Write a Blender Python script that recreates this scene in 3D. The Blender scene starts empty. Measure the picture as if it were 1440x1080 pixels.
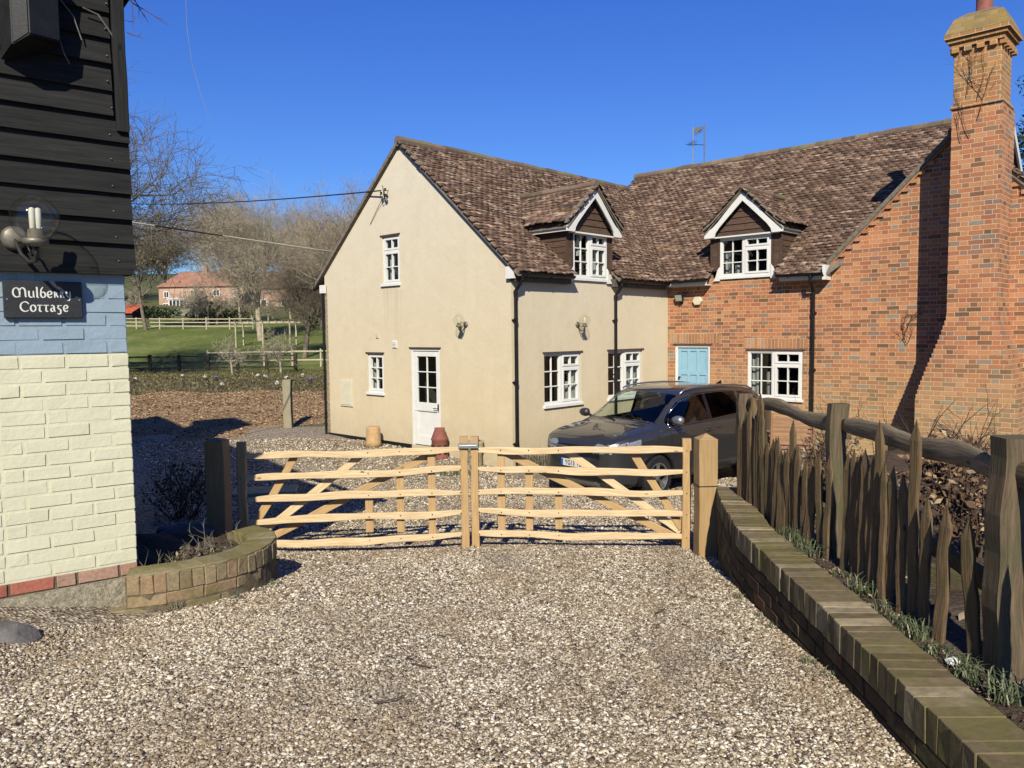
import bpy, bmesh, math, random
import numpy as np
from mathutils import Vector, Matrix
PI = math.pi
R = math.radians
scn = bpy.context.scene
COL = scn.collection

# ------------------------------------------------------------------ camera, world, sun, exposure
PITCH, ROLL, YAW = .0663568, .0108123, .7611856
CAMZ = 2.2
cp, sp, cr, sr = math.cos(PITCH), math.sin(PITCH), math.cos(ROLL), math.sin(ROLL)
f_ = Vector((0, cp, -sp)); r_ = Vector((1, 0, 0)); d_ = Vector((0, -sp, -cp))
rt = cr * r_ + sr * d_; dn = -sr * r_ + cr * d_
cd = bpy.data.cameras.new('camera'); cam = bpy.data.objects.new('camera', cd); COL.objects.link(cam)
m = Matrix((rt, -dn, -f_)).transposed().to_4x4(); m.translation = Vector((0, 0, CAMZ)); cam.matrix_world = m
cd.sensor_width = 36; cd.lens = 1093.98 / 1440 * 36; cd.clip_start = .05; cd.clip_end = 3000
scn.camera = cam

SUN_AZ, SUN_EL = R(3.8), R(36)          # direction the light travels towards, and height of the sun
ld = Vector((math.sin(SUN_AZ) * math.cos(SUN_EL), math.cos(SUN_AZ) * math.cos(SUN_EL), -math.sin(SUN_EL)))
sl = bpy.data.lights.new('sun', 'SUN'); so = bpy.data.objects.new('sun', sl); COL.objects.link(so)
sl.energy = 5.0; sl.angle = R(.5); sl.color = (1, .925, .77)
so.rotation_euler = ld.to_track_quat('-Z', 'Y').to_euler(); so.location = (0, -20, 30)

wd = bpy.data.worlds.new('World'); scn.world = wd; wd.use_nodes = True
nt = wd.node_tree; bg = nt.nodes['Background']
sky = nt.nodes.new('ShaderNodeTexSky'); sky.sky_type = 'NISHITA'; sky.sun_disc = False
sky.sun_elevation = SUN_EL; sky.sun_rotation = SUN_AZ + PI
sky.air_density = 1.0; sky.dust_density = .15; sky.ozone_density = 4.5; sky.altitude = 50
tn = nt.nodes.new('ShaderNodeMix'); tn.data_type = 'RGBA'; tn.blend_type = 'MULTIPLY'; tn.inputs[0].default_value = 1; tc_ = nt.nodes.new('ShaderNodeTexCoord'); sx_ = nt.nodes.new('ShaderNodeSeparateXYZ'); nt.links.new(tc_.outputs['Generated'], sx_.inputs[0])
rp_ = nt.nodes.new('ShaderNodeValToRGB'); rp_.color_ramp.elements[0].position = 0; rp_.color_ramp.elements[0].color = (.62, .86, 1.08, 1); rp_.color_ramp.elements[1].position = .42; rp_.color_ramp.elements[1].color = (.39, .72, 1.52, 1)
nt.links.new(sx_.outputs[2], rp_.inputs[0]); nt.links.new(rp_.outputs[0], tn.inputs[7])   # deep clear spring blue, paler low down
nt.links.new(sky.outputs[0], tn.inputs[6]); nt.links.new(tn.outputs[2], bg.inputs[0]); bg.inputs[1].default_value = .062
scn.view_settings.view_transform = 'Standard'; scn.view_settings.look = 'None'
scn.view_settings.exposure = .70; scn.view_settings.gamma = 1
scn.render.engine = 'CYCLES'
try: scn.cycles.max_bounces = 8; scn.cycles.transparent_max_bounces = 12
except Exception: pass

# ------------------------------------------------------------------ material helpers
def mat(name):
    mt = bpy.data.materials.new(name); mt.use_nodes = True
    mt.node_tree.nodes['Principled BSDF'].inputs['Specular IOR Level'].default_value = .22
    return mt, mt.node_tree, mt.node_tree.nodes['Principled BSDF']
def N(nt, typ, **kw):
    n = nt.nodes.new(typ)
    for k, v in kw.items():
        if k.startswith('i_'):
            key = k[2:]; key = int(key) if key.isdigit() else key.replace('_', ' ')
            n.inputs[key].default_value = v
        else: setattr(n, k, v)
    return n
def L(nt, a, b): nt.links.new(a, b)
def ramp(nt, stops, interp='LINEAR'):
    n = nt.nodes.new('ShaderNodeValToRGB'); cr_ = n.color_ramp; cr_.interpolation = interp
    while len(cr_.elements) < len(stops): cr_.elements.new(.5)
    for e, (p, c) in zip(cr_.elements, stops): e.position = p; e.color = (*c, 1) if len(c) == 3 else c
    return n
def mix(nt, a, b, fac, mode='MIX'):
    n = nt.nodes.new('ShaderNodeMix'); n.data_type = 'RGBA'; n.blend_type = mode
    for s, x in ((6, a), (7, b), (0, fac)):
        if hasattr(x, 'is_output') or isinstance(x, bpy.types.NodeSocket): nt.links.new(x, n.inputs[s])
        elif s == 0: n.inputs[0].default_value = x
        else: n.inputs[s].default_value = (*x, 1)
    return n.outputs[2]
def coords(nt, kind='UV', scale=(1, 1, 1), rot=(0, 0, 0)):
    mp = N(nt, 'ShaderNodeMapping'); mp.inputs['Scale'].default_value = scale; mp.inputs['Rotation'].default_value = rot
    if kind == 'POS':
        g = N(nt, 'ShaderNodeNewGeometry'); L(nt, g.outputs['Position'], mp.inputs[0])
    else:
        t = N(nt, 'ShaderNodeTexCoord'); L(nt, t.outputs[kind], mp.inputs[0])
    return mp.outputs[0]
def noise(nt, vec, scale, detail=4, rough=.6, dist=0):
    n = N(nt, 'ShaderNodeTexNoise'); n.inputs['Scale'].default_value = scale; n.inputs['Detail'].default_value = detail
    n.inputs['Roughness'].default_value = rough; n.inputs['Distortion'].default_value = dist
    L(nt, vec, n.inputs['Vector']); return n.outputs['Fac']
def bump(nt, bs, h, strength=.5, dist=.01, prev=None):
    b = N(nt, 'ShaderNodeBump'); b.inputs['Strength'].default_value = strength; b.inputs['Distance'].default_value = dist
    L(nt, h, b.inputs['Height'])
    if prev: L(nt, prev, b.inputs['Normal'])
    L(nt, b.outputs[0], bs.inputs['Normal']); return b.outputs[0]

def m_plain(name, c, rough=.6, metal=0, var=.15, scale=8, bmp=0, bscale=60, kind='Object', spec=None):
    mt, nt, bs = mat(name)
    v = coords(nt, kind)
    f = noise(nt, v, scale, 5)
    rp = ramp(nt, [(.3, tuple(x * (1 - var) for x in c)), (.7, tuple(min(1, x * (1 + var)) for x in c))])
    L(nt, f, rp.inputs[0]); L(nt, rp.outputs[0], bs.inputs['Base Color'])
    bs.inputs['Roughness'].default_value = rough; bs.inputs['Metallic'].default_value = metal
    if spec is not None: bs.inputs['Specular IOR Level'].default_value = spec
    if bmp: bump(nt, bs, noise(nt, v, bscale, 4), bmp, .01)
    return mt

def m_brick(name, mortar, stops, dirt=None):
    mt, nt, bs = mat(name)
    uv = coords(nt, 'UV')
    wob = N(nt, 'ShaderNodeTexNoise'); wob.inputs['Scale'].default_value = 9; L(nt, uv, wob.inputs['Vector'])
    off = N(nt, 'ShaderNodeVectorMath', operation='MULTIPLY_ADD'); off.inputs[1].default_value = (.016, .013, 0)
    L(nt, wob.outputs['Color'], off.inputs[0]); L(nt, uv, off.inputs[2])
    # Flemish bond: stretcher and header alternate in every course
    sx = N(nt, 'ShaderNodeSeparateXYZ'); L(nt, off.outputs[0], sx.inputs[0])
    def mth(op, a_, b_=None, c_=None):
        n_ = N(nt, 'ShaderNodeMath', operation=op)
        for k, x in enumerate((a_, b_, c_)):
            if x is None: continue
            if isinstance(x, (int, float)): n_.inputs[k].default_value = x
            else: L(nt, x, n_.inputs[k])
        return n_.outputs[0]
    H_, U_, S_w = .0796, .345, .2275
    vr = mth('DIVIDE', sx.outputs[1], H_); row = mth('FLOOR', vr); fv = mth('MULTIPLY', mth('SUBTRACT', vr, row), H_)
    par = mth('FLOORED_MODULO', row, 2.0); us = mth('ADD', mth('MULTIPLY_ADD', par, U_ / 2, sx.outputs[0]), 50 * U_)
    ur = mth('DIVIDE', us, U_); cell = mth('FLOOR', ur); fu = mth('MULTIPLY', mth('SUBTRACT', ur, cell), U_)
    hd = mth('GREATER_THAN', fu, S_w)
    du = mth('MINIMUM', mth('ABSOLUTE', mth('SUBTRACT', fu, S_w)), mth('MINIMUM', fu, mth('SUBTRACT', U_, fu)))
    dv = mth('MINIMUM', fv, mth('SUBTRACT', H_, fv)); dd = mth('MINIMUM', du, dv)
    mrg = N(nt, 'ShaderNodeMapRange'); mrg.interpolation_type = 'SMOOTHSTEP'; L(nt, dd, mrg.inputs[0]); mrg.inputs[1].default_value = .003; mrg.inputs[2].default_value = .0075; mrg.inputs[3].default_value = 1; mrg.inputs[4].default_value = 0
    facA = mrg.outputs[0]
    cmb = N(nt, 'ShaderNodeCombineXYZ'); L(nt, mth('MULTIPLY_ADD', cell, 2.0, hd), cmb.inputs[0]); L(nt, row, cmb.inputs[1])
    wn = N(nt, 'ShaderNodeTexWhiteNoise'); wn.noise_dimensions = '2D'; L(nt, cmb.outputs[0], wn.inputs['Vector'])
    hb = mth('MULTIPLY', hd, .0)
    rnd = wn.outputs['Value']
    rp = ramp(nt, stops); L(nt, rnd, rp.inputs[0])
    big = noise(nt, uv, .8, 5); sm = noise(nt, uv, 45, 4)
    c = mix(nt, rp.outputs[0], (.55, .5, .46), 0)
    rp2 = ramp(nt, [(.3, (.72, .72, .72)), (.7, (1.18, 1.15, 1.1))]); L(nt, sm, rp2.inputs[0])
    c = mix(nt, c, rp2.outputs[0], .8, 'MULTIPLY')
    rp3 = ramp(nt, [(.35, (.70, .72, .76)), (.65, (1.14, 1.08, 1.0))]); L(nt, big, rp3.inputs[0])
    c = mix(nt, c, rp3.outputs[0], .7, 'MULTIPLY')
    if dirt:
        dn_ = noise(nt, uv, 1.6, 6); sz = N(nt, 'ShaderNodeMapRange'); L(nt, sx.outputs[1], sz.inputs[0])
        sz.inputs[1].default_value = dirt[1]; sz.inputs[2].default_value = dirt[2]
        mm = N(nt, 'ShaderNodeMath', operation='MULTIPLY'); L(nt, dn_, mm.inputs[0]); L(nt, sz.outputs[0], mm.inputs[1])
        m2 = N(nt, 'ShaderNodeMath', operation='MULTIPLY'); L(nt, mm.outputs[0], m2.inputs[0]); m2.inputs[1].default_value = 1.5; m2.use_clamp = True
        c = mix(nt, c, dirt[0], m2.outputs[0])
    c = mix(nt, c, mortar, facA)
    L(nt, c, bs.inputs['Base Color']); bs.inputs['Roughness'].default_value = .9
    inv = N(nt, 'ShaderNodeMath', operation='SUBTRACT'); inv.inputs[0].default_value = 1; L(nt, facA, inv.inputs[1])
    ad = N(nt, 'ShaderNodeMath', operation='MULTIPLY_ADD'); L(nt, sm, ad.inputs[0]); ad.inputs[1].default_value = .35; L(nt, inv.outputs[0], ad.inputs[2])
    bump(nt, bs, ad.outputs[0], .55, .008)
    return mt

def m_island(name, stops, rough=.85, nscale=30, bmp=.3, patches=None, kind='POS', interp='LINEAR', pscale=1.2, pstretch=(1, 1, 1)):
    """a colour for every loose piece of the mesh (tile, brick, stone) + fine grain; patches = (colour, lo, hi)"""
    mt, nt, bs = mat(name)
    g = N(nt, 'ShaderNodeNewGeometry')
    rp = ramp(nt, stops, interp); L(nt, g.outputs['Random Per Island'], rp.inputs[0])
    v = coords(nt, kind); f = noise(nt, v, nscale, 4)
    r2 = ramp(nt, [(.3, (.68, .68, .68)), (.7, (1.2, 1.18, 1.15))]); L(nt, f, r2.inputs[0])
    c = mix(nt, rp.outputs[0], r2.outputs[0], .85, 'MULTIPLY')
    bgn = noise(nt, v, .55, 5, .65); r7 = ramp(nt, [(.34, (.80, .79, .78)), (.66, (1.14, 1.12, 1.08))]); L(nt, bgn, r7.inputs[0]); c = mix(nt, c, r7.outputs[0], .8, 'MULTIPLY')
    vp_ = coords(nt, kind, pstretch)
    for (pc, lo, hi) in (patches or []):
        pf = noise(nt, vp_, pscale * (1 + pc[0]), 7, .7)
        r3 = ramp(nt, [(lo, (0, 0, 0)), (hi, (1, 1, 1))]); L(nt, pf, r3.inputs[0])
        c = mix(nt, c, pc, r3.outputs[0])
    L(nt, c, bs.inputs['Base Color']); bs.inputs['Roughness'].default_value = rough
    if bmp: bump(nt, bs, f, bmp, .006)
    return mt

def m_wood(name, light, dark, green=None, rough=.75, gscale=3, bmp=.35, knots=True):
    """UV: u runs along the grain in metres"""
    mt, nt, bs = mat(name)
    t = N(nt, 'ShaderNodeTexCoord'); oi = N(nt, 'ShaderNodeObjectInfo')
    g = N(nt, 'ShaderNodeNewGeometry')
    ad = N(nt, 'ShaderNodeVectorMath', operation='MULTIPLY_ADD'); L(nt, g.outputs['Random Per Island'], ad.inputs[0]); ad.inputs[1].default_value = (13, 7, 5); L(nt, t.outputs['UV'], ad.inputs[2])
    mp = N(nt, 'ShaderNodeMapping'); mp.inputs['Scale'].default_value = (gscale, gscale * 16, 1); L(nt, ad.outputs[0], mp.inputs[0])
    f = noise(nt, mp.outputs[0], 3, 6, .65, .3)
    rp = ramp(nt, [(.25, dark), (.5, tuple((a + b) / 2 for a, b in zip(light, dark))), (.72, light)]); L(nt, f, rp.inputs[0])
    c = rp.outputs[0]
    hv = ramp(nt, [(0, (.8, .79, .78)), (1, (1.12, 1.1, 1.08))]); L(nt, g.outputs['Random Per Island'], hv.inputs[0])
    c = mix(nt, c, hv.outputs[0], .9, 'MULTIPLY')
    if knots:
        v = N(nt, 'ShaderNodeTexVoronoi'); v.inputs['Scale'].default_value = 2.6
        mk = N(nt, 'ShaderNodeMapping'); mk.inputs['Scale'].default_value = (1, 2.4, 1); L(nt, ad.outputs[0], mk.inputs[0]); L(nt, mk.outputs[0], v.inputs['Vector'])
        rk = ramp(nt, [(.03, (1, 1, 1)), (.075, (0, 0, 0))]); L(nt, v.outputs['Distance'], rk.inputs[0])
        c = mix(nt, c, tuple(x * .35 for x in dark), rk.outputs[0])
    if green:
        pv = coords(nt, 'POS'); pf = noise(nt, pv, 4, 6, .7); r3 = ramp(nt, [(.5, (0, 0, 0)), (.68, (1, 1, 1))]); L(nt, pf, r3.inputs[0])
        c = mix(nt, c, green, r3.outputs[0])
    L(nt, c, bs.inputs['Base Color']); bs.inputs['Roughness'].default_value = rough
    bump(nt, bs, f, bmp, .006)
    return mt

MORTAR = (.66, .47, .30)
M = {}
M['brick'] = m_brick('red_brick', MORTAR, [(0, (.20, .115, .07)), (.12, (.36, .165, .095)), (.3, (.50, .205, .105)), (.5, (.55, .24, .12)), (.7, (.60, .31, .165)), (.86, (.46, .17, .10)), (.95, (.30, .20, .155)), (1, (.32, .29, .25))], dirt=((.42, .33, .16), 1.9, -.2))
M['brick_dark'] = m_brick('old_chimney_brick', MORTAR, [(0, (.30, .15, .08)), (.3, (.50, .21, .10)), (.6, (.56, .27, .13)), (.85, (.48, .24, .12)), (1, (.28, .22, .17))], dirt=((.36, .25, .08), 5.2, 8.2))
def m_render():
    mt, nt, bs = mat('cream_render')
    v = coords(nt, 'Object'); a = noise(nt, v, .7, 5); b = noise(nt, v, 90, 3)
    rp = ramp(nt, [(.3, (.685, .575, .395)), (.5, (.71, .60, .42)), (.72, (.735, .63, .455))]); L(nt, a, rp.inputs[0])
    sx = N(nt, 'ShaderNodeSeparateXYZ'); L(nt, v, sx.inputs[0])
    st = coords(nt, 'Object', (6, 6, .35)); sn = noise(nt, st, 1, 5)
    r2 = ramp(nt, [(.5, (1, 1, 1)), (.8, (.95, .94, .92))]); L(nt, sn, r2.inputs[0])
    zr_ = N(nt, 'ShaderNodeMapRange'); L(nt, sx.outputs[2], zr_.inputs[0])
    def band(sock, lo, hi, soft):
        a_ = N(nt, 'ShaderNodeMapRange'); L(nt, sock, a_.inputs[0]); a_.inputs[1].default_value = lo - soft; a_.inputs[2].default_value = lo + soft
        b_ = N(nt, 'ShaderNodeMapRange'); L(nt, sock, b_.inputs[0]); b_.inputs[1].default_value = hi + soft; b_.inputs[2].default_value = hi - soft
        m_ = N(nt, 'ShaderNodeMath', operation='MULTIPLY'); L(nt, a_.outputs[0], m_.inputs[0]); L(nt, b_.outputs[0], m_.inputs[1]); return m_.outputs[0]
    runs = noise(nt, coords(nt, 'Object', (22, 22, .5)), 1, 4, .7); rr_ = ramp(nt, [(.45, (0, 0, 0)), (.7, (1, 1, 1))]); L(nt, runs, rr_.inputs[0])
    tot = None
    for (ax_, u0, u1, zt, ln_) in ((0, -4.5, -3.86, .84, .6), (0, -3.9, -3.2, 3.2, 1.3), (1, .87, 2.08, .70, .6), (1, 2.93, 4.27, .70, .6), (0, -3.54, -3.38, 1.86, .6)):
        q_ = N(nt, 'ShaderNodeMath', operation='MULTIPLY'); L(nt, band(sx.outputs[ax_], u0, u1, .03), q_.inputs[0])
        w_ = N(nt, 'ShaderNodeMapRange'); L(nt, sx.outputs[2], w_.inputs[0]); w_.inputs[1].default_value = zt - ln_; w_.inputs[2].default_value = zt
        st_ = N(nt, 'ShaderNodeMath', operation='LESS_THAN'); L(nt, sx.outputs[2], st_.inputs[0]); st_.inputs[1].default_value = zt + .02
        e_ = N(nt, 'ShaderNodeMath', operation='MULTIPLY'); L(nt, w_.outputs[0], e_.inputs[0]); L(nt, st_.outputs[0], e_.inputs[1]); L(nt, e_.outputs[0], q_.inputs[1])
        if tot is None: tot = q_.outputs[0]
        else: x_ = N(nt, 'ShaderNodeMath', operation='MAXIMUM'); L(nt, tot, x_.inputs[0]); L(nt, q_.outputs[0], x_.inputs[1]); tot = x_.outputs[0]
    fs_ = N(nt, 'ShaderNodeMath', operation='MULTIPLY'); L(nt, tot, fs_.inputs[0]); L(nt, rr_.outputs[0], fs_.inputs[1]); fs2 = N(nt, 'ShaderNodeMath', operation='MULTIPLY'); L(nt, fs_.outputs[0], fs2.inputs[0]); fs2.inputs[1].default_value = .38; zr_.inputs[1].default_value = .8; zr_.inputs[2].default_value = 5.2
    c0 = mix(nt, rp.outputs[0], (.74, .675, .555), zr_.outputs[0])      # paler towards the top of the gable
    c = mix(nt, c0, r2.outputs[0], .7, 'MULTIPLY')
    cl = noise(nt, v, 2.6, 6, .65, .6); r9 = ramp(nt, [(.36, (.965, .96, .95)), (.62, (1.02, 1.02, 1.02))]); L(nt, cl, r9.inputs[0]); c = mix(nt, c, r9.outputs[0], .9, 'MULTIPLY')
    mr = N(nt, 'ShaderNodeMapRange'); L(nt, sx.outputs[2], mr.inputs[0]); mr.inputs[1].default_value = .55; mr.inputs[2].default_value = -.25
    m3 = N(nt, 'ShaderNodeMath', operation='MULTIPLY'); L(nt, mr.outputs[0], m3.inputs[0]); L(nt, noise(nt, v, 5, 5), m3.inputs[1])
    c = mix(nt, c, (.45, .38, .27), m3.outputs[0])
    c = mix(nt, c, (.36, .33, .25), fs2.outputs[0])
    L(nt, c, bs.inputs['Base Color']); bs.inputs['Roughness'].default_value = .9
    b1 = bump(nt, bs, b, .25, .005); bump(nt, bs, noise(nt, v, 4.5, 5, .6, .5), .35, .02, b1); return mt
M['render'] = m_render()
M['tile'] = m_island('clay_tiles', [(0, (.115, .068, .052)), (.4, (.15, .092, .068)), (.75, (.185, .115, .086)), (1, (.25, .165, .125))], rough=.9, nscale=35,
                     patches=[((.45, .33, .26), .535, .60), ((.065, .045, .037), .53, .62), ((.36, .25, .08), .60, .70)], kind='Object', pscale=1.5, pstretch=(1.2, 1.2, 8.5))
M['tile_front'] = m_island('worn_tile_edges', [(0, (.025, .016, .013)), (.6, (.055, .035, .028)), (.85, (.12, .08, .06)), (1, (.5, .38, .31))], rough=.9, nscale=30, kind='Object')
M['tile_edge'] = m_plain('roof_mortar', (.20, .17, .14), .95, var=.4, scale=14, bmp=.6, bscale=30)
M['ridge'] = m_island('ridge_tiles', [(0, (.12, .09, .075)), (1, (.26, .19, .15))], nscale=25, patches=[((.20, .19, .10), .5, .65)], kind='Object')
M['white'] = m_plain('white_paint', (.80, .80, .79), .45, var=.05, scale=6)
M['black'] = m_plain('black_plastic', (.012, .012, .013), .4, var=.3)
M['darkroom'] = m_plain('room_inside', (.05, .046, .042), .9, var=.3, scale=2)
M['curtain'] = m_plain('net_curtain', (.34, .335, .32), .9, var=.25, scale=5)
M['blue'] = m_plain('blue_door_paint', (.30, .52, .68), .5, var=.06)
M['board'] = m_wood('dormer_boards', (.17, .105, .075), (.03, .019, .015), rough=.8, gscale=2)
M['lead'] = m_plain('weathered_lead', (.22, .22, .23), .6, var=.25, scale=12)
def m_glass(name, tint=(.9, .95, .95), refl=.35):
    mt, nt, bs = mat(name); nt.nodes.remove(bs); out = nt.nodes['Material Output']
    t = N(nt, 'ShaderNodeBsdfTransparent'); t.inputs[0].default_value = (*tint, 1)
    g = N(nt, 'ShaderNodeBsdfGlossy'); g.inputs['Roughness'].default_value = .02
    fr = N(nt, 'ShaderNodeLayerWeight'); fr.inputs[0].default_value = .5
    pw = N(nt, 'ShaderNodeMath', operation='POWER'); L(nt, fr.outputs['Facing'], pw.inputs[0]); pw.inputs[1].default_value = 4
    ml = N(nt, 'ShaderNodeMath', operation='MULTIPLY_ADD'); L(nt, pw.outputs[0], ml.inputs[0]); ml.inputs[1].default_value = .75; ml.inputs[2].default_value = .03 + refl * .06; ml.use_clamp = True
    mx = N(nt, 'ShaderNodeMixShader'); L(nt, ml.outputs[0], mx.inputs[0]); L(nt, t.outputs[0], mx.inputs[1]); L(nt, g.outputs[0], mx.inputs[2])
    L(nt, mx.outputs[0], out.inputs[0]); return mt
M['glass'] = m_glass('window_glass')
M['globe'] = m_glass('lamp_glass', (.96, .96, .90), .3)
M['carglass'] = m_glass('car_glass', (.80, .88, .84), .3)
M['privacy'] = m_glass('tinted_glass', (.06, .06, .065), .1)
M['bulb'] = m_plain('lamp_bulb', (.62, .62, .58), .4, var=.03)
M['iron'] = m_plain('dark_metal', (.05, .045, .042), .5, .4, var=.3)
M['oldmetal'] = m_plain('tarnished_metal', (.22, .20, .17), .5, .5, var=.3, scale=20)
M['galv'] = m_plain('galvanised_steel', (.45, .46, .47), .4, .7, var=.15, scale=20)

M['paintblack'] = m_wood('black_boards', (.028, .029, .029), (.006, .006, .007), rough=.85, gscale=1.3, bmp=.9, knots=True)
M['paintcream'] = m_plain('cream_masonry_paint', (.68, .665, .50), .75, var=.06, scale=5, bmp=.35, bscale=30)
M['paintblue'] = m_plain('blue_masonry_paint', (.29, .38, .475), .75, var=.08, scale=5, bmp=.35, bscale=30)
M['redbrick_i'] = m_island('bare_red_bricks', [(0, (.36, .12, .09)), (.6, (.46, .17, .12)), (1, (.40, .28, .22))], nscale=50, bmp=.5, patches=[((.50, .42, .36), .6, .7)])
M['concrete'] = m_plain('rough_concrete', (.37, .33, .245), .95, var=.45, scale=60, bmp=1.0, bscale=130)
M['pbrick'] = m_island('mossy_bricks', [(0, (.20, .155, .09)), (.4, (.26, .21, .13)), (.8, (.32, .25, .15)), (1, (.29, .19, .12))], nscale=40, bmp=.9, patches=[((.17, .16, .06), .50, .66)], pscale=2.2)
M['mosstop'] = m_island('moss_covered_bricks', [(0, (.20, .17, .09)), (1, (.30, .26, .15))], nscale=30, bmp=1, patches=[((.19, .165, .055), .42, .60)], pscale=2.2)
M['wbrick'] = m_island('low_wall_bricks', [(0, (.035, .024, .015)), (.5, (.058, .040, .024)), (.93, (.08, .052, .031)), (1, (.17, .07, .04))], nscale=40, bmp=.7, patches=[((.15, .13, .055), .52, .64)], pscale=2.0)  # face courses: the wall face's shade is put into the brick colour
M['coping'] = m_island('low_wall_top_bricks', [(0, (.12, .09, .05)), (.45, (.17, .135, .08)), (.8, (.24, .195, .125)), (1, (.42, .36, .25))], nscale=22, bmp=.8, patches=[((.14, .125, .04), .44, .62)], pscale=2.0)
M['mortar'] = m_plain('mortar', (.15, .12, .08), .95, var=.35, scale=20, bmp=.6)

M['cleft'] = m_wood('fresh_cleft_chestnut', (.86, .71, .47), (.52, .36, .19), rough=.7, gscale=1.8, bmp=.6)
M['sawn'] = m_wood('sawn_gate_wood', (.60, .41, .21), (.38, .24, .11), rough=.7, gscale=1.8, bmp=.5)
M['oak'] = m_wood('new_oak_post', (.47, .33, .17), (.33, .21, .10), rough=.7, gscale=1.2, bmp=.3)
M['oldoak'] = m_wood('weathered_fence_oak', (.22, .165, .105), (.06, .044, .03), green=(.10, .10, .05), rough=.85, gscale=1.6, bmp=1.4)
M['picket'] = m_wood('cleft_pickets', (.27, .185, .10), (.075, .05, .028), green=(.11, .10, .045), rough=.85, gscale=2.4, bmp=1.2)
M['rail'] = m_wood('split_oak_rail', (.40, .33, .23), (.13, .10, .07), rough=.85, gscale=2.2, bmp=1.3)
M['greywood'] = m_wood('silvered_wood', (.42, .38, .28), (.22, .20, .13), rough=.85, gscale=2)
M['palewood'] = m_plain('pale_fence_wood', (.50, .44, .32), .8, var=.2)
M['darkwood'] = m_plain('dark_fence_wood', (.035, .032, .022), .9, var=.4)
M['chairwood'] = m_wood('varnished_chair_wood', (.44, .25, .15), (.26, .13, .075), rough=.6, gscale=2)
M['terra'] = m_plain('pale_terracotta', (.50, .33, .17), .85, var=.2, scale=10, bmp=.3)
M['redclay'] = m_plain('red_clay_pot', (.26, .095, .075), .8, var=.2, scale=10)
M['stonepot'] = m_plain('lichened_stone', (.38, .34, .22), .9, var=.3, scale=14, bmp=.5)
M['rock'] = m_plain('grey_rock', (.36, .34, .33), .9, var=.35, scale=9, bmp=.8, bscale=30, kind='POS')
M['greyrock'] = m_plain('grey_pink_rock', (.15, .14, .138), .9, var=.35, scale=9, bmp=.9, bscale=30, kind='POS')
M['darkrock'] = m_plain('shaded_rock', (.16, .155, .15), .9, var=.35, scale=9, bmp=.8, bscale=30, kind='POS')  # grey rock darkened, the bed's shade put into its colour
M['bark'] = m_plain('tree_bark', (.36, .30, .225), .9, var=.35, scale=3)
M['bark2'] = m_plain('tree_bark_pale', (.40, .345, .26), .9, var=.35, scale=3)
M['bark3'] = m_plain('tree_bark_dark', (.20, .165, .125), .9, var=.35, scale=3)
M['twigwood'] = m_plain('shrub_stems', (.10, .065, .045), .9, var=.3, scale=8)
M['deadleaf'] = m_island('dead_leaves', [(0, (.06, .035, .025)), (.5, (.16, .09, .055)), (.85, (.27, .18, .10)), (1, (.42, .36, .24))], nscale=20, bmp=0)
M['litter'] = m_island('leaf_litter', [(0, (.035, .025, .02)), (.5, (.10, .065, .045)), (.8, (.20, .14, .09)), (1, (.50, .44, .36))], nscale=20, bmp=0)
M['greenleaf'] = m_island('green_blades', [(0, (.05, .07, .03)), (.5, (.10, .135, .06)), (.8, (.20, .23, .14)), (1, (.36, .36, .26))], nscale=20, bmp=0)
M['evergreen'] = m_island('evergreen_leaves', [(0, (.012, .025, .010)), (.7, (.035, .06, .022)), (1, (.07, .10, .035))], nscale=3, bmp=0)
M['ivy'] = m_island('brown_green_foliage', [(0, (.07, .07, .035)), (.7, (.14, .13, .07)), (1, (.24, .21, .13))], nscale=3, bmp=0)
M['lavender'] = m_island('lavender_stems', [(0, (.10, .095, .07)), (.6, (.19, .18, .135)), (1, (.30, .28, .22))], nscale=10, bmp=0)
M['gravelstone'] = m_island('gravel_stones', [(0, (.07, .052, .04)), (.12, (.17, .13, .095)), (.30, (.31, .245, .17)), (.52, (.46, .39, .30)), (.76, (.68, .61, .50)), (1, (.95, .89, .79))], rough=.75, nscale=60, bmp=.0,
                            patches=[((.30, .215, .13), .47, .80), ((.16, .145, .13), .54, .86)], pscale=1.1, pstretch=(1.2, .6, 1))
M['chips'] = m_island('bark_chips', [(0, (.22, .14, .08)), (.4, (.35, .235, .135)), (.8, (.47, .33, .20)), (1, (.58, .44, .29))], nscale=20, bmp=0)
def m_ground(name, cols, scale, bscale, bstr, bdist, vor=None):
    mt, nt, bs = mat(name); v = coords(nt, 'POS')
    a = noise(nt, v, scale, 8, .65); rp = ramp(nt, [(.3 + .4 * i / (len(cols) - 1), c) for i, c in enumerate(cols)]); L(nt, a, rp.inputs[0])
    c = rp.outputs[0]; h = noise(nt, v, bscale, 5)
    if vor:
        vo = N(nt, 'ShaderNodeTexVoronoi'); vo.inputs['Scale'].default_value = vor[0]; L(nt, v, vo.inputs['Vector'])
        sp_ = N(nt, 'ShaderNodeSeparateColor'); L(nt, vo.outputs['Color'], sp_.inputs[0])
        r2 = ramp(nt, vor[1]); L(nt, sp_.outputs[0], r2.inputs[0]); c = mix(nt, c, r2.outputs[0], .8)
        h = vo.outputs['Distance']
    L(nt, c, bs.inputs['Base Color']); bs.inputs['Roughness'].default_value = .95
    bump(nt, bs, h, bstr, bdist); return mt
GS = [(0, (.09, .07, .05)), (.3, (.22, .17, .12)), (.6, (.39, .32, .235)), (.85, (.58, .50, .39)), (1, (.76, .69, .57))]
M['gravel'] = m_ground('gravel_bed', [(.12, .09, .065), (.20, .155, .115), (.28, .225, .17)], 1.2, 40, .8, .02, (48, GS))
M['mulch'] = m_ground('bark_mulch', [(.21, .135, .075), (.34, .225, .13), (.42, .30, .18)], 1.5, 25, .8, .05)
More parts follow.
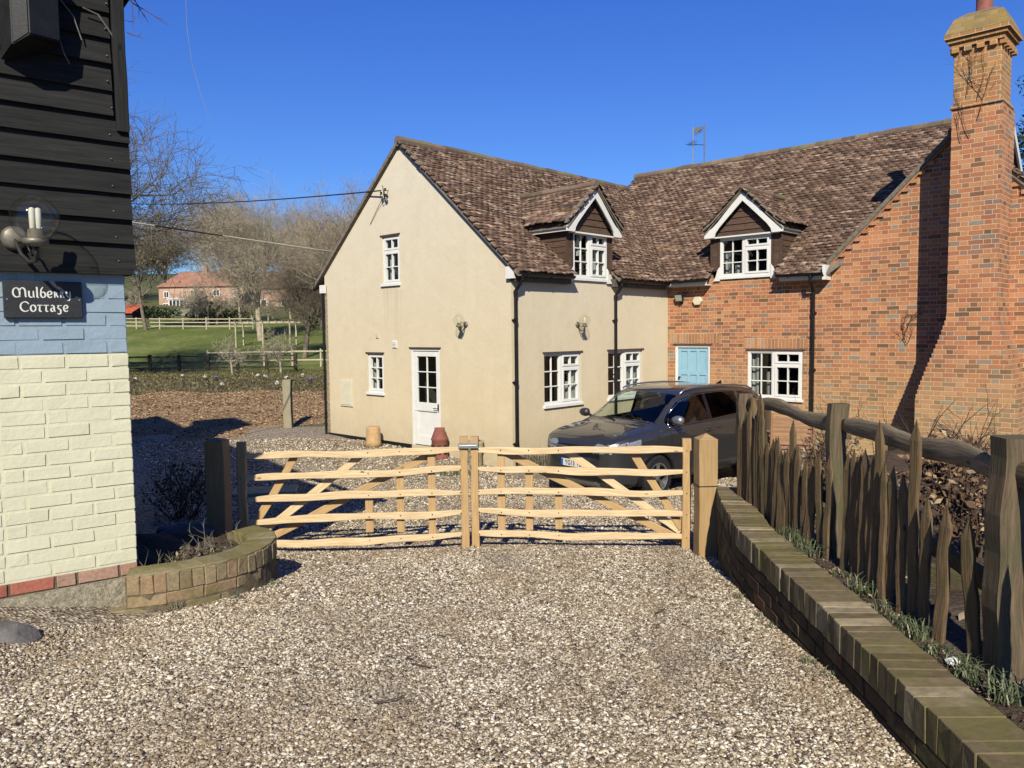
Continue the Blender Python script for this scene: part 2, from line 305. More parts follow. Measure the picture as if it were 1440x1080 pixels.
M['soil'] = m_ground('garden_soil', [(.05, .035, .025), (.10, .072, .05), (.16, .12, .085)], 5, 30, 1, .05)
def m_field():
    mt, nt, bs = mat('meadow'); v = coords(nt, 'POS')
    a = noise(nt, v, .35, 8, .7); b1_ = noise(nt, coords(nt, 'POS', (1, .35, 1)), 3, 8, .75); b2_ = noise(nt, coords(nt, 'POS', (.6, .25, 1)), .45, 5, .6)
    bm_ = N(nt, 'ShaderNodeMath', operation='MULTIPLY_ADD'); L(nt, b2_, bm_.inputs[0]); bm_.inputs[1].default_value = .9; L(nt, b1_, bm_.inputs[2]); bs_ = N(nt, 'ShaderNodeMath', operation='SUBTRACT'); L(nt, bm_.outputs[0], bs_.inputs[0]); bs_.inputs[1].default_value = .45; b = bs_.outputs[0]
    sx = N(nt, 'ShaderNodeSeparateXYZ'); L(nt, v, sx.inputs[0])
    gr = ramp(nt, [(.25, (.085, .11, .018)), (.5, (.135, .17, .035)), (.72, (.23, .24, .08))]); L(nt, b, gr.inputs[0])
    br = ramp(nt, [(.3, (.06, .065, .02)), (.55, (.14, .125, .055)), (.75, (.24, .20, .11))]); L(nt, b, br.inputs[0])
    mr = N(nt, 'ShaderNodeMapRange'); L(nt, sx.outputs[1], mr.inputs[0]); mr.inputs[1].default_value = 40; mr.inputs[2].default_value = 54
    ad = N(nt, 'ShaderNodeMath', operation='MULTIPLY_ADD'); L(nt, a, ad.inputs[0]); ad.inputs[1].default_value = .9; L(nt, mr.outputs[0], ad.inputs[2])
    r3 = ramp(nt, [(.55, (0, 0, 0)), (.85, (1, 1, 1))]); L(nt, ad.outputs[0], r3.inputs[0])
    c = mix(nt, br.outputs[0], gr.outputs[0], r3.outputs[0])
    # winter scrub beyond the paddock
    m2 = N(nt, 'ShaderNodeMapRange'); L(nt, sx.outputs[1], m2.inputs[0]); m2.inputs[1].default_value = 90; m2.inputs[2].default_value = 120
    m3 = N(nt, 'ShaderNodeMath', operation='MULTIPLY'); L(nt, m2.outputs[0], m3.inputs[0]); m3.inputs[1].default_value = .7
    c = mix(nt, c, (.09, .085, .04), m3.outputs[0])
    L(nt, c, bs.inputs['Base Color']); bs.inputs['Roughness'].default_value = 1
    bump(nt, bs, b, .8, .08); return mt
M['field'] = m_field()
def m_paint():
    mt, nt, bs = mat('car_paint')
    v = coords(nt, 'Object'); f = noise(nt, v, 400, 2)
    rp = ramp(nt, [(.3, (.045, .045, .047)), (.7, (.085, .085, .088))]); L(nt, f, rp.inputs[0]); L(nt, rp.outputs[0], bs.inputs['Base Color'])
    bs.inputs['Metallic'].default_value = .6; bs.inputs['Roughness'].default_value = .42
    bs.inputs['Coat Weight'].default_value = 1; bs.inputs['Coat Roughness'].default_value = .03; return mt
M['paint'] = m_paint()
M['chrome'] = m_plain('chrome', (.7, .7, .72), .15, 1, var=.02)
M['silver'] = m_plain('silver_trim', (.45, .46, .48), .3, .8, var=.05)
M['rubber'] = m_plain('tyre_rubber', (.018, .018, .018), .85, var=.3)
M['seatcloth'] = m_plain('car_interior', (.03, .03, .034), .85, var=.2)
M['lamp'] = m_plain('headlamp_reflector', (.42, .43, .45), .25, .5, var=.5, scale=60, bmp=1.0, bscale=25)
M['slate'] = m_plain('slate_plaque', (.035, .037, .042), .5, var=.25, scale=12, bmp=.2)
M['signwhite'] = m_plain('white_lettering', (.75, .75, .72), .6, var=.03)
M['signblack'] = m_plain('black_lettering', (.015, .015, .02), .6, var=.03)
M['plateblue'] = m_plain('plate_blue', (.03, .12, .45), .5, var=.03)
M['farbrick'] = m_plain('distant_brick', (.50, .33, .25), .9, var=.12, scale=.6)
M['farroof'] = m_plain('distant_tiles', (.34, .17, .12), .9, var=.2, scale=.8)
M['farroof2'] = m_plain('distant_brown_tiles', (.20, .12, .085), .9, var=.2, scale=.8)
M['darkglass'] = m_plain('distant_windows', (.03, .035, .04), .15, var=.2)
M['orange'] = m_plain('orange_tin_roof', (.55, .12, .06), .7, var=.1)
M['dull'] = m_plain('dull_concrete_panel', (.30, .29, .25), .9, var=.2, scale=2)
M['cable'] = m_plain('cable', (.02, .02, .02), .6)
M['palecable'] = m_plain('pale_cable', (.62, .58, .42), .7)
M['box'] = m_plain('black_metal_box', (.016, .017, .019), .55, var=.3, scale=14, bmp=.15)
M['lens'] = m_plain('floodlight_glass', (.40, .42, .36), .25, var=.2, scale=30)
M['alarm'] = m_plain('cream_plastic', (.70, .66, .50), .5, var=.06)
M['petal'] = m_plain('white_petals', (.75, .75, .70), .7, var=.1)
M['petalblue'] = m_plain('blue_petals', (.20, .18, .55), .7, var=.1)

# ------------------------------------------------------------------ mesh helpers
def obj_of(me, name, mats, parent=None):
    o = bpy.data.objects.new(name, me); COL.objects.link(o)
    for mm in (mats if isinstance(mats, (list, tuple)) else [mats]): me.materials.append(M[mm] if isinstance(mm, str) else mm)
    if parent is not None: o.parent = parent
    return o
class MB:
    def __init__(s): s.v = []; s.f = []; s.uv = []; s.mi = []
    def add(s, vs, fs, uvs=None, mi=0):
        b = len(s.v); s.v += [tuple(p) for p in vs]
        for i, f in enumerate(fs):
            s.f.append([b + k for k in f]); s.uv.append(uvs[i] if uvs else None); s.mi.append(mi)
    def box(s, x0, x1, y0, y1, z0, z1, mi=0, jit=0):
        vs = [(x, y, z) for z in (z0, z1) for y in (y0, y1) for x in (x0, x1)]
        if jit: vs = [tuple(c + random.uniform(-jit, jit) for c in p) for p in vs]
        s.add(vs, [(0, 2, 3, 1), (4, 5, 7, 6), (0, 1, 5, 4), (2, 6, 7, 3), (0, 4, 6, 2), (1, 3, 7, 5)], mi=mi)
    def obox(s, c, ax, ay, az, hx, hy, hz, mi=0, jit=0):
        c = Vector(c); vs = []
        for k in (-1, 1):
            for j in (-1, 1):
                for i in (-1, 1):
                    p = c + ax * (i * hx) + ay * (j * hy) + az * (k * hz)
                    if jit: p = p + Vector([random.uniform(-jit, jit) for _ in range(3)])
                    vs.append(tuple(p))
        s.add(vs, [(0, 2, 3, 1), (4, 5, 7, 6), (0, 1, 5, 4), (2, 6, 7, 3), (0, 4, 6, 2), (1, 3, 7, 5)], mi=mi)
    def tube(s, pts, rad, n=8, cap=True, mi=0):
        pts = [Vector(p) for p in pts]
        if not isinstance(rad, (list, tuple)): rad = [rad] * len(pts)
        d0 = (pts[1] - pts[0]).normalized(); a = d0.orthogonal().normalized()
        vs = []; ln = 0; us = []
        for i, p in enumerate(pts):
            d = (pts[min(i + 1, len(pts) - 1)] - pts[max(i - 1, 0)])
            if d.length < 1e-9: d = d0
            d.normalize(); a = (a - d * a.dot(d));
            if a.length < 1e-6: a = d.orthogonal()
            a.normalize(); b = d.cross(a)
            if i: ln += (p - pts[i - 1]).length
            us.append(ln)
            for k in range(n):
                t = 2 * PI * k / n; vs.append(tuple(p + (a * math.cos(t) + b * math.sin(t)) * rad[i]))
        fs = []; uvs = []
        for i in range(len(pts) - 1):
            for k in range(n):
                k2 = (k + 1) % n; fs.append((i * n + k, i * n + k2, (i + 1) * n + k2, (i + 1) * n + k))
                w = 2 * PI * rad[i] / n
                uvs.append([(us[i], k * w), (us[i], (k + 1) * w), (us[i + 1], (k + 1) * w), (us[i + 1], k * w)])
        if cap:
            fs.append(tuple(range(n))[::-1]); uvs.append([(0, 0)] * n)
            e = (len(pts) - 1) * n; fs.append(tuple(range(e, e + n))); uvs.append([(0, 0)] * n)
        s.add(vs, fs, uvs, mi)
    def lathe(s, prof, c=(0, 0, 0), n=20, mi=0, axis='z'):
        vs = []
        for (r, z) in prof:
            for k in range(n):
                t = 2 * PI * k / n
                if axis == 'z': vs.append((c[0] + r * math.cos(t), c[1] + r * math.sin(t), c[2] + z))
                elif axis == 'y': vs.append((c[0] + r * math.cos(t), c[1] + z, c[2] + r * math.sin(t)))
                else: vs.append((c[0] + z, c[1] + r * math.cos(t), c[2] + r * math.sin(t)))
        fs = [(i * n + k, i * n + (k + 1) % n, (i + 1) * n + (k + 1) % n, (i + 1) * n + k) for i in range(len(prof) - 1) for k in range(n)]
        s.add(vs, fs, mi=mi)
    def prism(s, poly, lo, hi, axis='y', mi=0):
        """poly in the two other axes, extruded from lo to hi along axis"""
        n = len(poly)
        def P(p, t): return {'y': (p[0], t, p[1]), 'x': (t, p[0], p[1]), 'z': (p[0], p[1], t)}[axis]
        vs = [P(p, lo) for p in poly] + [P(p, hi) for p in poly]
        fs = [tuple(range(n)), tuple(range(2 * n - 1, n - 1, -1))] + [(i, n + i, n + (i + 1) % n, (i + 1) % n) for i in range(n)]
        s.add(vs, fs, mi=mi)
    def plank(s, p0, p1, w, t, up=(0, 0, 1), wob=0, seg=1, wv=0, seed=0, taper=0, point=0, mi=0, chamf=.15):
        """a cleft board from p0 to p1: width w along up, thickness t, wandering line, changing width; u runs along it"""
        rg = random.Random(seed); p0 = Vector(p0); p1 = Vector(p1); d = p1 - p0; Ln = d.length; d.normalize()
        up = Vector(up); up = (up - d * up.dot(d)).normalized(); sd = d.cross(up)
        a1, a2, a3 = [rg.uniform(0, 6) for _ in range(3)]; q1, q2 = rg.uniform(.6, 1.4), rg.uniform(2, 3.6)
        vs = []; us = []; ww = []
        for i in range(seg + 1):
            f = i / seg
            o1 = wob * (math.sin(a1 + f * 6.28 * q1) + .5 * math.sin(a2 + f * 6.28 * q2)); o2 = wob * .5 * math.sin(a3 + f * 5)
            hw = w / 2 * (1 + wv * math.sin(a2 * 2 + f * 9 * q1) + wv * .6 * math.sin(a3 + f * 19)); ht = t / 2
            if taper: hw *= 1 - taper * max(0, abs(f - .5) * 2 - .75) / .25; 
            if point and f == 1: hw *= .08; ht *= .4
            c = p0 + d * (Ln * f) + up * o1 + sd * o2
            k = 1 - chamf
            for (a, b) in ((-1, -k), (-k, -1), (k, -1), (1, -k), (1, k), (k, 1), (-k, 1), (-1, k)):
                vs.append(tuple(c + up * hw * a + sd * ht * b))
            us.append(Ln * f); ww.append(hw)
        n = 8; fs = []; uvs = []; off = rg.uniform(0, 9)
        per = [0, t * .1, w * .9, w, w + t, w * 1.1 + t, 1.9 * w + t, 2 * w + t, 2 * w + 2 * t]
        for i in range(seg):
            for k in range(n):
                k2 = (k + 1) % n; fs.append((i * n + k, i * n + k2, (i + 1) * n + k2, (i + 1) * n + k))
                uvs.append([(us[i], off + per[k]), (us[i], off + per[k + 1]), (us[i + 1], off + per[k + 1]), (us[i + 1], off + per[k])])
        fs.append(tuple(range(n))[::-1]); uvs.append([(off, .0)] * n); e = seg * n
        fs.append(tuple(range(e, e + n))); uvs.append([(off, .0)] * n)
        s.add(vs, fs, uvs, mi)
    def build(s, name, mats, parent=None, smooth=False, bevel=0, bseg=1):
        me = bpy.data.meshes.new(name); me.from_pydata(s.v, [], s.f); me.update()
        bm = bmesh.new(); bm.from_mesh(me)
        bmesh.ops.recalc_face_normals(bm, faces=bm.faces)
        ul = bm.loops.layers.uv.new('UVMap'); bm.faces.ensure_lookup_table()
        for i, f in enumerate(bm.faces):
            f.material_index = s.mi[i]
            u = s.uv[i]; nn = f.normal
            if u is None or len(u) != len(f.loops):
                for l in f.loops:
                    p = l.vert.co
                    if abs(nn.z) > .75: l[ul].uv = (p.x, p.y)
                    elif abs(nn.y) >= abs(nn.x): l[ul].uv = (p.x, p.z)
                    else: l[ul].uv = (p.y, p.z)
            else:
                # loops may have been flipped: match by vertex
                mp = {vi: uvc for vi, uvc in zip(s.f[i], u)}
                for l in f.loops: l[ul].uv = mp[l.vert.index]
            f.smooth = smooth
        if bevel: bmesh.ops.bevel(bm, geom=list(bm.edges), offset=bevel, segments=bseg, affect='EDGES', clamp_overlap=True)
        bm.to_mesh(me); bm.free()
        return obj_of(me, name, mats, parent)
def fast_mesh(name, verts, faces, mats, parent=None, k=3):
    """verts (n,3), faces (m,k) numpy -> one mesh"""
    me = bpy.data.meshes.new(name); nv, nf = len(verts), len(faces)
    me.vertices.add(nv); me.vertices.foreach_set('co', np.asarray(verts, np.float32).ravel())
    me.loops.add(nf * k); me.loops.foreach_set('vertex_index', np.asarray(faces, np.int32).ravel())
    me.polygons.add(nf); me.polygons.foreach_set('loop_start', np.arange(0, nf * k, k, dtype=np.int32))
    me.polygons.foreach_set('loop_total', np.full(nf, k, np.int32))
    me.update(calc_edges=True); me.validate()
    return obj_of(me, name, mats, parent)
def tag(o, label=None, cat=None, group=None, kind=None):
    if label: o['label'] = label
    if cat: o['category'] = cat
    if group: o['group'] = group
    if kind: o['kind'] = kind
    return o
def empty(name, loc=(0, 0, 0), rz=0, **kw):
    o = bpy.data.objects.new(name, None); COL.objects.link(o); o.location = loc; o.rotation_euler = (0, 0, rz)
    o.empty_display_size = .1; tag(o, **kw); return o
def copy_tree(o, parent=None):
    c = o.copy(); COL.objects.link(c)
    if parent: c.parent = parent
    for ch in [x for x in o.children]: copy_tree(ch, c)
    return c

# ------------------------------------------------------------------ ground
GY = [-12, 0, 2.85, 3.6, 5.35, 7.3, 9, 11, 12.5, 14.5, 16.2, 19, 30, 52, 60, 87, 137, 200, 300, 500, 900]
GZ = [.95, .75, .60, .55, .40, .17, -.02, -.26, -.37, -.37, -.24, -.18, -.12, -.14, .3, 3.3, 7.3, 16, 27, 33, 37]
def zg(y): return float(np.interp(y, GY, GZ))
def xb(y): return float(np.interp(y, [-12, 5.2, 6.6, 8.5, 11, 12.5, 15, 18], [1.70, 1.74, 1.88, 2.2, 3.3, 4.6, 7.2, 10]))
def zsoil(x, y):
    t = min(1, max(0, (x - xb(y)) / .7 + (1 if y < 5.9 else max(0, (6.6 - y) / .7)))); tgt = float(np.interp(y, [5, 7, 9, 12, 14, 16], [.81, .62, .36, .12, 0, -.1]))
    return zg(y) + (tgt - zg(y)) * t
def axis_pts(*segs):
    out = []
    for a, b, st in segs:
        n = max(1, round((b - a) / st)); out += [a + (b - a) * i / n for i in range(n)]
    out.append(segs[-1][1]); return out
def sheet(name, xs, ys, zf, keep, mt, label_kind='structure'):
    mb = MB(); idx = {}
    def vid(i, j):
        if (i, j) not in idx: idx[(i, j)] = len(mb.v); mb.v.append((xs[i], ys[j], zf(xs[i], ys[j])))
        return idx[(i, j)]
    for j in range(len(ys) - 1):
        for i in range(len(xs) - 1):
            if keep((xs[i] + xs[i + 1]) / 2, (ys[j] + ys[j + 1]) / 2):
                mb.f.append([vid(i, j), vid(i + 1, j), vid(i + 1, j + 1), vid(i, j + 1)]); mb.uv.append(None); mb.mi.append(0)
    o = mb.build(name, mt, smooth=True); tag(o, kind=label_kind); return o
XS = axis_pts((-400, -60, 40), (-60, -14, 4), (-14, -4.5, .35), (-4.5, 3, .12), (3, 14, .35), (14, 60, 4), (60, 400, 40))
YS = axis_pts((-12, 1, 1), (1, 2, .35), (2, 9, .12), (9, 20, .35), (20, 60, 2), (60, 140, 6), (140, 900, 60))
def rise(x, y): return .15 * min(1, max(0, (-2.4 - x) / .65)) * min(1, max(0, (5.6 - y) / .8))
def bumpy(x, y): return .012 * math.sin(x * 2.3 + y * 1.1) + .01 * math.sin(y * 3.1 - x * 1.7) + rise(x, y)
def fz(x, y):
    z = zg(y) + (bumpy(x, y) if y < 20 else 0)
    if y > 40: z += .5 * math.sin(x * .06) * min(1, (y - 40) / 60)
    return z
sheet('gravel_drive', XS, YS, fz, lambda x, y: y < 20 and -14 < x < 14, 'gravel')
sheet('field', XS, YS, fz, lambda x, y: not (y < 20 and -14 < x < 14), 'field')
SX = axis_pts((1.66, 4, .12), (4, 14, .5)); SY = axis_pts((-3, 7, .25), (7, 18, .35))
mb = MB()
for j in range(len(SY) - 1):
    for i in range(len(SX) - 1):
        x0, x1, y0, y1 = SX[i], SX[i + 1], SY[j], SY[j + 1]
        if (x0 + x1) / 2 < xb((y0 + y1) / 2) - .05: continue
        vs = [(x, y, zsoil(x, y) + .02 * math.sin(x * 9) * math.sin(y * 7) + .004) for x, y in ((x0, y0), (x1, y0), (x1, y1), (x0, y1))]
        mb.add(vs, [(0, 1, 2, 3)])
o = mb.build('garden_soil', 'soil', smooth=True); tag(o, kind='structure')

# loose gravel stones, one mesh
rs = np.random.RandomState(5)
def stones(n, xr, yr, smin, smax, zf, inside):
    x = rs.uniform(xr[0], xr[1], n); y = rs.uniform(yr[0], yr[1], n)
    k = inside(x, y); x, y = x[k], y[k]; n = len(x)
    s = rs.uniform(smin, smax, n) * (1 + .8 * rs.rand(n) ** 4)
    base = np.array([[1, 0, 0], [-1, 0, 0], [0, 1, 0], [0, -1, 0], [0, 0, 1], [0, 0, -1]], float)
    v = base[None] * (1 + rs.uniform(-.3, .3, (n, 6, 1))) + rs.uniform(-.25, .25, (n, 6, 3))
    v[:, :, 0] *= rs.uniform(.8, 1.9, (n, 1)); v[:, :, 2] *= rs.uniform(.35, .7, (n, 1))
    v *= s[:, None, None]
    t = rs.uniform(-.5, .5, n); c, q = np.cos(t), np.sin(t)
    vy, vz = v[:, :, 1] * c[:, None] - v[:, :, 2] * q[:, None], v[:, :, 1] * q[:, None] + v[:, :, 2] * c[:, None]
    v[:, :, 1], v[:, :, 2] = vy, vz
    t = rs.uniform(0, 6.28, n); c, q = np.cos(t), np.sin(t)
    vx, vy = v[:, :, 0] * c[:, None] - v[:, :, 1] * q[:, None], v[:, :, 0] * q[:, None] + v[:, :, 1] * c[:, None]
    v[:, :, 0], v[:, :, 1] = vx, vy
    v[:, :, 0] += x[:, None]; v[:, :, 1] += y[:, None]; v[:, :, 2] += (zf(x, y) + s * rs.uniform(-.1, .5, n))[:, None]
    f0 = np.array([[0, 2, 4], [2, 1, 4], [1, 3, 4], [3, 0, 4], [2, 0, 5], [1, 2, 5], [3, 1, 5], [0, 3, 5]])
    return v.reshape(-1, 3), (f0[None] + (np.arange(n) * 6)[:, None, None]).reshape(-1, 3)
def zgn(x, y): return np.interp(y, GY, GZ) + .012 * np.sin(x * 2.3 + y * 1.1) + .01 * np.sin(y * 3.1 - x * 1.7) + .15 * np.clip((-2.4 - x) / .65, 0, 1) * np.clip((5.6 - y) / .8, 0, 1)
def drive(x, y):
    r = np.interp(y, [2, 5.2, 6.6, 8.5, 11, 12.5], [1.46, 1.53, 1.76, 2.2, 3.4, 5])
    l = np.interp(y, [2, 3.2, 4.7, 5, 5.5, 6.3, 8], [-4.0, -4.1, -2.35, -2.0, -1.78, -2.1, -2.7])
    return (x < r) & (x > l)
VV = []; FF = []; b0 = 0
for (n, xr, yr, a, b) in ((215000, (-3.4, 1.75), (2.3, 5.0), .0042, .0088), (150000, (-2.8, 1.9), (4.9, 8.4), .0052, .0105), (80000, (-5.5, 4), (8.2, 13.5), .008, .015), (16000, (-9, 0), (13.2, 17.8), .013, .022)):
    ins = drive if yr[0] < 8 else (lambda x, y: (x < np.interp(y, [8, 11, 13.5, 18], [2.2, 3.3, 5, 5])) & (x > np.interp(y, [8, 9, 14, 18], [-2.9, -4.2, -6.5, -9])))
    v, f = stones(n, xr, yr, a, b, zgn, ins); VV.append(v); FF.append(f + b0); b0 += len(v)
tag(fast_mesh('gravel', np.concatenate(VV), np.concatenate(FF), 'gravelstone'), kind='stuff')

# bark mulch heap beyond the drive, with chips
def mulch_h(x, y):
    a = ((x + 10.5) / 6.2) ** 2 + ((y - 24.5) / 7.2) ** 2
    a += .10 * math.sin(x * 1.9 + y) + .08 * math.sin(y * 2.3 - x)
    return .32 * (1 - a) + (.05 * math.sin(x * 1.3) * math.sin(y * .9) if a < 1 else 0)
mb = MB()
mx = axis_pts((-19, -2.5, .3)); my = axis_pts((16, 34, .35))
for j in range(len(my) - 1):
    for i in range(len(mx) - 1):
        q = [(mx[i], my[j]), (mx[i + 1], my[j]), (mx[i + 1], my[j + 1]), (mx[i], my[j + 1])]
        if max(mulch_h(*p) for p in q) < -.06: continue
        mb.add([(x, y, zg(y) + mulch_h(x, y)) for x, y in q], [(0, 1, 2, 3)])
tag(mb.build('mulch_heap', 'mulch', smooth=True), kind='structure')
n = 46000; x = rs.uniform(-18, -3, n); y = rs.uniform(16.5, 33, n)
h = np.array([mulch_h(a, b) for a, b in zip(x, y)]); k = h > -.03; x, y, h = x[k], y[k], h[k]; n = len(x)
v = np.zeros((n, 4, 3)); L_ = rs.uniform(.015, .04, n); W_ = rs.uniform(.006, .015, n); t = rs.uniform(0, 6.28, n)
for i, (a, b) in enumerate(((-1, -1), (1, -1), (1, 1), (-1, 1))):
    dx, dy = a * L_, b * W_; v[:, i, 0] = x + dx * np.cos(t) - dy * np.sin(t); v[:, i, 1] = y + dx * np.sin(t) + dy * np.cos(t)
    v[:, i, 2] = np.interp(y, GY, GZ) + h + .015 + a * L_ * rs.uniform(-.5, .5, n) * .7 + b * W_ * .6
tag(fast_mesh('bark_chips', v.reshape(-1, 3), np.arange(n * 4).reshape(-1, 4), 'chips', k=4), kind='stuff')

# ------------------------------------------------------------------ the L-shaped house (local x = along the cream gable, local y = away along the courtyard wall)
HO = Vector((0, 14.35, 0))
house = empty('house', HO, -YAW, label='cream rendered and red brick house with tiled roof, two gabled dormers and tall brick chimney', cat='house')
HM = Matrix.Translation(HO) @ Matrix.Rotation(-YAW, 4, 'Z')
def PA(x, z, d): return (x, d, z)
def PB(s, z, d): return (-d, s, z)
WC = 5.286
def PC(x, z, d): return (x, WC + d, z)
def pbox(mb, P, x0, x1, z0, z1, d0, d1, mi=0):
    vs = [P(x, z, d) for d in (d0, d1) for z in (z0, z1) for x in (x0, x1)]
    mb.add(vs, [(0, 1, 3, 2), (4, 6, 7, 5), (0, 4, 5, 1), (2, 3, 7, 6), (0, 2, 6, 4), (1, 5, 7, 3)], mi=mi)
def wall(name, P, x0, x1, z0, z1, holes, mt, clips=(), reveal=.12):
    xs = sorted({x0, x1, *[h[0] for h in holes], *[h[1] for h in holes]}); zs = sorted({z0, z1, *[h[2] for h in holes], *[h[3] for h in holes]})
    bm = bmesh.new()
    for i in range(len(xs) - 1):
        for j in range(len(zs) - 1):
            cx, cz = (xs[i] + xs[i + 1]) / 2, (zs[j] + zs[j + 1]) / 2
            if any(h[0] < cx < h[1] and h[2] < cz < h[3] for h in holes): continue
            bm.faces.new([bm.verts.new((a, 0, b)) for a, b in ((xs[i], zs[j]), (xs[i + 1], zs[j]), (xs[i + 1], zs[j + 1]), (xs[i], zs[j + 1]))])
    for (px, pz, nx, nz) in clips:
        bmesh.ops.bisect_plane(bm, geom=bm.verts[:] + bm.edges[:] + bm.faces[:], plane_co=(px, 0, pz), plane_no=(nx, 0, nz), clear_outer=True)
    for h in holes:
        for (a, b) in (((h[0], h[2]), (h[0], h[3])), ((h[1], h[2]), (h[1], h[3])), ((h[0], h[3]), (h[1], h[3])), ((h[0], h[2]), (h[1], h[2]))):
            bm.faces.new([bm.verts.new(q) for q in ((a[0], 0, a[1]), (b[0], 0, b[1]), (b[0], reveal, b[1]), (a[0], reveal, a[1]))])
    mb = MB()
    for f in bm.faces: mb.add([P(v.co.x, v.co.z, v.co.y) for v in f.verts], [tuple(range(len(f.verts)))])
    bm.free(); return mb.build(name, mt, house)

HA = {'win': (-4.47, -3.88, .90, 1.765), 'up': (-3.85, -3.25, 3.27, 4.29), 'door': (-2.93, -2.01, -.15, 1.885)}
HB = {'w1': (.90, 2.05, .77, 1.785), 'w2': (2.96, 4.24, .77, 1.785)}
HC = {'door': (.19, 1.10, -.2, 1.87), 'w': (2.0, 3.21, .75, 1.76)}
wall('gable_wall', PA, -6.1, 0, -.45, 6.3, list(HA.values()), 'render', clips=((-3.16, 6.13, .864, 1), (-3.16, 6.13, -.864, 1)))
wall('side_wall', PB, 0, WC, -.55, 3.46, list(HB.values()) + [(1.62, 3.04, 3.22, 3.46)], 'render', reveal=.03)
wall('brick_wall', PC, 0.001, 3.72, -.55, 3.42, list(HC.values()) + [(1.15, 2.71, 3.29, 3.42)], 'brick', reveal=.06)
wall('brick_gable', PC, 3.72, 8.1, -.45, 5.7, [], 'brick', clips=((5.92, 5.64, -.972, 1), (5.92, 5.64, .972, 1)))
mb = MB(); mb.box(-6.1, -6.0, .0, 8.3, -.4, 3.35); mb.box(-6.1, 6.05, 12.2, 12.3, -.4, 3.4); mb.box(-3.2, -3.1, 8.3, 12.2, -.4, 3.4); mb.build('rear_wall', 'render', house)
mb = MB(); mb.box(-6.08, -2.95, -.012, -.001, -.45, -.145); mb.build('plinth', 'black', house)

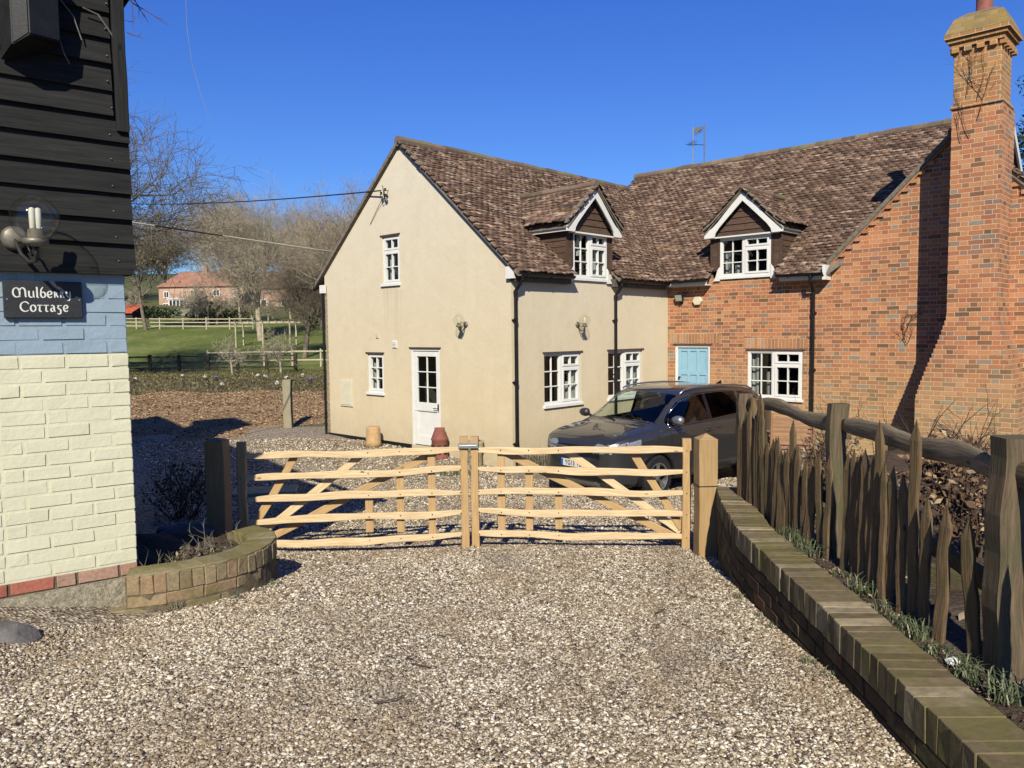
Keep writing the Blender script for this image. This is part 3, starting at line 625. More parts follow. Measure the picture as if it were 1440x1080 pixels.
def light_bars(mb, P, x0, x1, z0, z1, cols, rows, d0, d1, bw=.022, fr=.045):
    """sash: border + glazing bars"""
    pbox(mb, P, x0, x0 + fr, z0, z1, d0, d1); pbox(mb, P, x1 - fr, x1, z0, z1, d0, d1)
    pbox(mb, P, x0 + fr, x1 - fr, z0, z0 + fr, d0, d1); pbox(mb, P, x0 + fr, x1 - fr, z1 - fr, z1, d0, d1)
    a0, a1, c0, c1 = x0 + fr, x1 - fr, z0 + fr, z1 - fr
    for i in range(1, cols): xx = a0 + (a1 - a0) * i / cols; pbox(mb, P, xx - bw / 2, xx + bw / 2, c0, c1, d0 + .008, d1 - .004)
    for j in range(1, rows): zz = c0 + (c1 - c0) * j / rows; pbox(mb, P, a0, a1, zz - bw / 2, zz + bw / 2, d0 + .01, d1 - .006)
def window(P, h, kind, parent, dep=.035, name='window', sill=True, curt=(), rm=(.3, .2, 1.3), label=None):
    rmm = rm; x0, x1, z0, z1 = h; mb = MB(); d0 = dep; d1 = dep + .06
    fw = .04
    pbox(mb, P, x0, x0 + fw, z0, z1, d0, d1); pbox(mb, P, x1 - fw, x1, z0, z1, d0, d1)
    pbox(mb, P, x0 + fw, x1 - fw, z1 - fw, z1, d0, d1); pbox(mb, P, x0 + fw, x1 - fw, z0, z0 + fw, d0, d1)
    a0, a1, c0, c1 = x0 + fw, x1 - fw, z0 + fw, z1 - fw
    if kind == 'pair':
        mid = (x0 + x1) / 2 - .02; pbox(mb, P, mid - .03, mid + .03, c0, c1, d0, d1)
        light_bars(mb, P, a0, mid - .03, c0, c1, 2, 3, d0 + .012, d1, fr=.022)
        zt = c1 - (c1 - c0) * .27; pbox(mb, P, mid + .03, a1, zt - .02, zt + .02, d0, d1)
        light_bars(mb, P, mid + .03, a1, zt + .02, c1, 2, 1, d0 - .012, d1, fr=.042)
        light_bars(mb, P, mid + .03, a1, c0, zt - .02, 2, 2, d0 - .012, d1, fr=.045)
    elif kind == 'small':
        light_bars(mb, P, a0, a1, c0, c1, 2, 3, d0 - .008, d1, fr=.045)
    elif kind == 'upper':
        zt = c1 - (c1 - c0) * .3; pbox(mb, P, a0, a1, zt - .02, zt + .02, d0, d1)
        light_bars(mb, P, a0, a1, zt + .02, c1, 2, 1, d0 - .008, d1, fr=.045); light_bars(mb, P, a0, a1, c0, zt - .02, 2, 2, d0 - .008, d1, fr=.045)
    w = mb.build(name, 'white', parent, bevel=.002)
    if label: tag(w, label)
    g = MB(); g.add([P(x0 + .01, z0 + .01, d1 - .015), P(x1 - .01, z0 + .01, d1 - .015), P(x1 - .01, z1 - .01, d1 - .015), P(x0 + .01, z1 - .01, d1 - .015)], [(0, 1, 2, 3)])
    g.build('pane', 'glass', w)
    if sill:
        s_ = MB(); pbox(s_, P, x0 - .03, x1 + .03, z0 - .055, z0 + .004, -.045, d0 + .03); s_.build('sill', 'white', w, bevel=.004)
    rm = MB(); e = .02; D = rmm[2]; xx0, xx1, zz0, zz1 = x0 - rmm[0], x1 + rmm[0], z0 - .2, z1 + rmm[1]
    q = lambda x, z, d: P(x, z, d)
    for f in (((xx0, zz0, D), (xx1, zz0, D), (xx1, zz1, D), (xx0, zz1, D)), ((xx0, zz0, .13), (xx0, zz0, D), (xx0, zz1, D), (xx0, zz1, .13)), ((xx1, zz0, .13), (xx1, zz0, D), (xx1, zz1, D), (xx1, zz1, .13)),
              ((xx0, zz0, .13), (xx1, zz0, .13), (xx1, zz0, D), (xx0, zz0, D)), ((xx0, zz1, .13), (xx1, zz1, .13), (xx1, zz1, D), (xx0, zz1, D))):
        rm.add([P(*k) for k in f], [(0, 1, 2, 3)])
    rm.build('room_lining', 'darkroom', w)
    if curt:
        for (f0, f1, g0, g1) in curt:   # fractions of the opening
            c = MB()
            n = 22; ya, yb = z0 + (z1 - z0) * g0, z0 + (z1 - z0) * g1; vs = []
            for i in range(n + 1):
                t = i / n; xx = x0 + (x1 - x0) * (f0 + (f1 - f0) * t); dd = .16 + .022 * math.sin(t * 40 * (f1 - f0) + f0 * 9)
                vs += [P(xx, ya, dd), P(xx, yb, dd - .01)]
            c.add(vs, [(2 * i, 2 * i + 2, 2 * i + 3, 2 * i + 1) for i in range(n)])
            c.build('curtain', 'curtain', w, smooth=True)
    return w
window(PA, HA['win'], 'small', house, curt=((0, .42, 0, .75), (.7, .85, 0, .9)), label='small six-pane white window low in the cream gable')
window(PA, HA['up'], 'upper', house, curt=((.62, .95, 0, .7), (.1, .25, 0, .6)), label='white window high in the cream gable')
window(PB, HB['w1'], 'pair', house, curt=((.0, .13, 0, 1), (.7, .98, 0, .42), (.84, .98, 0, .75)), label='white casement window left of the middle downpipe')
window(PB, HB['w2'], 'pair', house, curt=((.0, .1, 0, 1), (.55, .97, 0, .6)), label='white casement window right of the middle downpipe')
window(PC, HC['w'], 'pair', house, dep=.01, curt=((.03, .16, 0, 1), (.30, .42, 0, .55)), label='white casement window in the brick wall above the chair')
mb = MB()
for P, h in ((PA, HA['win']), (PA, HA['up']), (PA, HA['door']), (PB, HB['w1']), (PB, HB['w2']), (PC, HC['w']), (PC, HC['door'])):
    mb = MB(); pbox(mb, P, h[0] - .04, h[1] + .04, h[3] + .002, h[3] + .028, -.022, .05); mb.build('drip_strip', 'board', house)
# soldier course over the brick openings
M['lintelmortar'] = m_plain('lintel_mortar', (.68, .52, .35), .9)
M['soldier'] = m_island('soldier_bricks', [(0, (.36, .19, .11)), (.4, (.50, .25, .13)), (.8, (.57, .31, .17)), (1, (.40, .30, .24))], nscale=40, bmp=.4)
mb = MB(); rg = random.Random(3)
for (a, b, z) in ((.02, 1.3, 1.905), (1.92, 3.29, 1.80)):
    x = a; mb = MB(); mb.box(a, b, WC - .002, WC + .04, z, z + .22, mi=1)
    while x < b: mb.box(x, x + .066, WC - .006 - rg.random() * .002, WC + .05, z + .004, z + .215, jit=.0015); x += .0775
    mb.build('brick_lintel', ['soldier', 'lintelmortar'], house)

# doors
x0, x1, z0, z1 = HA['door']; mb = MB()
for (a, b, c, d, e0, e1) in ((x0, x0 + .05, z0, z1, .01, .09), (x1 - .05, x1, z0, z1, .01, .09), (x0 + .05, x1 - .05, z1 - .05, z1, .01, .09),):
    pbox(mb, PA, a, b, c, d, e0, e1)
dr = mb.build('door', 'white', house, bevel=.003); tag(dr, 'white half-glazed door in the cream gable')
mb = MB(); a0, a1 = x0 + .055, x1 - .055
for (a, b, c, d) in ((a0, a0 + .1, z0 + .02, z1 - .055), (a1 - .1, a1, z0 + .02, z1 - .055), (a0 + .1, a1 - .1, z1 - .165, z1 - .055), (a0 + .1, a1 - .1, .60, .76), (a0 + .1, a1 - .1, z0 + .02, .06)): pbox(mb, PA, a, b, c, d, .03, .08)
pbox(mb, PA, a0 + .1, a1 - .1, .06, .60, .05, .07)
gx0, gx1, gz0, gz1 = a0 + .1, a1 - .1, .76, z1 - .165
pbox(mb, PA, (gx0 + gx1) / 2 - .011, (gx0 + gx1) / 2 + .011, gz0, gz1, .04, .075)
for k in (1, 2): pbox(mb, PA, gx0, gx1, gz0 + (gz1 - gz0) * k / 3 - .011, gz0 + (gz1 - gz0) * k / 3 + .011, .042, .073)
pbox(mb, PA, a0, a1, .585, .60, .02, .03)
mb.build('door_leaf', 'white', dr, bevel=.003)
mb = MB(); mb.add([PA(gx0, gz0, .06), PA(gx1, gz0, .06), PA(gx1, gz1, .06), PA(gx0, gz1, .06)], [(0, 1, 2, 3)]); mb.build('pane', 'glass', dr)
mb = MB(); mb.tube([PA(a1 - .05, .66, .03), PA(a1 - .05, .66, -.02), PA(a1 - .15, .66, -.025)], .009); pbox(mb, PA, a1 - .07, a1 - .03, .58, .75, .024, .03); mb.build('handle', 'iron', dr)
mb = MB()
for f in (((x0 - .3, z0, 1.6), (x1 + .3, z0, 1.6), (x1 + .3, z1 + .1, 1.6), (x0 - .3, z1 + .1, 1.6)), ((x0 - .3, z0, .13), (x0 - .3, z0, 1.6), (x0 - .3, z1 + .1, 1.6), (x0 - .3, z1 + .1, .13)), ((x1 + .3, z0, .13), (x1 + .3, z0, 1.6), (x1 + .3, z1 + .1, 1.6), (x1 + .3, z1 + .1, .13)),
          ((x0 - .3, z0, .13), (x1 + .3, z0, .13), (x1 + .3, z0, 1.6), (x0 - .3, z0, 1.6)), ((x0 - .3, z1 + .1, .13), (x1 + .3, z1 + .1, .13), (x1 + .3, z1 + .1, 1.6), (x0 - .3, z1 + .1, 1.6))):
    mb.add([PA(*k) for k in f], [(0, 1, 2, 3)])
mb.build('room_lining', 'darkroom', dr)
x0, x1, z0, z1 = HC['door']; mb = MB()
for (a, b, c, d) in ((x0, x0 + .06, z0, z1), (x1 - .06, x1, z0, z1), (x0 + .06, x1 - .06, z1 - .06, z1)): pbox(mb, PC, a, b, c, d, .02, .1)
dr = mb.build('door', 'white', house, bevel=.003); tag(dr, 'pale blue panelled door in the corner of the brick wall')
mb = MB(); a0, a1 = x0 + .062, x1 - .062; pbox(mb, PC, a0, a1, z0, z1 - .062, .07, .1)
w3 = (a1 - a0) / 3
for k in range(4): xx = a0 + k * (a1 - a0 - .07) / 3; pbox(mb, PC, xx, xx + .07, z0, z1 - .062, .05, .07)
for (c, d) in ((z1 - .15, z1 - .062), (1.18, 1.28), (.72, .84), (.05, .2)):
    for k in range(3):
        xx = a0 + k * (a1 - a0 - .07) / 3; pbox(mb, PC, xx + .07, xx + (a1 - a0 - .07) / 3, c, d, .052, .07)
mb.build('door_leaf', 'blue', dr, bevel=.004)
mb = MB(); mb.lathe([(0, -.06), (.022, -.055), (.028, -.04), (.012, -.02), (.02, 0)], PC(a0 + .05, 1.12, .05), 12, axis='y'); mb.build('handle', 'iron', dr)

# ---------------- roofs: real clay tiles laid in courses
def tiles(name, P0, eu, es, Lu, Ls, keep, parent, bell=0, g=.100, w=.152, seed=1, mt='tile'):
    rgn = np.random.RandomState(seed)
    P0 = np.array(P0, float); eu = np.array(eu, float); eu /= np.linalg.norm(eu); es = np.array(es, float); es /= np.linalg.norm(es)
    en = np.cross(eu, es); en = en if en[2] > 0 else -en
    cu = []; cs = []
    nr = int(Ls / g)
    for j in range(nr):
        off = (j % 2) * w / 2 - w
        for i in range(int(Lu / w) + 3): cu.append(off + i * w + w / 2); cs.append(j * g)
    cu = np.array(cu) ; cs = np.array(cs); ok = (cu > -.02) & (cu < Lu + .02)
    ok &= np.array([keep(P0 + eu * a + es * (b + .05)) for a, b in zip(cu, cs)], bool)
    cu, cs = cu[ok], cs[ok]; n = len(cu)
    hw = w / 2 - .003 + rgn.uniform(-.002, .001, n); ju = rgn.uniform(-.004, .004, n); js = rgn.uniform(-.008, .008, n); jh = rgn.uniform(0, .012, n)
    tw = rgn.uniform(-.006, .006, n)
    wave = .016 * np.sin(cu * 1.7 + cs * .9) + .011 * np.sin(cu * .8 - cs * 2.1) + .007 * np.sin(cu * 4.3 + cs * 3)
    bl = bell * np.clip(1 - cs / .5, 0, 1) ** 2
    def pt(du, ds, h): return P0 + np.outer(cu + ju + du, eu) + np.outer(cs + js + ds, es) + np.outer(h + wave + bl, en)
    hf = .028 + jh
    v = np.stack([pt(-hw, 0 * hw, hf - .021 + tw), pt(hw, 0 * hw, hf - .021 - tw), pt(hw, 0 * hw, hf + tw * -1), pt(-hw, 0 * hw, hf + tw),
                  pt(-hw, .17 + 0 * hw, .002 + jh), pt(hw, .17 + 0 * hw, .002 + jh), pt(0 * hw, 0 * hw - .0, hf + .007), pt(0 * hw, .17 + 0 * hw, .009 + jh)], 1)
    f0 = np.array([[0, 1, 2, 6], [0, 6, 3, 3], [3, 6, 7, 4], [6, 2, 5, 7], [0, 3, 4, 4], [1, 5, 2, 2]])
    tri = []
    for q in f0:
        if q[2] == q[3]: tri.append(q[:3])
        else: tri += [[q[0], q[1], q[2]], [q[0], q[2], q[3]]]
    tri = np.array(tri)
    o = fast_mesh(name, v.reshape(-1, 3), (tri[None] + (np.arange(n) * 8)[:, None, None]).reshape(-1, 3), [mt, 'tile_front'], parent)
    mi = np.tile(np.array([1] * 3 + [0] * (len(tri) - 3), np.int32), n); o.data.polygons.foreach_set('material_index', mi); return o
KW, XR, ZR = .864, -3.14, 6.22
KM, YE, ZE, YR, ZRM = .9, 5.05, 3.35, 8.72, 6.653
def zwing(x): return ZR - KW * abs(x - XR)
def zmain(y): return ZE + KM * (y - YE)
def zgab(x): return 5.70 - .98 * abs(x - 5.92)
DORM = [(2.33, 'B'), (1.93, 'C')]
def slab(name, polys, th=.05, mt='tile_edge'):
    mb = MB()
    for p in polys:
        n = len(p); mb.add([tuple(q) for q in p] + [(q[0], q[1], q[2] - th) for q in p], [tuple(range(n)), tuple(range(2 * n - 1, n - 1, -1))] + [(i, n + i, n + (i + 1) % n, (i + 1) % n) for i in range(n)])
    return mb.build(name, mt, house)
nw = math.hypot(1, KW); nm = math.hypot(1, KM)
yv = lambda x: YE + (zwing(x) - ZE) / KM          # where the wing's slope meets the main slope
# wing roof boarding (under the tiles), gaps left for the dormer opening
S_ = -.035
slab('roof_boarding', [
    [(.22, -.06, zwing(.22) + S_), (.22, 1.6, zwing(.22) + S_), (-1.9, 1.6, zwing(-1.9) + S_), (-1.9, -.06, zwing(-1.9) + S_)],
    [(.22, 3.06, zwing(.22) + S_), (.22, yv(.22), zwing(.22) + S_), (-1.9, yv(-1.9), zwing(-1.9) + S_), (-1.9, 3.06, zwing(-1.9) + S_)],
    [(-1.9, -.06, zwing(-1.9) + S_), (-1.9, yv(-1.9), zwing(-1.9) + S_), (XR, yv(XR), ZR + S_), (XR, -.06, ZR + S_)],
    [(XR, -.06, ZR + S_), (XR, 8.24, ZR + S_), (-6.45, 8.24, zwing(-6.45) + S_), (-6.45, -.06, zwing(-6.45) + S_)],
    [(.22, YE, ZE + S_), (1.15, YE, ZE + S_), (1.15, 7.2, zmain(7.2) + S_), (-2.1, 7.2, zmain(7.2) + S_)],
    [(2.71, YE, ZE + S_), (3.78, YE, ZE + S_), (5.2, 6.6, zmain(6.6) + S_), (5.75, 7.2, zmain(7.2) + S_), (2.71, 7.2, zmain(7.2) + S_)],
    [(-2.1, 7.2, zmain(7.2) + S_), (6.05, 7.2, zmain(7.2) + S_), (6.05, YR, ZRM + S_), (-3.2, YR, ZRM + S_), (-3.2, 8.4, zmain(8.4) + S_)],
    [(-3.2, YR, ZRM + S_), (6.05, YR, ZRM + S_), (6.05, 12.4, ZRM - KM * 3.68 + S_), (-3.2, 12.4, ZRM - KM * 3.68 + S_)],
    [(5.92, 5.22, 5.70 + S_), (5.92, 9, 5.70 + S_), (8.4, 9, zgab(8.4) + S_), (8.4, 5.22, zgab(8.4) + S_)],
    [(5.92, 5.22, 5.70 + S_), (3.72, 5.22, zgab(3.72) + S_), (3.72, 5.3, zgab(3.72) + S_), (5.92, 7.66, 5.70 + S_)],
])
rf = tiles('roof_tiles', (.26, -.06, zwing(.26)), (0, 1, 0), (-1, 0, KW), 8.6, 3.40 * nw, lambda p: p[1] < yv(p[0]) + .03 and not (abs(p[1] - 2.33) < .75 and zwing(p[0]) < 5.08 + .02 - abs(p[1] - 2.33) * .925), house, seed=2)
tag(rf, 'tiled slope over the cream wing facing the courtyard')
rm_ = tiles('roof_tiles', (-3.2, YE - .04, ZE - .036), (1, 0, 0), (0, 1, KM), 9.25, 3.70 * nm, lambda p: p[1] > yv(p[0]) - .03 - (9 if p[0] < XR else 0) * 0 and (p[0] > XR - .02 or p[1] > 8.2) and zmain(p[1]) > zgab(p[0]) - .04 and not (abs(p[0] - 1.93) < .78 and zmain(p[1]) < 5.13 + .02 - abs(p[0] - 1.93) * .925), house, seed=3)
tag(rm_, 'tiled slope over the brick range facing the drive')
tiles('roof_tiles', (8.4, 5.24, zgab(8.4)), (0, 1, 0), (-1, 0, .98), 2.8, 3.4, lambda p: True, house, seed=4)
def ridge_line(mb, p0, p1, r=.105, seg=.31, seed=0):
    rg = random.Random(seed); p0 = Vector(p0); p1 = Vector(p1); n = max(1, int((p1 - p0).length / seg)); d = (p1 - p0) / n
    for i in range(n):
        j = Vector((0, 0, rg.uniform(-.008, .008))); a = p0 + d * i + j; b = p0 + d * (i + 1.03) + j
        mb.tube([a, b], [r * rg.uniform(.95, 1.05), r * rg.uniform(.93, 1.0)], 10)
mb = MB(); ridge_line(mb, (XR, -.08, ZR - .02), (XR, 8.1, ZR - .02), seed=1); mb.build('ridge_tiles', 'ridge', house); mb = MB(); ridge_line(mb, (-3.25, YR, ZRM - .02), (6.06, YR, ZRM - .02), seed=2); mb.build('ridge_tiles', 'ridge', house); mb = MB()
ridge_line(mb, (5.92, 5.2, 5.66), (5.92, 7.6, 5.66), seed=3); mb.build('ridge_tiles', 'ridge', house)
# verges
mb = MB()
for (xa, xb_) in ((.25, XR), (-6.5, XR)):
    za, zb = zwing(xa), zwing(xb_)
    mb.add([(x, y, z) for y in (-.085, .02) for (x, z) in ((xa, za - .075), (xa, za + .012), (xb_, zb + .012), (xb_, zb - .085))], [(0, 1, 2, 3), (7, 6, 5, 4), (0, 4, 5, 1), (1, 5, 6, 2), (2, 6, 7, 3), (3, 7, 4, 0)])
mb.build('verge', 'tile_edge', house); mb = MB()
for (xa, sg) in ((3.70, 1), (8.35, -1)):
    za = zgab(xa)
    mb.add([(x, y, z) for y in (WC - .075, WC + .02) for (x, z) in ((xa, za - .06), (xa, za + .03), (5.92, 5.73), (5.92, 5.63))], [(0, 1, 2, 3), (7, 6, 5, 4), (0, 4, 5, 1), (1, 5, 6, 2), (2, 6, 7, 3), (3, 7, 4, 0)])
# valley line of lichened mortar
mb.build('verge', 'tile_edge', house)
mb = MB(); rg = random.Random(8)
for sg in (1, -1):
    for k in range(15):
        x = 5.92 - sg * (2.08 - k * .142); z = zgab(x) - .155
        if 5.65 < x < 6.85: continue
        mb.obox((x, WC - .008, z), Vector((1, 0, sg * .0)), Vector((0, 1, 0)), Vector((0, 0, 1)), .05, .035, .036)
    a, b = 5.92 - sg * 2.2, 5.92
    mb.add([(x, y, z) for y in (WC - .045, WC + .02) for (x, z) in ((a, zgab(a) - .125), (a, zgab(a) - .062), (b, 5.638), (b, 5.575))], [(0, 1, 2, 3), (7, 6, 5, 4), (0, 4, 5, 1), (1, 5, 6, 2), (2, 6, 7, 3), (3, 7, 4, 0)])
mb.build('brick_corbels', 'soldier', house)
# rear gable end board of the main roof, seen past the chimney
mb = MB(); a = (YR, ZRM + .02); b = (12.3, ZRM - KM * 3.58)
mb.add([(x, y, z) for x in (6.06, 6.10) for (y, z) in (a, (a[0], a[1] - .2), (b[0], b[1] - .2), b)], [(0, 1, 2, 3), (7, 6, 5, 4), (0, 4, 5, 1), (1, 5, 6, 2), (2, 6, 7, 3), (3, 7, 4, 0)])
mb.add([(x, y, z) for x in (6.06, 6.10) for (y, z) in (a, (a[0], a[1] - .2), (7.6, 5.45), (7.6, 5.65))], [(0, 1, 2, 3), (7, 6, 5, 4), (0, 4, 5, 1), (1, 5, 6, 2), (2, 6, 7, 3), (3, 7, 4, 0)])
mb.build('barge_board', 'white', house)
mb = MB(); mb.add([(6.0, 5.3, 3.3), (6.0, 12.2, 3.3), (6.0, YR, ZRM - .1)], [(0, 1, 2)]); mb.box(5.98, 6.02, 5.4, 12.2, -.4, 3.3); mb.build('end_wall', 'board', house)

# fascias, gutters, downpipes
mb = MB()
M['fasciawood'] = m_plain('grey_brown_fascia', (.13, .11, .095), .8, var=.3)
for (a, b) in ((-.02, 1.6), (3.06, 5.02)): mb = MB(); mb.box(.002, .12, a, b, 3.135, 3.30); mb.build('fascia', 'fasciawood', house)
mb = MB(); mb.box(-.06, .14, -.075, -.022, 3.18, 3.40); mb.build('eaves_box', 'white', house)
mb = MB()
for (a, b) in ((.14, 1.13), (2.79, 3.70)):
    mb = MB(); mb.box(a, b, 5.045, 5.075, 3.19, 3.30); mb.box(a, b, 5.075, WC - .002, 3.19, 3.21); mb.build('soffit_board', 'white', house)
mb = MB(); mb.box(3.70, 3.76, 5.0, WC - .002, 3.17, 3.46); mb.build('eaves_box', 'white', house)
mb = MB(); mb.box(-6.2, -6.04, -.08, -.003, 3.17, 3.36); mb.build('eaves_box', 'white', house)
def gutter(p0, p1, r=.058):
    mb = MB(); p0 = Vector(p0); p1 = Vector(p1); d = (p1 - p0).normalized(); s = d.cross(Vector((0, 0, 1)))
    vs = []; n = 10
    for p in (p0, p1):
        for rr in (r, r - .006):
            for k in range(n + 1): t = PI + PI * k / n; vs.append(tuple(p + s * math.cos(t) * rr + Vector((0, 0, math.sin(t) * rr))))
    m_ = n + 1; fs = []
    for k in range(n): fs += [(k, k + 1, 2 * m_ + k + 1, 2 * m_ + k), (m_ + k, 3 * m_ + k, 3 * m_ + k + 1, m_ + k + 1), (k, m_ + k, m_ + k + 1, k + 1), (2 * m_ + k, 2 * m_ + k + 1, 3 * m_ + k + 1, 3 * m_ + k)]
    fs += [(0, 2 * m_, 3 * m_, m_), (n, m_ + n, 3 * m_ + n, 2 * m_ + n)]
    mb.add(vs, fs)
    L0 = (p1 - p0).length; k = .25
    while k < L0: q = p0 + d * k; mb.tube([q - s * (r + .008), q - s * (r * .7) - Vector((0, 0, r * .75)), q - Vector((0, 0, r + .008)), q + s * (r * .7) - Vector((0, 0, r * .75)), q + s * (r + .008)], .01, 6); k += .7
    mb.build('gutter', 'black', house, smooth=False)
gutter((.20, -.06, 3.275), (.20, 1.58, 3.285)); gutter((.20, 3.08, 3.285), (.20, 4.98, 3.275)); gutter((.26, 4.98, 3.315), (1.15, 4.98, 3.32)); gutter((2.76, 4.98, 3.32), (3.74, 4.98, 3.31))
def downpipe(P, s, ztop, dtop, zbot, dd=-.06, r=.034, label=None):
    mb = MB(); mb.tube([P(s + .03, ztop, dtop), P(s + .03, ztop - .09, dtop), P(s, ztop - .30, dd), P(s, ztop - .36, dd), P(s, zbot, dd)], r, 12)
    mb.tube([P(s + .03, ztop - .02, dtop), P(s + .03, ztop + .04, dtop)], r * 1.35, 12)
    z = zbot + .5
    while z < ztop - .3: mb.tube([P(s, z, dd), P(s, z + .06, dd)], r * 1.25, 12); pbox(mb, P, s - .055, s + .055, z + .015, z + .04, dd, -.002); z += 1.15
    mb.tube([P(s, ztop - .36, dd), P(s, ztop - .29, dd)], r * 1.25, 12)
    o = mb.build('downpipe', 'black', house, smooth=False)
    if label: tag(o, label)
downpipe(PB, .06, 3.25, -.20, -.4, label='black downpipe at the corner of the cream walls')
downpipe(PB, 3.16, 3.25, -.20, -.4, label='black downpipe between the two courtyard windows')
downpipe(PC, 3.44, 3.25, -.30, -.3, label='black downpipe on the brick wall')
mb = MB(); mb.tube([(-6.16, -.02, 3.3), (-6.16, -.02, -.3)], .03, 10); mb.build('downpipe', 'black', house); 

# dormers
def dormer(P, c, a0, b0, zb, label, glabel, curt, hb=.77, hw=.585, apex=5.10, zt=4.20):
    """P(s,z,d); the roof behind it rises as z = a0 + b0*d"""
    D = MB(); dz = lambda z: (z - a0) / b0
    # face boards beside the window and over it
    for k in range(10):
        z0 = zb + .14 + k * .105
        if z0 > zt: break
        for sg in (-1, 1):
            lo, hi = sorted((c + sg * (hw + .055), c + sg * hb)); 
            if k > 0 or True: pbox(D, P, lo, hi, z0, z0 + .11, -.018 - .004 * (k % 2), .03)
    for sg in (-1, 1):
        lo, hi = sorted((c + sg * (hw + .005), c + sg * (hw + .05))); pbox(D, P, lo, hi, zb + .05, zt + .03, -.035, .03)
        lo, hi = sorted((c + sg * (hb - .03), c + sg * (hb + .02))); pbox(D, P, lo, hi, zb + .22, zt + .03, -.03, .02)
    z = zt + .01; k = 0
    while z < apex - .22:
        h = (apex - .16 - z) * .98
        pts = [(c - h, z), (c + h, z), (c + max(h - .14, .01), min(z + .15, apex - .2)), (c - max(h - .14, .01), min(z + .15, apex - .2))]
        vs = [P(s, zz, (-.03 if zz == z else -.008)) for s, zz in pts] + [P(s, zz, .04) for s, zz in pts]
        D.add(vs, [(0, 1, 2, 3), (7, 6, 5, 4), (0, 4, 5, 1), (1, 5, 6, 2), (2, 6, 7, 3), (3, 7, 4, 0)]); z += .135; k += 1
    # boarded cheeks
    for sg in (-1, 1):
        s1 = c + sg * hb; z = a0 + .02
        while z < zt + .08:
            dd = dz(z + .06); lo, hi = sorted((s1 - sg * .04, s1 + sg * (.0 + .012)))
            if dd > .01:
                vs = [P(s1 + sg * .016, z, .0), P(s1 + sg * .016, z, dd + .05), P(s1 + sg * .002, z + .125, dd + .12), P(s1 + sg * .002, z + .125, .0), P(s1 - sg * .03, z, 0), P(s1 - sg * .03, z, dd + .05), P(s1 - sg * .03, z + .125, dd + .12), P(s1 - sg * .03, z + .125, 0)]
                D.add(vs, [(0, 1, 2, 3), (7, 6, 5, 4), (0, 4, 5, 1), (1, 5, 6, 2), (2, 6, 7, 3), (3, 7, 4, 0)])
            z += .12
    dm = D.build('dormer', 'board', house); tag(dm, label)
    # bargeboards with flared feet
    B = MB()
    for sg in (-1, 1):
        out = [(0, apex), (.30, apex - .30), (.58, apex - .60), (.72, apex - .72), (.90, apex - .80), (.90, apex - .92)]
        inn = [(.66, apex - .92), (.635, apex - .83), (.55, apex - .72), (.28, apex - .455), (0, apex - .19)]
        pl = [(c + sg * x, z) for x, z in out + inn]
        n = len(pl); vs = [P(s, z, -.165 + sg * .001) for s, z in pl] + [P(s, z, -.135 + sg * .001) for s, z in pl]
        # strip quads between outer and inner lines
        o_, i_ = out, inn[::-1]; tt = []
        def L2(line, t):
            f = t * (len(line) - 1); k = min(int(f), len(line) - 2); f -= k; return (line[k][0] + (line[k + 1][0] - line[k][0]) * f, line[k][1] + (line[k + 1][1] - line[k][1]) * f)
        ns = 12; vs = []
        for i in range(ns + 1):
            for d in (-.165, -.135):
                for ln in (o_, i_): x, z = L2(ln, i / ns); vs.append(P(c + sg * x, z, d + sg * .0005))
        fs = []
        for i in range(ns): a = 4 * i; fs += [(a, a + 4, a + 5, a + 1), (a + 2, a + 3, a + 7, a + 6), (a, a + 2, a + 6, a + 4), (a + 1, a + 5, a + 7, a + 3)]
        fs += [(0, 1, 3, 2), (4 * ns, 4 * ns + 2, 4 * ns + 3, 4 * ns + 1)]
        B.add(vs, fs)
        lo, hi = sorted((c + sg * .80, c + sg * .86)); dd = dz(apex - .8)
        pbox(B, P, lo, hi, apex - .91, apex - .82, -.135, max(dd, .3))
    pbox(B, P, c - hb + .02, c + hb - .02, apex - .93, apex - .90, -.12, 0)
    B.build('barge_board', 'white', dm)
    # roof of the dormer
    for sg in (-1, 1):
        p0 = P(c + sg * .93, apex - .80, -.155); e1 = Vector(P(c + sg * .93, apex - .80, 1)) - Vector(p0); up = Vector(P(c, apex + .06, -.19)) - Vector(p0)
        def keep(p, sg=sg):
            q = Vector(p); s = q.y if P is PB else q.x; d = -q.x if P is PB else q.y - WC
            return q.z > a0 + b0 * d - .03
        tiles('dormer_tiles', p0, tuple(e1.normalized()), tuple(up.normalized()), 2.6, up.length - .03, keep, dm, bell=.06, seed=int(c * 100) + sg)
        S = MB(); dr_, de = dz(apex + .02), dz(apex - .85)
        pa = [P(c + sg * .90, apex - .83, -.19), P(c + sg * .90, apex - .83, de), P(c, apex + .02, dr_), P(c, apex + .02, -.19)]
        S.add([tuple(q) for q in pa] + [(q[0], q[1], q[2] - .03) for q in pa], [(0, 1, 2, 3), (7, 6, 5, 4), (0, 4, 5, 1), (1, 5, 6, 2), (2, 6, 7, 3), (3, 7, 4, 0)])
        for i in range(7):   # mortared verge edge
            t0, t1 = i / 7, (i + 1) / 7
            f = lambda t: (c + sg * .93 * (1 - t), apex - .80 + .86 * t + .06 * max(0, 1 - t * 2.5) ** 2)
            (sa, za), (sb, zb_) = f(t0), f(t1)
            vs = [P(sa, za - .03, -.20), P(sb, zb_ - .03, -.20), P(sb, zb_ + .05, -.20), P(sa, za + .05, -.20), P(sa, za - .03, -.11), P(sb, zb_ - .03, -.11), P(sb, zb_ + .05, -.11), P(sa, za + .05, -.11)]
            S.add(vs, [(0, 1, 2, 3), (7, 6, 5, 4), (0, 4, 5, 1), (1, 5, 6, 2), (2, 6, 7, 3), (3, 7, 4, 0)])
        S.build('dormer_verge', 'tile_edge', dm)
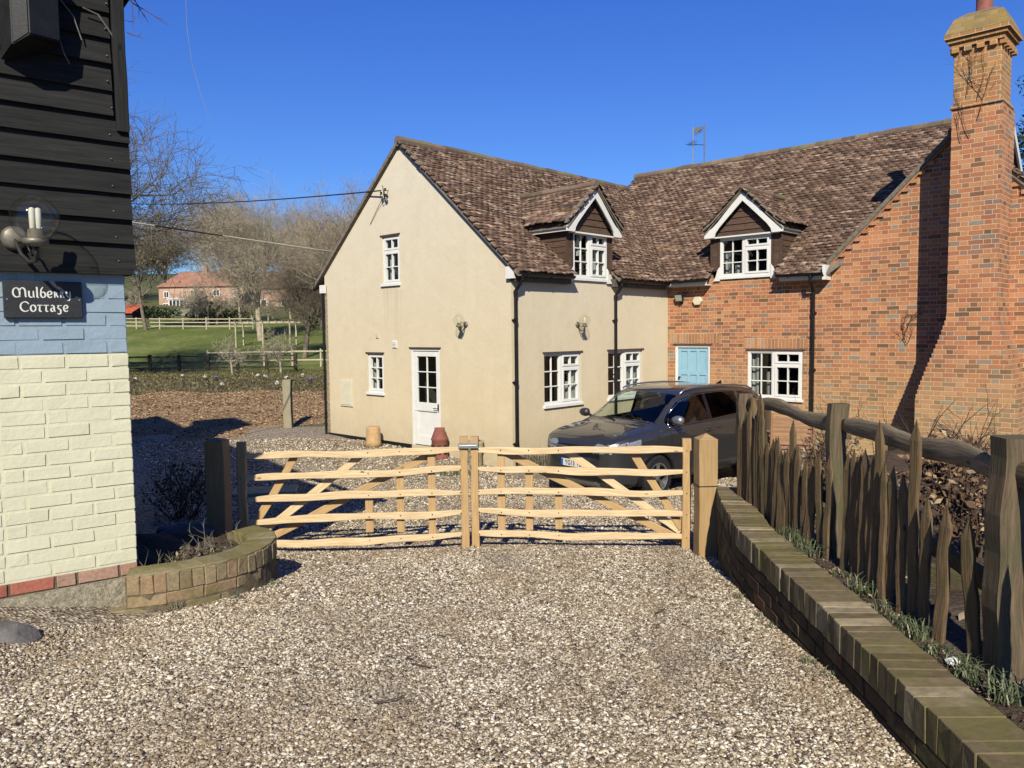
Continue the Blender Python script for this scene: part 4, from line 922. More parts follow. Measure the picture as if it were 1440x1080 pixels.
    mb = MB(); ridge_line(mb, P(c, apex + .07, -.21), P(c, apex + .07, dz(apex + .07)), r=.075, seed=int(c * 10)); mb.build('dormer_ridge', 'ridge', dm)
    w = window(P, (c - hw, c + hw, zb, zt), 'pair', dm, dep=-.03, curt=curt, sill=True, rm=(.10, -.01, .75))
    # the parts of a dormer stay two levels below the house: hang them on the dormer itself
    for ch in list(w.children): ch.parent = dm
    mb = MB()
    for sg in (-1, 1):
        vs = []
        for d in (-.05, .0):
            for (s, z) in ((c + sg * (hw + .002), zb + .22), (c + sg * (hw + .05), zb + .16), (c + sg * (hw + .10), zb - .0), (c + sg * (hw + .16), zb - .085), (c + sg * (hw + .002), zb - .085)): vs.append(P(s, z, d))
        mb.add(vs, [(0, 1, 2, 3, 4), (9, 8, 7, 6, 5), (0, 5, 6, 1), (1, 6, 7, 2), (2, 7, 8, 3), (3, 8, 9, 4), (4, 9, 5, 0)])
    mb.build('window_surround', 'white', dm)
dormer(PB, 2.33, 3.507, .864, 3.28, 'dormer over the cream wall with dark boarded cheeks', '', ((.02, .1, 0, 1), (.62, .93, 0, .5), (.75, .97, 0, .75), (.3, .45, .5, 1)), hb=.73, hw=.555, apex=5.08)
dormer(PC, 1.93, 3.562, .9, 3.36, 'dormer over the brick wall with wide white bargeboards', '', ((.03, .18, 0, .62), (.22, .4, 0, .3)), hb=.80, hw=.585, apex=5.13)

# chimney with flared base
CX0, CX1, CY = 6.08, 6.79, 4.42
mb = MB(); n = 18
mb.box(5.61, 7.17, CY, WC + .02, -.4, .96)
for k in range(n):
    f = (k + .5) / n; e = .5 - .5 * math.cos(PI * min(1, f)) ; e = f * .75 + e * .25
    mb.box(5.61 + .47 * e, 7.17 - .35 * e, CY, WC + .02, .96 + .08 * k, .96 + .08 * (k + 1))
mb.box(CX0, CX1 + .03, CY, WC + .02, 2.40, 5.85)
ch = mb.build('chimney', 'brick', house); tag(ch, 'tall brick chimney with a flared base and clay pot')
mb = MB(); Y1 = 5.14
mb.box(CX0 - .03, CX1 + .04, CY - .03, Y1 + .03, 5.85, 5.90); mb.box(CX0 + .01, CX1 - .01, CY + .01, Y1, 5.90, 6.83)
k = 0; x = CX0 - .02
while x < CX1: mb.box(x, x + .11, CY - .05, CY + .03, 6.76 + .0, 6.84); x += .185
y = CY - .02
while y < Y1: mb.box(CX1 - .04, CX1 + .05, y, y + .11, 6.76, 6.84); mb.box(CX0 - .05, CX0 + .03, y, y + .11, 6.76, 6.84); y += .185
mb.box(CX0 - .04, CX1 + .04, CY - .04, Y1 + .04, 6.84, 6.92); mb.box(CX0 - .08, CX1 + .08, CY - .08, Y1 + .08, 6.92, 6.985); mb.box(CX0 - .12, CX1 + .12, CY - .12, Y1 + .12, 6.985, 7.05)
mb.build('chimney_stack', 'brick_dark', ch, bevel=.003)
mb = MB()
def frust(mb, a, b, z0, z1):
    vs = [(a[0], a[2], z0), (a[1], a[2], z0), (a[1], a[3], z0), (a[0], a[3], z0), (b[0], b[2], z1), (b[1], b[2], z1), (b[1], b[3], z1), (b[0], b[3], z1)]
    mb.add(vs, [(0, 3, 2, 1), (4, 5, 6, 7), (0, 1, 5, 4), (1, 2, 6, 5), (2, 3, 7, 6), (3, 0, 4, 7)])
M['mossbrick'] = m_brick('mossy_cap_bricks', (.24, .22, .16), [(0, (.17, .13, .09)), (.5, (.30, .20, .10)), (1, (.28, .25, .19))], dirt=((.42, .27, .03), 6.2, 8.3))
frust(mb, (CX0 - .12, CX1 + .12, CY - .12, Y1 + .12), (CX0 - .0, CX1 + .0, CY - .0, Y1), 7.053, 7.33); frust(mb, (CX0 + .02, CX1 - .02, CY + .02, Y1 - .02), (CX0 + .14, CX1 - .14, CY + .14, Y1 - .14), 7.332, 7.42)
mb.build('chimney_cap', 'mossbrick', ch)
mb = MB(); mb.lathe([(.14, 0), (.15, .05), (.125, .08), (.12, .5), (.145, .52), (.15, .58), (.12, .59), (.10, .3)], (6.44, 4.76, 7.40), 20); mb.build('chimney_pot', 'redclay', ch, smooth=True)
mb = MB(); pbox(mb, PA, 6.02, 6.16, .40, .45, CY - .008, CY + .01); pbox(mb, PA, 6.06, 6.2, .27, .335, CY - .008, CY + .01); mb.build('soot_door', 'black', ch)
# climbing stems on the stack and gable
def twig(mb, p, d, ln, r, rg, depth=2, plane=None, droop=0):
    pts = [Vector(p)]; d = Vector(d).normalized(); n = 5
    for i in range(n):
        d = (d + Vector([rg.uniform(-.25, .25) for _ in range(3)]) + Vector((0, 0, -droop))).normalized()
        if plane is not None: d = (d - plane * d.dot(plane)).normalized()
        pts.append(pts[-1] + d * ln / n)
    mb.tube(pts, [r * (1 - .75 * i / n) for i in range(n + 1)], 4, cap=False)
    if depth:
        for i in (2, 3, 4):
            if rg.random() < .8:
                s = Vector([rg.uniform(-1, 1) for _ in range(3)]); s = (d + s * .9)
                twig(mb, pts[i], s, ln * rg.uniform(.35, .6), r * .6, rg, depth - 1, plane, droop)
mb = MB(); rg = random.Random(4)
for k in range(7): twig(mb, (6.12 + rg.random() * .5, CY - .035, 5.2 + rg.random() * 1.0), (rg.uniform(-.6, .6), 0, 1), rg.uniform(.4, .9), .006, rg, 2, Vector((0, 1, 0)))
o = mb.build('climbing_stems', 'twigwood'); o.matrix_world = HM; tag(o, 'dead bare creeper stems clinging to the upper brick chimney stack', 'climber'); mb = MB()
twig(mb, (5.15, WC - .03, 2.0), (.1, 0, 1), .5, .012, rg, 3, Vector((0, 1, 0)))
for k in range(6): twig(mb, (5.05 + rg.random() * .25, WC - .04, 1.9 + rg.random() * .3), (rg.uniform(-.5, .5), 0, 1), .3, .006, rg, 2, Vector((0, 1, 0)))
o = mb.build('climbing_stems', 'twigwood'); o.matrix_world = HM; tag(o, 'small tuft of dead creeper on the brick gable left of the chimney shadow', 'climber')

# things fixed to the house
def on_house(name, label, cat, loc, rz=0, group=None):
    return empty(name, HM @ Vector(loc), -YAW + rz, label=label, cat=cat, group=group)
def lamp(loc, rz, label, root_m=None, s=1.0, lat=.0, group='globe lamps on the house walls'):
    """local -y points out of the wall"""
    t = empty('wall_lamp', loc, rz, label=label, cat='lamp', group=group)
    mb = MB(); mb.lathe([(0, -.03), (.045, -.03), (.06, -.018), (.065, 0)], (0, 0, 0), 20, axis='y'); mb.build('back_plate', 'oldmetal', t, smooth=True)
    mb = MB(); mb.tube([(0, -.02, -.01), (lat * .3, -.06, -.09), (lat * .7, -.12, -.135), (lat, -.17, -.13), (lat, -.2, -.09), (lat, -.2, -.05)], [.011] * 6, 10); mb.tube([(lat * .2, -.03, -.02), (lat * .6, -.09, -.03), (lat * .8, -.14, -.10)], .006, 8); mb.build('arm', 'iron', t, smooth=True)
    mb = MB(); mb.lathe([(.02, -.06), (.035, -.05), (.062, -.045), (.062, -.02), (.04, -.015), (.035, .03), (.02, .035)], (lat, -.2, 0), 20); mb.build('holder', 'oldmetal', t, smooth=True)
    mb = MB(); R0 = .118
    prof = [(max(.045, R0 * math.sin(a)), .115 - R0 * math.cos(a)) for a in [R(x) for x in range(21, 178, 8)]] + [(.001, .24)]
    mb.lathe(prof, (lat, -.2, -.03), 28); mb.build('globe', 'globe', t, smooth=True)
    mb = MB(); mb.lathe([(.012, .0), (.014, .02), (.016, .1), (.012, .11), (0, .115)], (lat - .012, -.2, .03), 10); mb.lathe([(.012, .0), (.014, .02), (.016, .1), (.012, .11), (0, .115)], (lat + .016, -.2, .03), 10); mb.build('bulb', 'bulb', t, smooth=True)
    if s != 1: t.scale = (s, s, s)
    return t
lamp(HM @ Vector((-1.22, 0, 2.36)), -YAW, 'clear globe lamp on the cream gable wall right of the glazed door', s=.95)
lamp(HM @ Vector((0, 1.93, 2.34)), -YAW + PI / 2, 'clear globe lamp on the courtyard wall under the cream dormer', s=.95)
t = on_house('flood_light', 'square security flood light under the brick eaves, left of the alarm box', 'light', PC(.36, 2.95, 0))
mb = MB(); mb.obox((0, -.10, .0), Vector((1, 0, 0)), Vector((0, .94, .34)), Vector((0, -.34, .94)), .10, .03, .085); mb.build('housing', 'box', t, bevel=.006)
mb = MB(); mb.obox((0, -.133, -.012), Vector((1, 0, 0)), Vector((0, .94, .34)), Vector((0, -.34, .94)), .082, .004, .068); mb.build('lens', 'lens', t)
mb = MB(); mb.tube([(0, 0, -.02), (0, -.07, -.01)], .015); mb.lathe([(0, -.07), (.028, -.06), (.032, -.04), (.03, 0)], (0.0, 0, -.13), 12, axis='y'); mb.build('bracket', 'black', t)
t = on_house('alarm_box', 'cream six-sided alarm box on the brick wall above the blue door', 'alarm box', PC(.80, 2.86, 0))
mb = MB(); mb.prism([(math.cos(R(a)) * .12, math.sin(R(a)) * .105) for a in range(0, 360, 60)], -.075, 0, 'y'); mb.build('cover', 'alarm', t, bevel=.008)
t = on_house('wall_vent', 'tiny cream vent on the gable above the small window', 'vent', PA(-4.07, 2.16, 0))
mb = MB(); pbox(mb, PA, -.05, .05, -.055, .055, -.02, 0); [pbox(mb, PA, -.035, .035, -.04 + .026 * k, -.03 + .026 * k, -.027, -.018) for k in range(4)]; mb.build('louvre', 'alarm', t)
t = on_house('wall_vent', 'larger white louvred vent on the gable left of the glazed door', 'vent', PA(-3.46, 1.97, 0))
mb = MB(); pbox(mb, PA, -.075, .075, -.08, .08, -.02, 0); [pbox(mb, PA, -.06, .06, -.06 + .032 * k, -.045 + .032 * k, -.032, -.018) for k in range(4)]; mb.build('louvre', 'white', t)
t = on_house('meter_box', 'cream meter cabinet low on the left of the gable wall', 'meter box', PA(-5.29, .84, 0))
mb = MB(); pbox(mb, PA, -.235, .235, -.31, .31, -.03, 0); mb.build('frame', 'alarm', t, bevel=.004)
mb = MB(); pbox(mb, PA, -.2, .2, -.275, .275, -.04, -.031); mb.build('lid', 'alarm', t, bevel=.004)
# aerials
def aerial(x, top, label, yagi):
    t = on_house('tv_aerial', label, 'aerial', (x, YR, ZRM - .05), group=None); h = top - ZRM + .05
    mb = MB(); mb.tube([(0, 0, 0), (0, 0, h)], .016, 8); mb.build('mast', 'galv' if yagi else 'oldmetal', t)
    mb = MB()
    if yagi:
        mb.tube([(-.20, 0, h - .42), (.28, .1, h - .5)], .008, 6)
        for k in range(8):
            f = k / 7; c = Vector((-.2 + .48 * f, .1 * f, h - .42 - .08 * f)); mb.tube([c + Vector((-.03, .12, .03)), c - Vector((-.03, .12, .03))], .004, 5)
        for a in range(0, 180, 30): mb.tube([(math.cos(R(a)) * .16 - .02, 0, h - .42 + math.sin(R(a)) * .10), (-math.cos(R(a)) * .16 - .02, 0, h - .42 - math.sin(R(a)) * .10)], .004, 5)
    else:
        mb.tube([(0, 0, h - .05), (-.24, -.1, h - .28)], .008, 6)
        for k in range(5):
            c = Vector((-.05 - .045 * k, -.02 * k, h - .10 - .042 * k)); mb.tube([c + Vector((-.02, .16, .0)), c - Vector((-.02, .16, 0))], .004, 5)
        mb.box(-.30, -.06, -.03, -.01, h - .20, h - .06)
    mb.build('array', 'galv' if not yagi else 'iron', t)
aerial(-1.385, 7.72, 'left roof aerial with a spiky ring of rods', True); aerial(-1.04, 7.75, 'right roof aerial with a small pale panel on a dark mast', False)
# overhead cable bracket
t = on_house('cable_bracket', 'black cable bracket with insulators near the top of the cream gable', 'bracket', PA(-3.60, 5.22, 0))
mb = MB(); mb.tube([(.02, 0, .02), (.02, -.12, .02)], .008); mb.tube([(.02, 0, -.1), (.02, -.12, -.1)], .008); mb.tube([(-.02, -.12, .12), (.04, -.12, -.16)], .008); mb.build('arm', 'iron', t)
mb = MB(); [mb.lathe([(.0, -.03), (.03, -.025), (.018, 0), (.03, .025), (0, .03)], (.02 + dx, -.13, z), 10) for dx, z in ((.06, .02), (.06, -.1), (-.08, -.04))]; mb.build('insulator', 'black', t)
mb = MB(); mb.tube([(-.08, -.12, .0), (-.15, -.08, -.1), (-.12, -.05, -.24), (-.04, -.05, -.2), (-.05, -.08, -.05), (.04, -.1, .02)], .008, 6); mb.tube([(-.1, -.06, -.12), (-.35, -.03, -.34), (-.62, -.02, -.62)], .007, 6); mb.build('cable_loop', 'cable', t)
def sag(p0, p1, s, n=14): p0, p1 = Vector(p0), Vector(p1); return [p0.lerp(p1, i / n) - Vector((0, 0, 4 * s * (i / n) * (1 - i / n))) for i in range(n + 1)]
mb = MB(); mb.tube(sag(HM @ Vector((-3.68, -.12, 5.24)), (-14.9, 30, 7.25), .12), .014, 6); tag(mb.build('overhead_cable', 'cable'), 'thin black overhead cable crossing the sky to the cream gable', 'cable')
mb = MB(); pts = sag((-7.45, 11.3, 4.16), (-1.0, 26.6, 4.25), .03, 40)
mb.tube(pts[:8], .016, 6, mi=1); mb.tube(pts[7:12], .014, 6, mi=0); mb.tube(pts[11:], .017, 6, mi=1)  # a dark stretch between two pale ones
tag(mb.build('overhead_cable', ['cable', 'palecable']), 'lower pale cable with a dark stretch running from the black boards to the cream house', 'cable')

# ------------------------------------------------------------------ the black boarded cottage on the left (local x along its end wall, local y away)
CS = 1.064; CO = Vector((-2.307 * CS, 4.7 * CS, 2.2 * (1 - CS))); CA = R(38.096)
cot = empty('cottage', CO, CA, label='black weatherboarded cottage end over blue and cream painted brickwork at the left edge', cat='cottage'); cot.scale = (CS, CS, CS)
CMX = Matrix.Translation(CO) @ Matrix.Rotation(CA, 4, 'Z') @ Matrix.Scale(CS, 4)
WL = 5.4
def bricks_run(mb, z, n_rows, zh, x0, x1, depth, rg, seed_off=0, jit=.0018, face=0, mi=0):
    for r in range(n_rows):
        x = x1 if True else 0; k = (r + seed_off) % 2; zz = z + r * zh
        first = True
        while x > x0:
            w = .225 if not (first and k) else .107
            if (rg.random() < .06 or (k and abs(x + .62) < .11)) and not first: w = .107
            g = .011; a = max(x - w, x0)
            ins = rg.uniform(-.002, .0025)
            mb.box(a + g / 2, x - g / 2, ins + face, ins + face + depth, zz + g / 2, zz + zh - g / 2, mi=mi, jit=jit); x -= w + g * .3; first = False
rg = random.Random(21)
mb = MB(); bricks_run(mb, .825, 16, .0795, -2.6, 0, .1, rg); mb.box(-2.6, -.008, .0042, .1, .815, 2.10)
mb.box(-WL, -2.6, 0, .1, .3, 2.1)
mb.build('cream_brickwork', 'paintcream', cot, bevel=.0035, bseg=2)
mb = MB(); bricks_run(mb, 2.099, 7, .0795, -2.6, -.004, .1, rg, 1); mb.box(-2.6, -.012, .0042, .1, 2.10, 2.68)
mb.build('blue_brickwork', 'paintblue', cot, bevel=.004, bseg=2)
mb = MB(); bricks_run(mb, .742, 1, .082, -2.6, .002, .1, rg, 1, jit=.003); mb.build('bare_brick_course', 'redbrick_i', cot, bevel=.004)
mb = MB(); mb.box(-WL, -.01, .008, .12, .6, .83); mb.build('mortar_bed', 'mortar', cot)
# rough concrete plinth
bm = MB(); nx, nz = 70, 12
vs = [(-2.7 + 2.715 * i / nx, -.02 - .006 * random.Random(i * 31 + j).random() - (.02 if j < 3 else 0), .25 + .49 * j / nz) for j in range(nz + 1) for i in range(nx + 1)]
fs = [(j * (nx + 1) + i, j * (nx + 1) + i + 1, (j + 1) * (nx + 1) + i + 1, (j + 1) * (nx + 1) + i) for j in range(nz) for i in range(nx)]
bm.add(vs, fs); t0 = nz * (nx + 1)
bm.add([vs[t0], vs[t0 + nx], (.015, .1, .74), (-2.7, .1, .74)], [(0, 1, 2, 3)]); bm.add([vs[nx], (.015, .1, .25), (.015, .1, .74), vs[t0 + nx]], [(0, 1, 2, 3)])
bm.build('plinth', 'concrete', cot)
# weatherboards: each board leans out over the one below
mb = MB(); rg = random.Random(5); z = 2.60; k = 0; BP = .148
def board(mb, x0, x1, z, h, lean=.034, y0=-.012, rg=rg):
    n = 22; vs = []
    ph = rg.uniform(0, 6); amp = .0035
    for i in range(n + 1):
        x = x0 + (x1 - x0) * i / n; w = amp * math.sin(ph + i * .5) + rg.uniform(-.001, .001); o = .003 * math.sin(ph * 2 + i * .35)
        vs += [(x, y0 - lean - o, z + w), (x, y0 - lean + .020, z + w), (x, y0 - .004, z + h + .015), (x, y0 + .012, z + h + .015), (x, y0 - lean - o + .0015, z + w + .006)]
    fs = []; uvs = []; off = rg.uniform(0, 20)
    for i in range(n):
        a = 5 * i; b = a + 5; u0, u1 = x0 + (x1 - x0) * i / n, x0 + (x1 - x0) * (i + 1) / n
        fs += [(a, a + 1, b + 1, b), (a, b, b + 4, a + 4), (a + 4, b + 4, b + 2, a + 2), (a + 1, a + 3, b + 3, b + 1), (a + 2, b + 2, b + 3, a + 3)]
        uvs += [[(u0, off), (u0, off + .02), (u1, off + .02), (u1, off)], [(u0, off), (u1, off), (u1, off + .01), (u0, off + .01)], [(u0, off + .01), (u1, off + .01), (u1, off + .16), (u0, off + .16)],
                [(u0, off), (u0, off + .16), (u1, off + .16), (u1, off)], [(u0, off + .16), (u1, off + .16), (u1, off + .18), (u0, off + .18)]]
    e = 5 * n; fs += [(0, 4, 2, 3, 1), (e, e + 1, e + 3, e + 2, e + 4)]; uvs += [[(0, 0)] * 5] * 2
    mb.add(vs, fs, uvs)
while z < 4.6:
    h = BP + rg.uniform(-.004, .004)
    xr = .045 + rg.uniform(-.006, .006) if z < 3.45 else -.04
    board(mb, -WL, xr, z, h, lean=.036 + rg.uniform(-.004, .006)); z += h; k += 1
mb.build('weatherboarding', 'paintblack', cot)
mb = MB(); rgn_ = random.Random(2); zz_ = 2.64
while zz_ < 4.5:
    for xn in (-.06, -.66, -1.26): mb.lathe([(0, -.052), (.004, -.051), (.005, -.040)], (xn + rgn_.uniform(-.015, .015), 0, zz_ + rgn_.uniform(-.006, .006)), 7, axis='y')
    zz_ += BP
mb.build('nail_heads', 'oldmetal', cot)
mb = MB(); mb.box(-WL, .03, -.055, .1, 2.565, 2.605); mb.plank((.004, -.052, 3.40), (.004, -.052, 4.6), .066, .035, up=(1, 0, 0), seg=8, wob=.003, seed=3, mi=0); mb.build('corner_board', 'paintblack', cot)
mb = MB()
mb.box(-.12, .0, .1, 8.4, .2, 2.6); mb.box(-.12, .035, .1, 8.4, 2.6, 4.15); mb.box(-WL, -.12, 8.3, 8.4, .2, 4.15); mb.box(-WL, -WL + .12, .1, 8.3, .2, 4.15)
mb.box(-WL, -.12, .1, .16, .2, 4.15)
mb.add([(-WL, .05, 4.15), (0, .05, 4.15), (-WL / 2, .05, 7.0)], [(0, 1, 2)]); mb.add([(-WL, 8.3, 4.15), (0, 8.3, 4.15), (-WL / 2, 8.3, 7.0)], [(0, 1, 2)])
mb.build('side_wall', 'paintblack', cot)
mb = MB(); zr = 7.35
for sg in (1, -1):
    ex, ez = -WL / 2 + sg * (WL / 2 + .09), 4.20; rx = -WL / 2
    vs = [(ex, -.12, ez), (ex, 8.6, ez), (rx, 8.6, zr), (rx, -.12, zr)]
    mb.add(vs + [(a, b, c + .09) for a, b, c in vs], [(0, 1, 2, 3), (7, 6, 5, 4), (0, 4, 5, 1), (1, 5, 6, 2), (2, 6, 7, 3), (3, 7, 4, 0)])
mb.build('roof', 'paintblack', cot)
mb = MB(); mb.add([(.09, -.13, 4.30), (.09, -.1, 4.30), (-WL / 2, -.1, 7.45), (-WL / 2, -.13, 7.45), (.09, -.13, 4.15), (.09, -.1, 4.15), (-WL / 2, -.1, 7.27), (-WL / 2, -.13, 7.27)], [(0, 1, 2, 3), (7, 6, 5, 4), (0, 4, 5, 1), (1, 5, 6, 2), (2, 6, 7, 3), (3, 7, 4, 0)])
mb.build('barge_board', 'paintblack', cot)
mb = MB(); mb.box(-WL / 2 - .45, -WL / 2 + .45, 5.0, 5.9, 6.4, 8.3); mb.box(-WL / 2 - .52, -WL / 2 + .52, 4.93, 5.97, 8.3, 8.45); mb.build('chimney', 'brick', cot)
# black louvred box
t = empty('wall_box', CMX @ Vector((-.43, -.048, 3.98)), CA, label='black metal box with louvre slots fixed to the top of the black boards', cat='wall box'); t.scale = (CS, CS, CS)
mb = MB(); pr = [(-.16, .16), (-.16, -.22), (-.10, -.30)]
vs = [(-.155, 0, .22), (-.155, 0, -.29), (-.115, -.16, -.24), (-.115, -.16, .22), (-.04, -.20, -.18), (-.04, -.20, .22), (.115, -.13, -.17), (.115, -.13, .22), (.115, 0, -.17), (.115, 0, .22)]
fs = [(0, 1, 2, 3), (3, 2, 4, 5), (5, 4, 6, 7), (7, 6, 8, 9), (0, 9, 8, 1), (0, 3, 5, 7, 9), (1, 8, 6, 4, 2)]
mb.add(vs, fs); mb.build('casing', 'box', t, bevel=.006, bseg=2)
mb = MB()
for k in range(3):
    c = Vector((-.078, -.184, .125 - .034 * k)); mb.obox(c, Vector((.88, -.47, 0)), Vector((.47, .88, 0)), Vector((0, 0, 1)), .032, .004, .008)
mb.build('louvre', 'cable', t, bevel=.003)
mb = MB(); mb.tube([(.14, -.015, .10), (.20, -.025, .02), (.24, -.012, -.10)], .004, 6); mb.tube([(.25, -.02, .08), (.33, -.015, .06), (.40, -.012, -.04), (.43, -.01, -.14)], .005, 6)
mb.tube([(.13, -.02, -.13), (.145, -.03, -.20), (.17, -.03, -.25)], .003, 6); mb.build('loose_wire', 'oldmetal', t)
lamp(CMX @ Vector((-.565, -.045, 2.745)), CA, 'large clear globe lamp on the black boards just above the name plaque', s=1.02 * CS, lat=.075, group=None)
# name plaque with lettering cut as strokes
t = empty('name_plaque', CMX @ Vector((-.437, -.006, 2.412)), CA, label='slate name plaque reading Mulberry Cottage on the blue brickwork', cat='plaque'); t.scale = (CS, CS, CS)
PW, PH = .385, .208
mb = MB(); mb.box(-PW / 2, PW / 2, -.024, 0, -PH / 2, PH / 2); mb.build('slate', 'slate', t, bevel=.004)
def arc(cx, cy, rx, ry, a0, a1, n=14): return [(cx + rx * math.cos(R(a0 + (a1 - a0) * i / n)), cy + ry * math.sin(R(a0 + (a1 - a0) * i / n))) for i in range(n + 1)]
GL = {
 'M': (2.05, [arc(.62, .72, .52, .72, 60, 330), arc(.55, .70, .48, .72, 90, -2)[::1] + [(1.03, .0)], arc(1.42, .80, .40, .64, 170, 20) + arc(1.62, .45, .2, .45, 0, -20)[1:] + [(1.86, .05), (2.0, .12)]]),
 'u': (.95, [[(.05, .95), (.14, 1.0)] + arc(.45, .35, .31, .35, 180, 300), [(.76, 1.0), (.76, .12), (.90, 0)]]),
 'l': (.50, [[(.10, 1.62), (.20, 1.5), (.20, .2)] + arc(.36, .16, .16, .16, 180, 290)]),
 'b': (.85, [[(.42, 1.62), (.16, 1.2), (.10, .6)] + arc(.42, .42, .32, .42, 180, 360) + arc(.42, .42, .32, .42, 0, 130)[1:]]),
 'e': (.80, [arc(.42, .5, .34, .5, 50, 320), arc(.42, .72, .24, .26, 40, -90) + [(.12, .46)]]),
 'r': (.75, [[(.08, .95), (.18, .92), (.18, .0)], [(.18, .6), (.40, .95), (.52, .78), (.36, .52), (.66, .04)]]),
 'y': (.80, [[(.06, .98), (.14, .9), (.16, .4), (.34, .08), (.62, .12)], [(.64, 1.0), (.64, .0), (.50, -.42), (.22, -.42)]]),
 'C': (1.35, [arc(.78, .72, .66, .74, 50, 315), [(1.18, 1.3), (1.30, 1.12)]]),
 'o': (.90, [arc(.45, .48, .37, .5, 0, 360)]),
 't': (.82, [[(.02, .86), (.12, .96), (.80, .96)], [(.40, .96), (.34, .3)] + arc(.52, .22, .18, .22, 180, 310)]),
 'a': (.85, [[(.12, .86), (.36, 1.0), (.58, .82), (.60, .15), (.76, .0)], arc(.36, .26, .25, .27, 70, 300)]),
 'g': (.85, [[(.08, .94), (.78, .94)], [(.36, .94), (.16, .62), (.34, .42), (.60, .22), (.56, -.30), (.30, -.44), (.10, -.28)]]),
}
def letters(word, x0, zb, sx, sz, w0):
    mb = MB(); x = x0
    for chh in word:
        wd_, st = GL[chh]
        for pl in st:
            pts = [Vector((x + a * sx, -.0262, zb + b * sz)) for a, b in pl]; vs = []
            for i, p in enumerate(pts):
                d = pts[min(i + 1, len(pts) - 1)] - pts[max(i - 1, 0)]; d.normalize()
                nrm = Vector((-d.z, 0, d.x)); hw = w0 * (.62 + .75 * abs(d.z * .8 + d.x * -.25))
                if i in (0, len(pts) - 1): hw *= .7
                vs += [p - nrm * hw, p + nrm * hw]
            n = len(pts); vs += [v + Vector((0, .0022, 0)) for v in vs]
            fs = []
            for i in range(n - 1): fs += [(2 * i, 2 * i + 1, 2 * i + 3, 2 * i + 2), (2 * i, 2 * i + 2, 2 * n + 2 * i + 2, 2 * n + 2 * i), (2 * i + 1, 2 * n + 2 * i + 1, 2 * n + 2 * i + 3, 2 * i + 3)]
            mb.add(vs, fs)
        x += (wd_ + .12) * sx
    return mb
letters('Mulberry', -.150, .012, .0345, .036, .0034).build('lettering', 'signwhite', t)
letters('Cottage', -.118, -.066, .0335, .036, .0034).build('lettering', 'signwhite', t)
mb = MB(); [mb.lathe([(0, -.0265), (.004, -.026), (.005, -.024)], (x, 0, 0), 8, axis='y') for x in (-.175, .178)]; mb.build('screw', 'galv', t)
# stray creeper stems poking past the eave corner
mb = MB(); rg = random.Random(12)
for (p, d, ln) in (((.07, -.07, 4.20), (.25, 0, -1), .20), ((.06, -.06, 4.17), (1, 0, -.75), .26), ((.05, -.055, 3.98), (1, 0, -.5), .10), ((.07, -.06, 4.2), (.6, 0, -.9), .14)):
    twig(mb, p, d, ln, .004, rg, 1)
o = mb.build('creeper_stem', 'twigwood'); o.matrix_world = CMX; tag(o, 'thin dark creeper stems poking past the eave corner of the black boards', 'climber')
mb = MB(); pts = [CMX @ Vector(p) for p in ((.42, -.02, 4.30), (.40, -.02, 4.1), (.42, -.02, 3.9), (.47, -.02, 3.70), (.52, -.02, 3.55))]; pts[0] = CMX @ Vector((.40, -.02, 4.45)); pts.insert(0, CMX @ Vector((.09, -.10, 4.62)))
mb.tube(pts, [.0011] * 5 + [.0007], 5); tag(mb.build('hanging_stem', 'greywood'), 'pale thread-like dead stem dangling against the blue sky beside the black boards', 'stem')
# boulder at the foot of the wall
def rock(name, c, r, seed, mt='rock', **kw):
    rgr = random.Random(seed); bm = bmesh.new(); bmesh.ops.create_icosphere(bm, subdivisions=3, radius=1)
    ph = [Vector([rgr.uniform(-1, 1) for _ in range(3)]).normalized() for _ in range(9)]; of = [rgr.uniform(.55, .85) for _ in ph]
    for v in bm.verts:
        p = v.co.copy()
        for a, o_ in zip(ph, of):
            e = p.dot(a) - o_
            if e > 0: p -= a * e * .85
        v.co = Vector((p.x * r[0], p.y * r[1], p.z * r[2]))
    me = bpy.data.meshes.new(name); bm.to_mesh(me); bm.free(); o = obj_of(me, name, mt); o.location = c; tag(o, **kw); return o
rock('boulder', (-2.86, 4.18, .545), (.25, .13, .10), 3, mt='greyrock', label='grey boulder at the foot of the cream painted wall', cat='rock')

